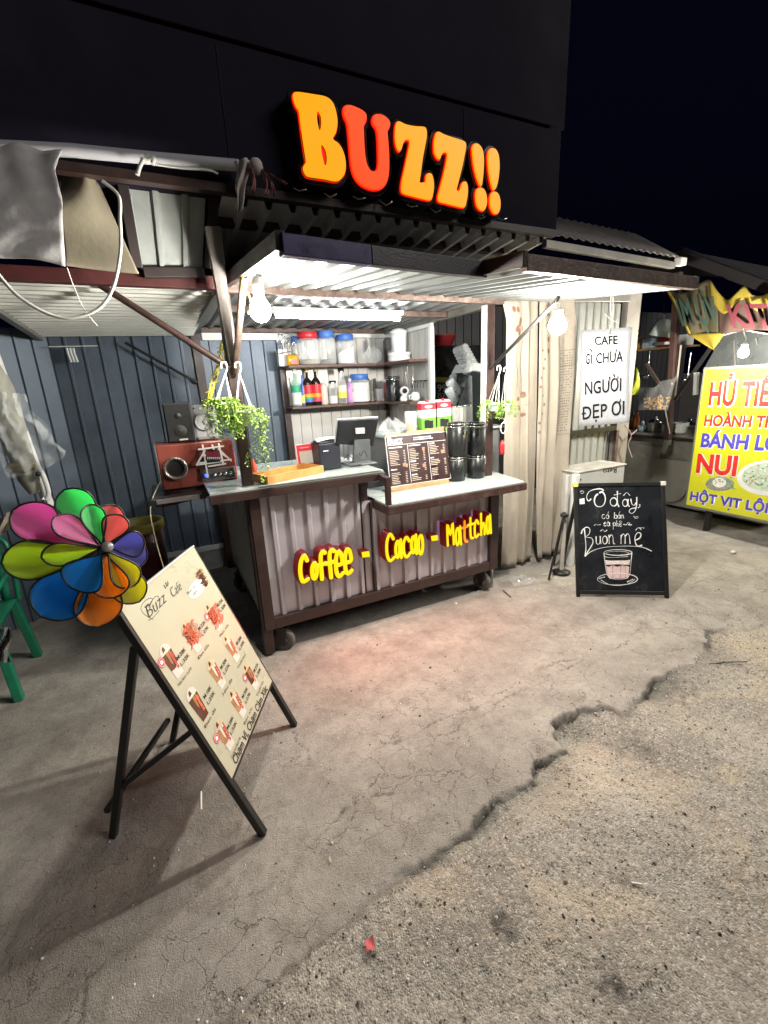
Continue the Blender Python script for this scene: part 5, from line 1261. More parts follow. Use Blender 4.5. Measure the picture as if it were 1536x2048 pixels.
objs = [MB().poly([HP(*p_) for p_ in ((1182.2, 708.5), (1184.8, 708.3), (1184.6, 727.4), (1182, 727.6))]).build('lettering', ink, ht), MB().poly([HP(*p_) for p_ in ((1178.5, 697.5), (1182, 697), (1186, 704), (1183.3, 704.5))]).build('lettering', ink, ht), MB().poly([HP(*p_) for p_ in ((1163.5, 826), (1172, 825), (1172, 828), (1163.5, 829))]).build('lettering', ink, ht), HP.text('CAFE', (1189.5, 690), (1235.5, 688), (1189, 674), ink, ht, lift=0, bold=.022), HP.text('G', (1171, 728.2), (1179.5, 727.7), (1171.5, 708.2), ink, ht, lift=0, bold=.022),
        HP.text('CHƯA', (1192, 727), (1245.5, 723), (1192.2, 707), ink, ht, lift=0, bold=.013), HP.text('NGƯỜI', (1170, 789), (1242, 781), (1170, 765), ink, ht, lift=0, bold=.011), HP.text('DẸP ƠI', (1165.5, 839), (1248, 828), (1165.5, 814), ink, ht, lift=0, bold=.011)]
for o_ in objs:
    for v_ in o_.data.vertices:
        d_ = v_.co - HP(*TLp); X_ = HP(*TRp) - HP(*TLp); Y_ = HP(*BLp) - HP(*TLp)
        uu = d_.dot(X_) / X_.length_squared; vv = d_.dot(Y_) / Y_.length_squared
        v_.co += nrm * (curl(uu, vv) + .011)
join_meshes(objs)
MB().tube(smooth_pts([at(1222, 590, y=2.55), at(1221, 620, y=2.57), at(1224, 640, y=2.58), at(1219, 660, y=2.583), at(1218, 668, y=2.575)], 5), .0045, 6).tube(smooth_pts([at(1226, 591, y=2.55), at(1226, 625, y=2.57), at(1222, 642, y=2.58)], 5), .004, 6).tube(smooth_pts([at(1210, 628, y=2.58), at(1221, 638, y=2.57), at(1236, 646, y=2.58)], 4), .0035, 6).build('string', white_cord, ht)

# ---- white box with the upside-down print, stands near it
bx = thing('white_cabinet', 'white metal box with upside-down Reto print behind the chalkboard', 'box', (3.3, 2.6, 0))
MB().box((3.07, 2.58, .0), (3.66, 2.90, .815)).build('body', pm('dim_white_metal', (.50, .51, .50), .5, 0, .08, 4, .05, 50, .25, (.25, .22, .18)), bx, bevel=.006)
MB().box((3.05, 2.572, .8155), (3.675, 2.91, .829)).build('top_slab', pm('dusty_board', (.46, .44, .40), .8, 0, .3, 9, .3, 60, .4), bx, bevel=.005)
MB().box((3.02, 2.552, .0), (3.068, 2.60, .8150)).build('corner_rail', white_paint, bx, bevel=.004)
MB().lathe([(.008, 0), (.008, .003), (.001, .003)], (0, 0, 0), 10, 0, Matrix.Translation((3.105, 2.579, .76)) @ Matrix.Rotation(R(90), 4, 'X')).build('screw', black_plastic, bx)
XP = Plane((3.3, 2.5795, .7), (0, -1, 0))
XP.text('Reto', (1233, 934), (1206, 938), (1233, 945), ink, bx, bold=.012, lift=.001)
yk = thing('pole_stand', 'white pole stand with a round black foot left of the chalkboard', 'stand', (2.86, 2.50, 0))
MB().tube([(2.86, 2.50, .03), (2.86, 2.50, .84)], .017, 12).build('pole', pm('stand_white', (.55, .54, .50), .5, .1, .2), yk)
MB().lathe([(.001, 0), (.07, 0), (.075, .012), (.05, .025), (.02, .032), (.001, .033)], (2.86, 2.50, 0), 22).build('foot', dark_metal, yk)
MB().ball((2.83, 2.48, .52), .03, 8, sc=(1.3, 1, .8)).build('clamp', black_plastic, yk)
for pts in ([(2.81, 2.47, .53), (2.72, 2.44, .30), (2.63, 2.42, .02)],): MB().tube(pts, .009, 8).build('leg', black_plastic, yk)
MB().tube([(2.81, 2.47, .53), (2.90, 2.62, .02)], .009, 8).build('leg', black_plastic, yk)
tag(MB().tube(smooth_pts([at(1250, 850, y=2.75), at(1262, 870, y=2.75), at(1256, 890, y=2.75), at(1264, 915, y=2.75)], 6), .005, 6).tube(smooth_pts([at(1262, 870, y=2.75), at(1274, 860, y=2.75)], 3), .004, 6).build('tied_string', pm('pink_string', (.45, .33, .32), .7)), 'pale knotted string dangling beside the grey panel', 'string')

# ---- chalkboard
yaw = R(-34); F0 = V(2.62, 2.12, 0); cu_ = V(math.cos(yaw), math.sin(yaw), 0); back = V(-cu_.y, cu_.x, 0)
Hc, lean, Wc = .81, .28, .62
up = (V(0, 0, Hc) + back * lean); upn = up.normalized(); nC = cu_.cross(upn).normalized()
if nC.dot(V(EYE) - F0) < 0: nC = -nC
kb = thing('chalkboard', 'black folding chalkboard with white chalk lettering and a drawn coffee glass', 'chalkboard', F0 + cu_ * Wc / 2)
CB = Plane(F0 + up * .5, nC)
L_ = up.length
fr_m = pm('board_frame', (.018, .018, .019), .4, .2, .2)
MB().prism([F0 + upn * .05 + cu_ * .012, F0 + upn * .05 + cu_ * (Wc - .012), F0 + upn * (L_ - .012) + cu_ * (Wc - .012), F0 + upn * (L_ - .012) + cu_ * .012], nC * -.010).build('board', pm('chalk_black', (.016, .018, .022), .22, 0, .45, 5, .02, 60, .12, (.06, .06, .065)), kb)
def fbar(p, q, nm='rail'): return MB().bar(p, q, .026, .024, nC).build(nm, fr_m, kb, bevel=.003)
fbar(F0 + upn * .0, F0 + upn * L_, 'stile'); fbar(F0 + cu_ * Wc, F0 + cu_ * Wc + upn * L_, 'stile')
fbar(F0 + cu_ * .0135 + upn * .035, F0 + cu_ * (Wc - .0135) + upn * .035); fbar(F0 + cu_ * .0135 + upn * (L_ - .013), F0 + cu_ * (Wc - .0135) + upn * (L_ - .013))
tp = F0 + up * .97
for s in (.03, Wc - .03):
    MB().bar(tp + cu_ * s - nC * .02, V((F0 + cu_ * s + back * .62).x, (F0 + cu_ * s + back * .62).y, 0.004) + cu_ * (.05 if s > .3 else 0), .026, .022, back).build('rear_leg', fr_m, kb, bevel=.003)
for s, m in ((.0, pm('yellow_tape', (.62, .58, .12), .6)), (Wc, pm('cream_tape', (.62, .58, .52), .6))):
    q = F0 + upn * (L_ - .01) + cu_ * s
    MB().bar(q - upn * .018, q + upn * .014, .036, .034, nC).build('corner_cap', m, kb, bevel=.004)
chalk = pm('white_chalk', (.78, .79, .78), .8, 0, .12, 60)
pinkch = pm('pink_chalk', (.66, .50, .49), .85, 0, .2, 45)
def z5(p): return (1100 + p[0] / 5.12, 900 + p[1] / 5.12)
ch = MB()
kC = (CB(1240, 1080) - V(EYE)).dot(V(CAM_M[2])) / FOC / 5.12
def cs(pts, w=9, closed=False, n=4, mi=0):
    q = smooth_pts(pts, n, closed)
    k_ = len(q); ws = [w * kC / 2 * (.75 + .35 * math.sin(2.3 + 5.0 * i / k_)) for i in range(k_)]
    ch.tube([CB(*z5(p), .0008 + .00002 * (len(ch.f) % 40)) for p in q], ws, 6, mi, flat=(nC, .18), closed=closed)
cs([(420,500),(400,520),(382,512),(376,470),(400,428),(450,405),(520,398),(548,418)], 15)
cs([(492,452),(468,470),(454,520),(470,568),(510,582),(548,562),(566,510),(558,460),(532,430),(505,440)], 20)
cs([(500,388),(508,396),(500,402)], 8)
cs(ring(652, 532, 36, 42, 12), 16, True); cs([(690,420),(689,470),(691,540),(706,582)], 15); cs([(655,462),(690,452),(725,446)], 9)
cs(ring(770, 542, 27, 36, 12), 15, True); cs([(800,502),(800,550),(812,582)], 14); cs([(752,468),(785,436),(818,466)], 9)
cs([(826,500),(838,552),(862,566),(880,540)], 14); cs([(888,482),(886,560),(872,620),(838,650),(810,630),(830,602),(886,592)], 13); cs([(916,556),(920,578),(900,594)], 11)
cs([(556,662),(538,664),(532,690),(548,704),(562,694)], 9); cs(ring(588, 684, 14, 20, 10), 9, True); cs([(592,650),(602,630)], 7)
cs([(660,640),(656,700)], 9); cs(ring(674, 684, 14, 18, 10), 9, True); cs(ring(706, 682, 12, 18, 10), 8, True); cs([(720,664),(722,702)], 8); cs([(706,650),(716,630)], 7); cs([(734,664),(734,700)], 8); cs([(734,676),(748,664),(754,700)], 8)
cs([(548,756),(564,740),(572,748),(552,766),(560,780),(576,772)], 9); cs(ring(596, 760, 13, 18, 10), 9, True); cs([(610,742),(614,780)], 8); cs([(590,728),(602,738)], 6)
cs([(646,745),(648,812)], 9); cs(ring(660, 760, 12, 16, 10), 8, True); cs([(682,722),(682,782)], 8); cs([(682,762),(694,750),(698,782)], 8); cs([(710,764),(728,758),(722,744),(710,756),(716,782),(734,776)], 8); cs([(708,738),(720,724),(734,738)], 6)
cs([(450,776),(470,760),(490,768),(520,762)], 6); cs([(750,760),(780,766),(800,742),(816,752),(800,768),(838,766)], 8)
cs([(352,812),(360,900),(368,1000),(358,1088)], 15); cs([(320,858),(334,818),(376,790),(408,812),(398,862),(366,892),(424,902),(440,944),(418,992),(384,1046),(358,1090)], 13)
cs([(358,1090),(430,1034),(550,998),(700,986),(860,986),(960,1000),(1040,1036)], 9)
cs([(472,884),(474,948),(492,966),(512,944),(514,880)], 12); cs([(514,900),(522,962)], 11)
cs(ring(562, 922, 24, 40, 12), 13, True); cs([(516,832),(538,815),(562,836),(584,818)], 9)
cs([(602,868),(606,962)], 12); cs([(606,896),(626,868),(644,890),(648,950),(664,962)], 12)
cs([(728,872),(726,960)], 12); cs([(728,884),(750,860),(768,884),(768,960)], 12); cs([(770,884),(795,856),(812,882),(820,962)], 12)
cs([(866,926),(918,902),(930,860),(900,846),(872,882),(872,942),(896,984),(942,976)], 15); cs([(876,822),(905,795),(935,816)], 9); cs([(905,800),(936,796),(966,800)], 7)
cs([(310,430),(322,418),(338,422),(346,432),(330,446),(316,440)], 7); cs([(856,676),(868,690),(884,680),(902,684),(890,698),(866,694)], 7)
cs(ring(695, 1050, 142, 30, 20), 9, True); cs(ring(690, 1056, 118, 20, 18), 5, True)
cs([(552,1056),(564,1160),(580,1262),(612,1312)], 9); cs([(838,1056),(828,1160),(818,1262),(790,1312)], 9); cs([(612,1312),(700,1326),(790,1312)], 8)
cs([(560,1130),(690,1140),(826,1126)], 6); cs(ring(690, 1322, 205, 60, 26), 9, True); cs([(520,1330),(600,1376),(700,1388),(800,1370),(870,1322)], 7); cs([(500,1316),(560,1300)], 12); cs([(790,1352),(850,1322)], 14); cs([(560,1090),(600,1100),(700,1098),(800,1090)], 7)
for xx in (640, 720, 770): cs([(xx,1186),(xx + 3,1310)], 5, mi=1)
cs([(572,1176),(600,1190),(626,1178),(660,1194),(700,1178),(740,1194),(780,1178),(806,1188)], 5, mi=1)
ch.build('chalk_drawing', [chalk, pm('black_chalkline', (.02, .02, .02), .8)], kb)
MB().poly([CB(*z5(p), .0004) for p in ((570,1185),(600,1196),(640,1180),(690,1196),(740,1180),(800,1190),(812,1200),(800,1300),(740,1316),(660,1316),(604,1304),(586,1260))]).build('chalk_fill', pinkch, kb)
MB().poly([CB(*z5(p), .0005) for p in ((566,1134),(820,1130),(812,1176),(690,1170),(574,1176))]).build('chalk_fill', pm('pale_pink_chalk', (.74, .62, .60), .85, 0, .2, 45), kb)
MB().poly([CB(*z5(p), .0008) for p in ((300,502),(352,492),(356,552),(304,556))]).build('sticker', pm('pale_sticker', (.60, .70, .72), .5, 0, .1, 30), kb)

# ================================================================ yellow food sign
YX = 4.8
ys = thing('food_sign', 'bright yellow upright food sign with red and blue lettering HỦ TIẾU', 'sign', (YX, 2.2, 0))
YP = Plane((YX, 2.2, 1), (-1, 0, 0))
y_far, y_near, zt_, zb_ = 2.65, 1.44, 1.597, .256
MB().box((YX, y_near, zb_), (YX + .05, y_far, zt_)).build('face_board', pm('sign_yellow', (.66, .66, .03), .18, 0, .10, 2, coat=.3), ys)
MB().box((YX - .006, y_near - .02, zt_ + .0005), (YX + .055, y_far + .0145, zt_ + .022)).box((YX - .006, y_near - .02, zb_ - .022), (YX + .055, y_far + .0145, zb_ - .0005)).box((YX - .006, y_far + .0005, zb_), (YX + .055, y_far + .0145, zt_)).box((YX - .006, y_near - .02, zb_), (YX + .055, y_near - .0005, zt_)).build('sign_frame', pm('sign_frame_grey', (.22, .22, .18), .45, .4), ys)
MB().bar((YX + .09, 2.47, -.02), (YX + .09, 2.47, zb_ + .2), .045).build('leg', dark_metal, ys); MB().bar((YX + .09, 1.62, -.02), (YX + .09, 1.62, zb_ + .2), .045).build('leg', dark_metal, ys)
sred, sblue, swhite = pm('sign_red', (.70, .035, .03), .25), pm('sign_blue', (.09, .07, .50), .25), pm('sign_white', (.80, .80, .76), .25)
pieces = []
for s, bl, br, tl, m, bo in (('HỦ TIẾU', (1416.5, 809), (1572, 811), (1421.6, 766), sred, .035), ('HOÀNH THÁNH', (1407.7, 851), (1618, 857), (1410.7, 830.6), sred, .035), ('BÁNH LỌT', (1401, 893), (1585, 903), (1405, 867.4), sblue, .035), ('NUI', (1392, 943.5), (1472, 951), (1396, 909), sred, .04), ('HỘT VIT LỘN', (1379.7, 999.4), (1552, 1028.6), (1382, 983), sblue, .035)):
    pieces.append(YP.text(s, (bl[0] + .8, bl[1] + 1), (br[0] + 1.5, br[1] + 1), (tl[0] + .8, tl[1] + 1), swhite, ys, bold=bo + .028, lift=.0008))
    pieces.append(YP.text(s, bl, br, tl, m, ys, bold=bo, lift=.0018))
pieces.append(MB().poly([YP(*p_, .0018) for p_ in ring(1457, 1019, 2.2, 2.0, 12)]).build('lettering', sblue, ys))
join_meshes(pieces)
dish = MB()
dish.poly([YP(*p, .001) for p in ring(1542, 956, 68, 36, 40)], 0); dish.poly([YP(*p, .0016) for p in ring(1542, 954, 58, 29, 36)], 1)
dish.poly([YP(*p, .001) for p in ring(1440, 968, 29, 14, 26)], 3); dish.poly([YP(*p, .0016) for p in ring(1439, 965, 14, 10, 20)], 0); dish.poly([YP(*p, .0020) for p in ((1460, 968), (1474, 980), (1462, 975))], 2)
for k in range(110):
    a_ = rr.uniform(0, 6.28); r_ = math.sqrt(rr.random()); q = (1538 + 50 * r_ * math.cos(a_), 953 + 24 * r_ * math.sin(a_)); s_ = rr.uniform(1.2, 3.4)
    dish.poly([YP(q[0] + s_ * math.cos(b_ + a_) * rr.uniform(.6, 1.2), q[1] + s_ * .6 * math.sin(b_ + a_), .0022 + k * .00001) for b_ in (0, 1.3, 2.5, 3.9, 5.1)], rr.choice((2, 2, 2, 4, 0)))
for k in range(26):
    q = (1440 + rr.uniform(-24, 26), 962 + rr.uniform(-9, 7)); s_ = rr.uniform(1.2, 2.6)
    dish.poly([YP(q[0] + s_ * math.cos(b_), q[1] + s_ * .7 * math.sin(b_), .0024 + k * .00001) for b_ in (0, 1.3, 2.5, 3.9, 5.1)], rr.choice((2, 3, 4)))
dish.build('dish_print', [swhite, pm('broth_print', (.55, .62, .50), .3, 0, .2, 30), pm('herb_print', (.10, .38, .16), .3, 0, .4, 30), pm('grey_print', (.30, .30, .25), .3, 0, .5, 40), pm('brown_print', (.45, .25, .12), .3)], ys)

# ================================================================ noodle stall in the dark behind the sign
ns = thing('noodle_cart', 'dim steel noodle cart standing behind the yellow sign', 'cart', (5.6, 3.2, 0))
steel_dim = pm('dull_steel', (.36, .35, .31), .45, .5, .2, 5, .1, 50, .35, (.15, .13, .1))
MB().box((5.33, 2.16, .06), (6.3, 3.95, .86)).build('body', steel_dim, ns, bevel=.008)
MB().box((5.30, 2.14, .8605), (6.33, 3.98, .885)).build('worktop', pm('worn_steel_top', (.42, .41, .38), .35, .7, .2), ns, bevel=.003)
MB().bar((5.295, 2.16, .845), (5.295, 4.0, .845), .024, .026).build('rail', brown, ns)
MB().box((5.31, 3.3, .12), (5.3285, 3.75, .74)).build('door', steel_dim, ns, bevel=.004)
mb = MB(); c = at(1335, 985, x=5.26)
mb.prism([V(5.26, c.y + q[0] * .21, .36 + q[1] * .21) for q in [(-1, 1.2), (1, 1.2)] + [(math.cos(R(a_)), -.2 + math.sin(R(a_))) for a_ in range(0, -181, -20)]], (.012, 0, 0)); mb.build('round_flap', pm('flap_grey', (.24, .23, .20), .6, 0, .15), ns)
for yy in (2.3, 3.8): MB().bar((5.5, yy, -.05), (5.5, yy, .06), .06).build('leg', dark_metal, ns)
def pot(px, y_w, r_, h_, label, x=5.65):
    p = V(x, at(px, 860, x=x).y, .886)
    t = thing('steel_pot', label, 'pot', p, 'pots on the noodle cart')
    MB().lathe([(.001, 0), (r_ * .96, 0), (r_, .01), (r_, h_), (r_ * 1.05, h_ + .005), (r_ * 1.05, h_ + .012), (r_ * .94, h_ + .012), (r_ * .92, .02), (.001, .02)], p, 26).build('body', chrome, t)
    MB().lathe([(r_ * 1.02, h_ + .013), (r_ * .8, h_ + .035), (r_ * .2, h_ + .05), (.02, h_ + .055), (.02, h_ + .075), (.001, h_ + .076)], p, 26).build('lid', chrome, t)
pot(1377, 0, .22, .09, 'wide steel pot behind the brown umbrella pole'); pot(1308, 0, .08, .11, 'small steel pot left of the umbrella pole', 5.5); pot(1430, 0, .26, .12, 'large steel pot half hidden by the yellow sign', 5.8)
p = V(5.45, at(1285, 850, x=5.45).y, .886)
t = thing('small_tub', 'small blue and white plastic tub on the noodle cart', 'tub', p)
MB().lathe([(.001, 0), (.05, 0), (.058, .075), (.052, .075), (.045, .006), (.001, .006)], p, 18).build('body', pm('pale_blue_plastic', (.40, .52, .58), .4, 0, .2, 30), t)
MB().lathe([(.001, .04), (.02, .04), (.02, .11), (.01, .13), (.001, .13)], p, 12).build('content', white_plastic, t)
UX = 5.2
um = thing('umbrella_pole', 'brown pole with folded struts standing by the noodle cart', 'pole', (UX, at(1340, 900, x=UX).y, 0))
MB().bar(at(1357, 545, x=UX), at(1334, 905, x=UX), .07, .06, (0, 1, 0)).build('pole', pm('dim_brown_pole', (.10, .055, .045), .5, 0, .3, 6), um, bevel=.004)
MB().bar(at(1362, 690, x=UX - .03), at(1350, 800, x=UX - .03), .012).build('edge_strip', pm('pale_strip', (.5, .45, .38), .6), um)
MB().bar(at(1293, 728, x=UX - .05), at(1339, 800, x=UX - .05), .03).build('strut', brown_rust, um); MB().bar(at(1425, 690, x=UX - .03), at(1350, 800, x=UX - .03), .03).build('strut', dark_metal, um)
MB().bar(at(1329, 812, x=UX - .06), at(1340, 868, x=UX - .06), .008).build('skewer', white_cord, um)
MB().bar(at(1336, 880, x=UX - .02), at(1330, 905, x=UX - .02), .07, .05, (0, 1, 0)).build('socket', steel_dim, um, bevel=.004)
mb = MB()
def bagp(u, v):
    x = 1277 + (1336 - 1277) * u + (18 * (1 - v) * (u > .8)); y_ = 775 + 45 * v - (1 - v) * 28 * max(0, u - .55) * 2
    return at(x, y_, x=UX - .12 - .05 * math.sin(math.pi * u) + .012 * math.sin(11 * u + 5 * v))
tb = thing('snack_bag', 'clear bag of golden fried snacks hanging on the umbrella pole', 'bag', bagp(.9, 0))
mb.grid(bagp, 14, 10, smooth=False).build('bag', film, tb)
mb = MB()
for k in range(90):
    u = rr.uniform(.18, .92); v = rr.uniform(.48, .95); mb.ball(bagp(u, v) + V(.012, 0, 0), rr.uniform(.008, .016), 3)
mb.build('snacks', pm('fried_gold', (.58, .33, .10), .6, 0, .35, 30), tb)
def gb(u, v): return at(1254 + 20 * u + 6 * math.sin(3 * v), 735 + 55 * v, x=4.6 + .03 * math.sin(5 * u + 4 * v))
tag(MB().grid(gb, 6, 8).build('green_bag', pm('yellow_green_film', (.34, .38, .04), .3, 0, .3, 14)), 'yellow green plastic bag hanging behind the paper notice', 'bag')
p = at(1326, 655, x=5.45)
t = thing('lamp_shade', 'unlit white cone shade hanging under the dark roof', 'lamp', p + V(0, 0, .06))
MB().lathe([(.06, .095), (.08, .09), (.14, -.09), (.13, -.09), (.07, .08)], p, 20, 0, Matrix.Translation(p) @ Matrix.Rotation(R(14), 4, 'X')).build('shade', pm('shade_white', (.60, .68, .66), .5), t)
MB().lathe([(.02, .0), (.02, .12), (.001, .12)], p + V(0, 0, .02), 10).build('socket', white_plastic, t)
MB().tube([p + V(0, 0, .14), p + V(0, .05, .45)], .006, 6).build('cord', black_plastic, t)
tag(MB().lathe([(.001, 0), (.09, .0), (.10, .02), (.09, .03), (.001, .03)], at(1322, 690, x=5.5), 20).build('white_dish', pm('shade_white', (.60, .68, .66), .5)), 'white dish hung under the cone shade', 'dish')
nr = thing('noodle_stall_roof', 'dark low roof over the noodle stall on the far right', 'roof', (4.3, 2, 2.5))
q0, q1 = at(1362, 512, y=3.4), at(1560, 585, x=5.6)
MB().bar(q0, q1, .08, .10).build('edge_beam', pm('dark_roof_edge', (.06, .05, .055), .6, .1, .2), nr, bevel=.004)
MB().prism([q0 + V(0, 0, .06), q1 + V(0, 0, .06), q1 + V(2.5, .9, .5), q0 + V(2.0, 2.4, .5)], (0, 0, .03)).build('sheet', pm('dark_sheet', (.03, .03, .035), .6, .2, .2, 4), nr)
hd = thing('steel_hood', 'dark polished panel reflecting the bulb above the yellow sign', 'hood', at(1480, 740, x=5.3))
HX = 5.3
MB().prism([at(*p_, x=HX) for p_ in ((1405, 742), (1445, 672), (1485, 660), (1560, 668), (1560, 742))], (.02, .0, 0)).build('panel', pm('dark_mirror', (.20, .215, .215), .3, .6, .1), hd)
MB().bar(at(1445, 671, x=HX - .01), at(1487, 660, x=HX - .01), .012, .012).build('edge', pm('bright_edge', (.7, .72, .7), .4), hd); MB().bar(at(1487, 660, x=HX - .01), at(1560, 672, x=HX - .01), .012, .012).build('edge', pm('bright_edge', (.7, .72, .7), .4), hd)
for pts in ([(1468, 680), (1470, 738)], [(1515, 690), (1512, 676)]): MB().bar(at(*pts[0], x=HX - .02), at(*pts[1], x=HX - .02), .012).build('rod', greymetal, hd)
tag(MB().bar(at(1393, 745, x=5.0), at(1391, 790, x=5.0), .035).build('white_pipe', white_plastic), 'short white pipe standing left of the yellow sign', 'pipe')
# banner
BX = 4.95
top_c = [(1330, 578), (1350, 585), (1372, 583), (1395, 572), (1418, 559), (1434, 582), (1452, 600), (1472, 590), (1492, 572), (1504, 588), (1518, 592), (1536, 586), (1570, 570)]
_tc = smooth_pts(top_c, 6); TX_ = [q_[0] for q_ in _tc]; TY_ = [q_[1] for q_ in _tc]
def bpos(u, v, lift=0):
    x = 1330 + 240 * u; yt = np.interp(x, TX_, TY_)
    yb_ = np.interp(x, [1330, 1350, 1375, 1440, 1500, 1570], [596, 640, 668, 668, 660, 662])
    xx = x + 10 * v * (1 - u)
    return at(xx, yt + (yb_ - yt) * v, x=BX) + V(-lift + .022 * math.sin(17 * u + 2.5 * v) + .007 * math.sin(41 * u + 3 * v), 0, 0)
# small clutter on and over the noodle cart
def cyl_item(name, label, cat, px, x, prof, mat, z=.886, group=None):
    p_ = V(x, at(px, 860, x=x).y, z); return tag(MB().lathe(prof, p_, 18).build(name, mat), label, cat, group)
for i, (px, lb) in enumerate(((1262, 'dark sauce bottle at the left end of the noodle cart'), (1271, 'orange chilli sauce bottle on the noodle cart'))):
    cyl_item('sauce_bottle', lb, 'bottle', px, 5.6, [(.001, 0), (.035, 0), (.036, .14), (.014, .19), (.014, .22), (.001, .22)], (pm('soy_dark', (.05, .025, .015), .2), pm('chilli_orange', (.60, .16, .03), .3))[i])
t_ = thing('bowl_stack', 'stack of white bowls in front of the wide pot on the noodle cart', 'bowls', V(5.45, at(1360, 860, x=5.45).y, .886))
for k in range(4): MB().lathe([(.03, .001 + .028 * k), (.05, .004 + .028 * k), (.085, .05 + .028 * k), (.082, .05 + .028 * k), (.045, .010 + .028 * k), (.001, .008 + .028 * k)], t_.location, 20).build('bowl', white_plastic, t_)
for px, y_, lb in ((1300, 702, 'steel ladle hanging left of the umbrella pole'), (1382, 705, 'steel ladle hanging right of the umbrella pole')):
    q_ = at(px, y_, x=5.7); t_ = thing('ladle', lb, 'ladle', q_)
    MB().tube([q_, q_ + V(0, 0, -.28)], .008, 6).build('handle', chrome, t_); MB().lathe([(.001, -.05), (.04, -.035), (.055, 0), (.05, 0), (.035, -.028), (.001, -.042)], q_ + V(.0, .03, -.29), 14).build('bowl', chrome, t_)
q_ = at(1275, 700, x=6.1)
t_ = thing('wall_shelf_board', 'dim board shelf with bags at the back of the noodle stall', 'shelf', q_)
MB().box(q_ + V(-.12, -.75, -.02), q_ + V(.12, .25, 0)).build('board', wood_old, t_)
for k, m_ in enumerate((paper_white, pm('dim_red_plastic', (.25, .02, .025), .4), pm('pale_blue_plastic', (.40, .52, .58), .4, 0, .2, 30), wood_pine)):
    c_ = q_ + V(0, -.62 + .22 * k, .001); tag(MB().box(c_ + V(-.07, -.08, 0), c_ + V(.07, .08, .13 + .03 * (k % 2))).build('shelf_box', m_, bevel=.01), ('white box on the shelf of the noodle stall', 'red box on the shelf of the noodle stall', 'pale blue box on the shelf of the noodle stall', 'tan box on the shelf of the noodle stall')[k], 'box')
bn = thing('cloth_banner', 'sagging dark yellow cloth banner with large letters over the noodle stall', 'banner', bpos(.4, 0))
olive = pm('olive_cloth', (.055, .043, .016), .8, 0, .25, 5, .2, 50); tan = pm('red_brown_cloth', (.062, .033, .024), .8, 0, .2, 5, .2, 50)
MB().grid(lambda u, v: bpos(u * .42, v), 22, 14).build('olive_cloth', olive, bn, solid=.002)
MB().grid(lambda u, v: bpos(.42 + u * .58, v), 28, 14).build('brown_cloth', tan, bn, solid=.002)
yel = pm('yellow_cloth', (.24, .175, .014), .75, 0, .2, 6, .15, 40)
MB().grid(lambda u, v: bpos(.37 + u * .63, v * (.36 + .10 * math.sin(12 * u)), .012), 26, 5).build('yellow_swag', yel, bn, solid=.002)
MB().grid(lambda u, v: at(1374 + 76 * u * (1 - v) + 54 * v, 668 + 33 * v - 2 * u, x=BX - .01 + .01 * math.sin(7 * u)), 8, 6).build('yellow_corner', yel, bn, solid=.002)
MB().grid(lambda u, v: at(1330 + 6 * u + (46 * v ** .8), 580 + 88 * v, x=BX - .045), 2, 10).build('yellow_edge', yel, bn, solid=.002)
BP = Plane((BX - .075, 2.2, 2), (-1, 0, 0))
gi = pm('dark_green_ink', (.02, .045, .035), .8); ri = pm('dark_red_ink', (.10, .012, .02), .8)
o1 = BP.text('IM ỰV', (1364, 650), (1443, 648), (1350, 600), gi, bn, bold=.03); o2 = BP.text('KIT', (1466, 655), (1550, 657), (1452, 610), ri, bn, bold=.02)
join_meshes([o1, o2])
# ================================================================ tarps, pipe, upper panel at the top left
PYL = 2.24
canvas = pm('grey_canvas', (.42, .41, .42), .8, 0, .2, 3.5, .5, 14, .35, (.2, .19, .18))
bcan = pm('brown_canvas', (.20, .175, .125), .85, 0, .2, 3, .2, 40, .3, (.1, .09, .07))
pl_t = MB().tube([at(-150, 288, y=PYL), at(145, 301, y=PYL), at(310, 317, y=PYL), at(478, 331, y=PYL)], .022, 10).build('white_pipe', pm('pipe_white', (.40, .40, .44), .45, 0, .1, 7))
tag(pl_t, 'white pipe running under the dark building edge at the top left', 'pipe')
def tarp_pt(u, v):
    xr = np.interp(v, [0, .2, .45, .7, 1], [125, 112, 128, 130, 134]); xl = -260
    yt = 272 + 26 * u ** 2 + 5 * math.sin(22 * u); yb_ = 478 + 58 * u ** .8 + 4 * math.sin(13 * u)
    x = xl + (xr - xl) * u; y_ = yt + (yb_ - yt) * v
    return at(x, y_, y=2.12) + V(0, .010 * math.sin(9 * u + 4 * v) * (1 - v) + .010 * math.sin(31 * u - 7 * v) * (1 - v) ** 3 + .012 * math.sin(5 * v + 3 * u) - .05 * v + .006 * math.sin(23 * u + 17 * v) * math.sin(9 * v), 0)
tag(MB().grid(tarp_pt, 44, 26).build('canvas_sheet', canvas, solid=.003), 'pale grey canvas sheet hanging from the white pipe at the top left', 'canvas')
def brown_pt(u, v):
    x = np.interp(v, [0, 1], [118, 128]) * (1 - u) + np.interp(v, [0, 1], [196, 278]) * u; y_ = (302 + 60 * u) * (1 - v) + (530 + 16 * u) * v
    return at(x, y_, y=2.36) + V(0, .05 * math.sin(7 * u + 9 * v * (1 - u)) * (1 - .5 * v), 0)
tag(MB().grid(brown_pt, 26, 22).build('brown_canvas', bcan, solid=.003), 'folded brown canvas behind the pale sheet at the top left', 'canvas')
mb = MB().bar(at(175, 312, y=2.5), at(240, 372, y=2.5), .03, .02); tag(mb.build('roof_batten', pm('pale_wood', (.45, .38, .30), .7, 0, .2, 12)), 'short pale batten slanting above the brown canvas', 'batten')
up_t = thing('roof_flap', 'raised translucent ribbed flap in a dark frame under the building edge', 'flap', at(335, 450, y=2.48))
fq = [(240, 338), (430, 372), (417, 546), (277, 546)]
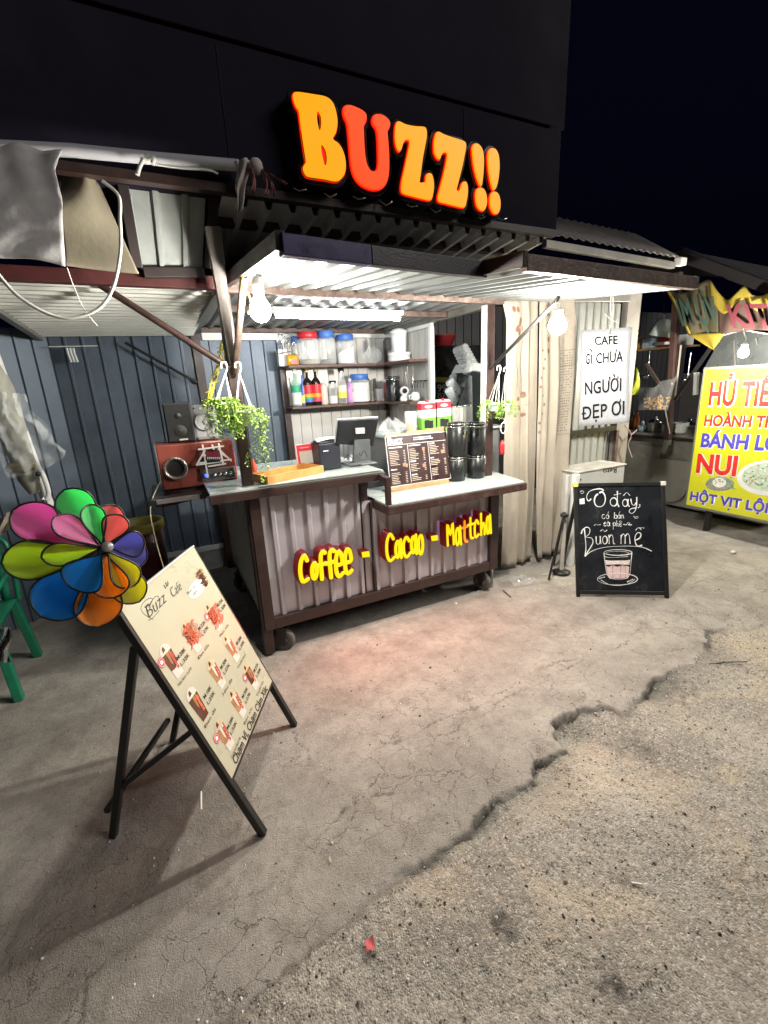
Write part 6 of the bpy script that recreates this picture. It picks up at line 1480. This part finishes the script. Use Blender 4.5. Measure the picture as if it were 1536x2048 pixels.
def fpt(u, v):
    (ax, ay), (bx_, by_), (cx, cy), (dx, dy) = fq
    x = (ax + (bx_ - ax) * u) * (1 - v) + (dx + (cx - dx) * u) * v; y_ = (ay + (by_ - ay) * u) * (1 - v) + (dy + (cy - dy) * u) * v
    return at(x, y_, y=2.44 + .08 * v)
def rib(u): 
    f = (u * 2.6 + .2) % 1.0
    return .018 if f < .18 else (.018 * (1 - (f - .18) / .08) if f < .26 else 0)
MB().grid(lambda u, v: fpt(.05 + .86 * u, .06 + .90 * v) + V(0, .02 - rib(u), 0), 60, 6, smooth=False).build('ribbed_sheet', pm('milky_sheet', (.46, .49, .48), .4, .1, .15, 3, .05, 30, .25, (.15, .15, .14)), up_t, solid=.002)
for a_, b_ in ((0, 1), (1, 2), (2, 3), (3, 0)):
    cs_ = [fpt(0, 0), fpt(1, 0), fpt(1, 1), fpt(0, 1)]; d = (cs_[b_] - cs_[a_]).normalized() * .021
    MB().bar(cs_[a_] + d, cs_[b_] - d, .042, .035, (0, 1, 0)).build('frame_bar', pm('flap_frame', (.04, .03, .03), .5, .1, .2), up_t, bevel=.003)
def rag(u, v):
    x = 487 + 22 * (u - .5) * (1.3 - .8 * v) - 9 * v + 2 * math.sin(9 * v); y_ = 318 + 112 * v * (1 - .12 * abs(u - .4))
    return at(x, y_, y=PYL - .03) + V(0, .015 * math.sin(8 * u + 6 * v), 0)
rt = thing('torn_cloth', 'torn pale and reddish rag knotted on the right end of the white pipe', 'rag', at(500, 330, y=PYL - .03))
MB().grid(rag, 8, 16).build('pale_strip', pm('rag_pale', (.48, .43, .42), .85, 0, .25, 14, .2, 50), rt, solid=.002)
rm = pm('rag_red', (.28, .13, .13), .85, 0, .3, 16, .2, 50)
for k, pts in enumerate(([(506, 330), (525, 345), (540, 360), (548, 392)], [(510, 326), (530, 352), (535, 375), (530, 390)], [(515, 338), (545, 352), (572, 368)], [(500, 336), (508, 358), (505, 385)])):
    q = smooth_pts(pts, 4); mbb = MB()
    mbb.grid(lambda u, v: at(*(np.array(q[min(int(v * (len(q) - 1)), len(q) - 1)]) + np.array([(u - .5) * 13 * (1 - .6 * v), (u - .5) * 4])), y=PYL - .04) + V(0, .012 * math.sin(6 * u + 5 * v), 0), 4, len(q) - 1)
    mbb.build('red_strip', rm, rt, solid=.002)
MB().ball(at(512, 333, y=PYL - .035), .03, 6, sc=(1, .8, 1.1)).build('knot', pm('rag_pale', (.48, .43, .42), .85), rt)
wr = pm('white_cable', (.66, .66, .62), .55)
tag(MB().tube(smooth_pts([at(-40, 500, y=2.2), at(0, 553, y=2.2), at(40, 595, y=2.2), at(100, 629, y=2.2), at(150, 635, y=2.2), at(200, 615, y=2.2), at(228, 570, y=2.2), at(241, 500, y=2.2), at(240, 440, y=2.2), at(237, 392, y=2.22), at(205, 362, y=2.23)], 6), .0065, 8).build('white_cable', wr), 'thick white cable sagging in a loop at the top left', 'cable')
tag(MB().tube(smooth_pts([at(134, 535, y=2.12), at(148, 575, y=2.15), at(168, 618, y=2.2), at(195, 652, y=2.3)], 5), .002, 5).build('thin_cord', wr), 'thin cord hanging from the corner of the pale canvas', 'cord')
tag(MB().tube(smooth_pts([at(275, 350, y=2.2), at(280, 332, y=2.2), at(290, 316, y=2.2), at(300, 312, y=2.2)], 4), .008, 6).tube(smooth_pts([at(282, 312, y=2.2), at(296, 322, y=2.2), at(308, 316, y=2.2), at(304, 328, y=2.2)], 4), .010, 6).build('cable_tie', wr), 'white knotted cable tie round the middle of the white pipe', 'tie')
tag(MB().tube(smooth_pts([at(308, 328, y=2.21), at(360, 336, y=2.21), at(415, 340, y=2.21), at(436, 348, y=2.21)], 4), .004, 6).build('white_wire', wr), 'white wire running along the white pipe to the raised flap', 'wire')

# ================================================================ folded parasol in plastic, chairs, bin
ps = thing('folded_parasol', 'folded parasol on a white pole wrapped in clear plastic', 'parasol', (-.60, 2.9, 0))
pa, pb = at(-20, 690, y=2.9), at(105, 1030, y=2.9)
d = (pb - pa)
MB().tube([pa - d * .5, pb + d * .12], .026, 12).build('pole', pm('parasol_white', (.62, .63, .62), .4, 0, .1, 6), ps)
MB().lathe([(.03, -.28), (.055, -.2), (.06, .0), (.07, .25), (.05, .4)], (0, 0, 0), 16, 0, Matrix.Translation(at(32, 880, y=2.9)) @ (-d).to_track_quat('Z', 'Y').to_matrix().to_4x4()).build('folded_cloth', pm('parasol_cloth', (.30, .30, .26), .8, 0, .3, 9, .3, 30), ps)
MB().ball(at(42, 935, y=2.88), .062, 8, sc=(1.1, 1, .55)).build('cloth_end', pm('olive_fringe', (.16, .14, .07), .8, 0, .5, 30, .4, 60), ps)
def cov(u, v):
    x = np.interp(v, [0, .3, .6, 1], [-12, -25, -12, 14]) * (1 - u) + np.interp(v, [0, .25, .5, .75, .9, 1], [52, 62, 98, 108, 132, 128]) * u
    y_ = (782 + 6 * u) * (1 - v) + (955 - 40 * u * u) * v
    return at(x, y_, y=2.78 + .05 * math.sin(7 * u + 11 * v) * math.sin(3 * u) + .03 * math.sin(19 * u - 8 * v) + .018 * math.sin(31 * u + 23 * v) * math.sin(17 * v))
MB().grid(cov, 44, 40, smooth=False).build('plastic_cover', glass('parasol_film', (.86, .90, .92), .06, .16), ps)
hq = [at(*p_, y=2.84) for p_ in ((77, 935), (88, 955), (97, 985), (92, 1000), (84, 998))]
MB().tube(smooth_pts(hq, 4), .012, 8).build('handle', white_plastic, ps)
for p_ in ((77, 948), (88, 1004)): MB().ball(at(*p_, y=2.83), .014, 6).build('bolt', black_plastic, ps)
green = pm('green_plastic', (.012, .20, .105), .35, 0, .15, 6)
def chair(o, yaw, label):
    t = thing('plastic_chair', label, 'chair', o, 'green plastic chairs at the left edge')
    M = Matrix.Translation(V(o)) @ Matrix.Rotation(yaw, 4, 'Z')
    def leg(x, y_, dx, dy):
        w = .045
        MB().prism([M @ V(x - w / 2, y_ - w / 2, .43), M @ V(x + w / 2, y_ - w / 2, .43), M @ V(x + w / 2, y_ + w / 2, .43), M @ V(x - w / 2, y_ + w / 2, .43)], M.to_3x3() @ V(dx, dy, -.43)).build('leg', green, t, bevel=.006)
    for x, y_, dx, dy in ((-.19, -.19, -.03, -.05), (.19, -.19, .03, -.05), (-.19, .19, -.03, .06), (.19, .19, .03, .06)): leg(x, y_, dx, dy)
    MB().grid(lambda u, v: M @ V((u - .5) * .43, (v - .5) * .43, .435 - .02 * math.sin(math.pi * u) * math.sin(math.pi * v)), 8, 8).build('seat', green, t, solid=.012)
    for k in range(5):
        x = -.16 + k * .08
        MB().grid(lambda u, v: M @ V(x + (u - .5) * .045, .20 + .09 * v + .02 * (u - .5) ** 2, .43 + .38 * v), 2, 6).build('back_slat', green, t, solid=.006)
    MB().tube(smooth_pts([M @ V(-.22, .20, .43), M @ V(-.22, .25, .65), M @ V(-.19, .29, .80), M @ V(0, .31, .85), M @ V(.19, .29, .80), M @ V(.22, .25, .65), M @ V(.22, .20, .43)], 5), .016, 8).build('back_rim', green, t)
    for s in (-1, 1): MB().tube(smooth_pts([M @ V(s * .23, .24, .62), M @ V(s * .25, .0, .65), M @ V(s * .24, -.2, .62), M @ V(s * .21, -.21, .44)], 5), .016, 8).build('arm', green, t)
p = at(46, 1398, z=0)
chair((p.x - .235, p.y + .24, .002), R(0), 'green plastic armchair nearest the camera at the left edge')
p = at(46, 1250, z=0)
chair((p.x - .20, p.y + .34, .002), R(14), 'green plastic armchair behind the other chair under the pinwheel')
bt_ = V(at(282, 1050, y=3.5).x, 3.5, 0); bz = at(282, 1042, y=3.5).z
bk_ = thing('plastic_bucket', 'maroon bucket with olive yellow rim behind the pinwheel', 'bucket', bt_)
MB().lathe([(.001, .002), (.10, .002), (.115, .02), (.135, bz - .07), (.125, bz - .07), (.10, .02), (.001, .02)], bt_, 26).build('body', pm('maroon_plastic', (.10, .018, .025), .4), bk_)
MB().lathe([(.136, bz - .0695), (.15, bz - .05), (.15, bz), (.13, bz), (.128, bz - .0695)], bt_, 26).build('rim', pm('olive_rim', (.30, .24, .04), .45), bk_)
tag(MB().grid(lambda u, v: at(-6 + 26 * u + 4 * math.sin(7 * v), 1255 + 70 * v, y=2.35 + .04 * math.sin(9 * u + 7 * v)), 9, 9, smooth=False).build('foil_bag', pm('silver_foil', (.55, .56, .56), .25, .7, .2, 20)), 'crumpled silvery plastic bag at the left edge by the chair', 'bag')
mb = MB()
tag(MB().grid(lambda u, v: at(-10 + 30 * u, 1030 + 35 * v + 6 * math.sin(5 * u), y=2.8 + .05 * math.sin(6 * u + 5 * v)), 8, 6).build('cloth_bundle', pm('beige_bundle', (.33, .29, .24), .8, 0, .3, 20)), 'beige cloth bundle lying on the chair at the left edge', 'cloth')
q = at(62, 1240, z=0)
tag(MB().lathe([(.03, .0), (.045, .012), (.035, .03), (.02, .03), (.02, .0)], q, 16).build('umbrella_socket', greymetal), 'small round metal socket on the dark floor beside the chairs', 'socket')

# ================================================================ A-frame menu board
FL, FR = V(.11, 1.39, 0), V(.37, 1.88, 0)
au = (FR - FL).normalized(); AW = (FR - FL).length
at_ = V(-.883 * .365, .469 * .365, .95); AL = at_.length; atn = at_.normalized(); aN = au.cross(atn).normalized()
if aN.dot(V(EYE) - FL) < 0: aN = -aN
af = thing('menu_board', 'cream A-frame menu board Buzz Café standing on black metal legs', 'menu board', FL + au * AW / 2)
afm = pm('black_frame_paint', (.012, .012, .012), .4, .1, .25, 9)
PB = Plane(FL + aN * .014, aN)
for o_ in (FL, FR): MB().bar(o_, o_ + at_, .028, .026, aN).build('side_rail', afm, af, bevel=.003)
vb = (PB(455, 1580) - FL).dot(atn) * 1.0
for h_ in (.012, vb / AL): 
    z_ = AL - .014 if h_ == .012 else vb
    MB().bar(FL + au * .0145 + atn * z_, FR - au * .0145 + atn * z_, .026, .024, aN).build('cross_rail', afm, af, bevel=.003)
fb = V(-.40, 1.66, 0)
hip = at_ * .86 - aN * .016
for o_, ft_ in ((FL, fb), (FR, fb + (FR - FL) * .86)):
    MB().bar(o_ + hip, ft_, .026, .024, au).build('rear_leg', afm, af, bevel=.003)
    MB().bar(o_ + at_ * .50 - aN * .016, ft_ + (o_ + hip - ft_) * .28, .018, .016, au).build('brace', afm, af, bevel=.002)
MB().bar(fb + V(0, 0, .12), fb + (FR - FL) * .86 + V(0, 0, .12), .02, .02).build('rear_rail', afm, af, bevel=.002)
c_ = [FL + au * .001 + atn * (vb + .002), FR - au * .001 + atn * (vb + .002), FR - au * .001 + atn * AL, FL + au * .001 + atn * AL]
MB().prism([p_ + aN * .0145 for p_ in c_], aN * -.001).build('poster', pm('cream_poster', (.46, .44, .33), .32, 0, .06, 2), af)
MB().bar(c_[3] + aN * .010 + atn * .004, c_[2] + aN * .010 + atn * .004, .004, .018, aN).build('top_edge', white_paint, af)
def pz(x, y_): return (220 + x / 3.358, 1090 + y_ / 3.358)
AP_ = Plane(FL + aN * .0150, aN)
def ploc(x, y_): return AP_(*pz(x, y_))
pieces = []
def ptext(s, x0, y0, x1, y1, cap, mat, **k):
    O = ploc(x0, y0); Lw = (ploc(x1, y1) - O).length
    pieces.append(lettering(s, O, au * Lw, atn * cap, aN, mat, af, **k))
txt = pm('menu_ink', (.035, .028, .025), .5); redp = pm('menu_red', (.55, .06, .05), .5); coffee = pm('menu_coffee', (.085, .030, .018), .4, 0, .35, 25); milk = pm('menu_milk', (.62, .58, .52), .4, 0, .1, 20); tanc = pm('menu_caramel', (.36, .18, .075), .4, 0, .3, 25); marker = pm('orange_marker', (.80, .14, .06), .5); creamc = pm('menu_cream', (.55, .45, .30), .4, 0, .2, 25)
ptext('Buzz', 262, 492, 398, 388, .042, txt, shear=.35, bold=-.012); ptext('Café', 425, 352, 492, 300, .036, txt, shear=.35, bold=-.012)
sw = MB(); 
def ink_line(pts, r_, mi=0): sw.tube([ploc(*p_) for p_ in smooth_pts(pts, 5)], r_, 5, mi, flat=(aN, .25))
ink_line([(292, 500), (235, 468), (208, 430), (222, 390), (258, 360), (285, 362), (270, 400), (232, 420)], .0011); ink_line([(268, 395), (300, 350), (325, 345), (330, 375)], .0011); ink_line([(258, 506), (290, 486), (330, 440)], .0011)
for pts in ([(375, 292), (368, 278), (360, 270)], [(380, 280), (378, 262), (372, 252)], [(386, 274), (390, 258), (386, 244)]): ink_line(pts, .003)
CUPS = [((410, 775), coffee, 'M:28K', 'L:32K', (470, 800), 1), ((545, 615), coffee, 'M:22K', 'L:27K', (612, 600), 0), ((695, 480), coffee, 'M:25K', 'L:32K', (735, 440), 1),
        ((585, 1065), coffee, 'M:18K', 'L:25K', (650, 1060), 0), ((712, 860), tanc, 'M:20K', 'L:27K', (760, 860), 0), ((815, 690), tanc, 'M:28K', 'L:32K', (865, 695), 0),
        ((765, 1270), tanc, 'M:28K', 'L:32K', (805, 1265), 1), ((855, 1060), tanc, 'M:20K', 'L:27K', (905, 1055), 0), ((943, 880), coffee, 'M:25K', 'L:30K', (980, 880), 1)]
capt = ['Nâu kem cà phê', 'Đen sữa', 'Phin sữa', 'Đen đá', 'Nâu đá', 'Cà phê kem', 'Cà phê kem Buôn Mê', 'Bạc xỉu', 'Cà phê sữa']
art = MB()
def apoly(c, pts, mi, lift): art.poly([c + au * a_ + atn * b_ + aN * lift for a_, b_ in pts], mi)
for i, (cc, m, t1_, t2_, tp_, badge) in enumerate(CUPS):
    c = ploc(*cc); hw, hh_ = .032, .064
    cup = [(-hw, hh_ * .55), (-hw * .72, -hh_), (hw * .72, -hh_), (hw, hh_ * .55)]
    body = 0 if m is coffee else 2
    apoly(c, cup, body, .0004)
    if i != 3: apoly(c, [(-hw * .80, -hh_ * .45 ), (-hw * .72, -hh_), (hw * .72, -hh_), (hw * .80, -hh_ * .30), (0, -hh_ * .5)], 1, .0007)
    apoly(c, [(-hw * 1.02, hh_ * .50), (hw * 1.02, hh_ * .50), (hw * .9, hh_ * .80), (hw * .3, hh_ * 1.02), (-hw * .4, hh_ * .98), (-hw * .9, hh_ * .78)], 1 if i in (0, 3) else 4, .0008)
    apoly(c, [(-hw * .5, hh_ * .62), (hw * .1, hh_ * .66), (hw * .0, hh_ * .92), (-hw * .35, hh_ * .85)], 0, .0010)
    for (dx, wdt, o2) in ((-.2, .5, 0), (.35, .3, 1)):
        apoly(c, [(hw * dx, hh_ * .5), (hw * (dx + wdt), hh_ * .5), (hw * (dx + wdt * .4), -hh_ * .3), (hw * dx, -hh_ * .1)], 2 if body == 0 else 1, .0009 + .0002 * o2)
    O = c + au * (hw * .28) + atn * (hh_ * .32)
    pieces.append(lettering('Buzz', O, -atn * hh_ * 1.0, au * .014, aN, redp if m is tanc or i < 3 else marker, af, bold=.05, lift=.0014))
    q = ploc(*tp_)
    big = i in (0, 3, 4, 6)
    pieces.append(lettering(t1_, q + atn * .016, au * .066, atn * .0135, aN, txt, af, bold=.012)); pieces.append(lettering(t2_, q - atn * .010, au * .066, atn * .0135, aN, txt, af, bold=.012))
    pieces.append(lettering(capt[i], c - au * .035 - atn * (hh_ + .022), au * .10, atn * .011, aN, txt, af, bold=.0))
    if badge:
        for r_, mi_, l_ in ((.018, 5, .0012), (.0145, 6, .0014), (.013, 5, .0016)): apoly(c, [(-hw - .012 + r_ * x_, hh_ * .35 + r_ * y_) for x_, y_ in ring(0, 0, 1, 1, 18)], mi_, l_)
        apoly(c, [(-hw - .012 + x_, hh_ * .35 + y_) for x_, y_ in ((-.007, -.006), (.007, -.006), (.008, .003), (0, .009), (-.008, .003))], 6, .0018)
for cx_, cy_ in ((545, 600), (705, 480)):
    c = ploc(cx_, cy_)
    for k in range(11):
        a0 = -.040 + .008 * k; q = [(a0 + rr.uniform(-.006, .006) + (.018 if s % 2 else -.006), (-.045 + .09 * s / 5) * rr.uniform(.75, 1)) for s in range(6)]
        art.tube([c + au * a_ + atn * b_ + aN * (.0022 + .0001 * k) for a_, b_ in q], .0022, 5, 3, flat=(aN, .2))
c = ploc(585, 290)
apoly(c, [(x_ * .075, y_ * .030) for x_, y_ in ring(0, 0, 1, 1, 24)], 6, .0004)
c = ploc(618, 225)
for k in range(14): apoly(c, [(rr.uniform(-.03, .03) + .012 * math.cos(b_), rr.uniform(-.002, .002) + .03 * math.sin(k) + .010 * math.sin(b_)) for b_ in (0, 1.2, 2.4, 3.6, 4.8)], rr.choice((0, 0, 2)), .0008 + .00005 * k)
art.build('printed_cups', [coffee, milk, tanc, marker, creamc, pm('badge_red', (.50, .05, .06), .5), paper_white], af)
ptext('Nguyên chất', 520, 335, 578, 285, .010, txt); ptext('100%', 560, 345, 590, 315, .010, txt)
ptext('Chạm Vị, Chạm Cảm Xúc', 846, 1480, 1062, 975, .031, txt, bold=.018)
sw.build('flourish', txt, af)
join_meshes(pieces)
tag(MB().tube([PB(432, 1572, -.06), PB(433, 1608, -.06)], .004, 6).build('white_tie', white_cord), 'small white tie dangling under the A-frame menu board', 'tie')

# ================================================================ pinwheel on the corner of the A-frame
hub = at(215, 1093, y=1.50)
pw_ = thing('pinwheel', 'large rainbow pinwheel with two rings of petals on the menu board corner', 'pinwheel', hub)
view = (V(EYE) - hub).normalized()
PWi = Plane(hub + view * .015, view); PWo = Plane(hub - view * .075, view)
def z1(p): return (p[0] / 4.453, 960 + p[1] / 4.453)
cols = {'pink': (.95, .27, .62), 'green': (.20, .82, .33), 'coral': (1.0, .33, .31), 'purple': (.25, .25, .60), 'olive': (.68, .66, .09), 'orange': (1.0, .42, .08), 'blue': (.05, .38, .78), 'lime': (.62, .80, .11)}
def nylon(col):
    m = pm('nylon_' + col, cols[col], .55, 0, .06, 10, .06, 90)
    nt = m.node_tree; b = nt.nodes['Principled BSDF']
    if 'Translucent BSDF' not in nt.nodes:          # thin cloth lets the lamps behind it through
        tr = nt.nodes.new('ShaderNodeBsdfTranslucent'); tr.name = 'Translucent BSDF'
        tr.inputs['Color'].default_value = (*[min(1, c * 1.15) for c in cols[col]], 1)
        mx = nt.nodes.new('ShaderNodeMixShader'); mx.inputs[0].default_value = .70
        out = nt.nodes['Material Output']
        nt.links.new(b.outputs[0], mx.inputs[1]); nt.links.new(tr.outputs[0], mx.inputs[2]); nt.links.new(mx.outputs[0], out.inputs['Surface'])
    return m
edge_m = pm('black_piping', (.012, .012, .012), .5)
def petal(pl, tip, base, wid, col, tilt, label=None, scoop=.02):
    T = V(pl(*z1(tip))); B_ = V(pl(*z1(base))); ax = (T - B_); L_ = ax.length; ax = ax.normalized(); side = view.cross(ax).normalized()
    k_ = (hub - V(EYE)).dot(V(CAM_M[2])) / FOC / 4.453; w = wid * k_ / 2
    prof = lambda v: w * (math.sin(math.pi * min(1, v) ** 1.9) ** .62) * (1.0 if v < .999 else 0)
    def pt(u, v):
        r_ = prof(v) if 0 < v < 1 else 0
        s_ = (u - .5) * 2
        return B_ + ax * L_ * v + side * r_ * s_ + view * (tilt * r_ * s_ + scoop * (abs(s_) ** 2) * (r_ / max(w, 1e-6)) - .0)
    o = MB().grid(pt, 12, 22).build('petal', nylon(col), pw_, solid=.0012)
    rim_pts = [pt(0, v / 30) for v in range(31)] + [pt(1, v / 30) for v in range(29, 0, -1)]
    MB().tube(rim_pts, .0027, 6, closed=True).build('piping', edge_m, o)
petal(PWo, (112, 270), (800, 590), 340, 'pink', .15); petal(PWo, (575, 85), (900, 560), 300, 'green', -.1); petal(PWo, (1015, 220), (900, 600), 230, 'coral', .2)
petal(PWo, (1308, 700), (920, 620), 260, 'purple', .1); petal(PWo, (1240, 1085), (930, 650), 290, 'olive', .1); petal(PWo, (870, 1310), (905, 680), 370, 'orange', -.15); petal(PWo, (360, 1215), (860, 690), 430, 'blue', .15); petal(PWo, (12, 740), (850, 650), 340, 'lime', -.1)
petal(PWi, (486, 325), (900, 600), 200, 'pink', .9, scoop=.01); petal(PWi, (800, 218), (915, 585), 180, 'green', .5); petal(PWi, (1075, 312), (930, 590), 210, 'coral', -.3); petal(PWi, (1290, 560), (960, 600), 230, 'purple', .1)
petal(PWi, (1200, 940), (955, 630), 230, 'olive', -.3); petal(PWi, (1010, 1050), (935, 650), 280, 'orange', .3); petal(PWi, (640, 965), (920, 650), 330, 'blue', .4); petal(PWi, (368, 690), (900, 610), 190, 'lime', -.8)
Mh = Matrix.Translation(hub + view * .02) @ view.to_track_quat('Z', 'Y').to_matrix().to_4x4()
MB().lathe([(.001, -.11), (.012, -.11), (.014, 0), (.016, .012), (.013, .020), (.001, .022)], (0, 0, 0), 18, 0, Mh).build('hub', pm('hub_grey', (.40, .41, .40), .35, .3), pw_)
MB().tube([hub - view * .095, hub - view * .095 + V(-.005, .01, -.12), FL + at_ * .97], .006, 8).build('stem', black_plastic, pw_)
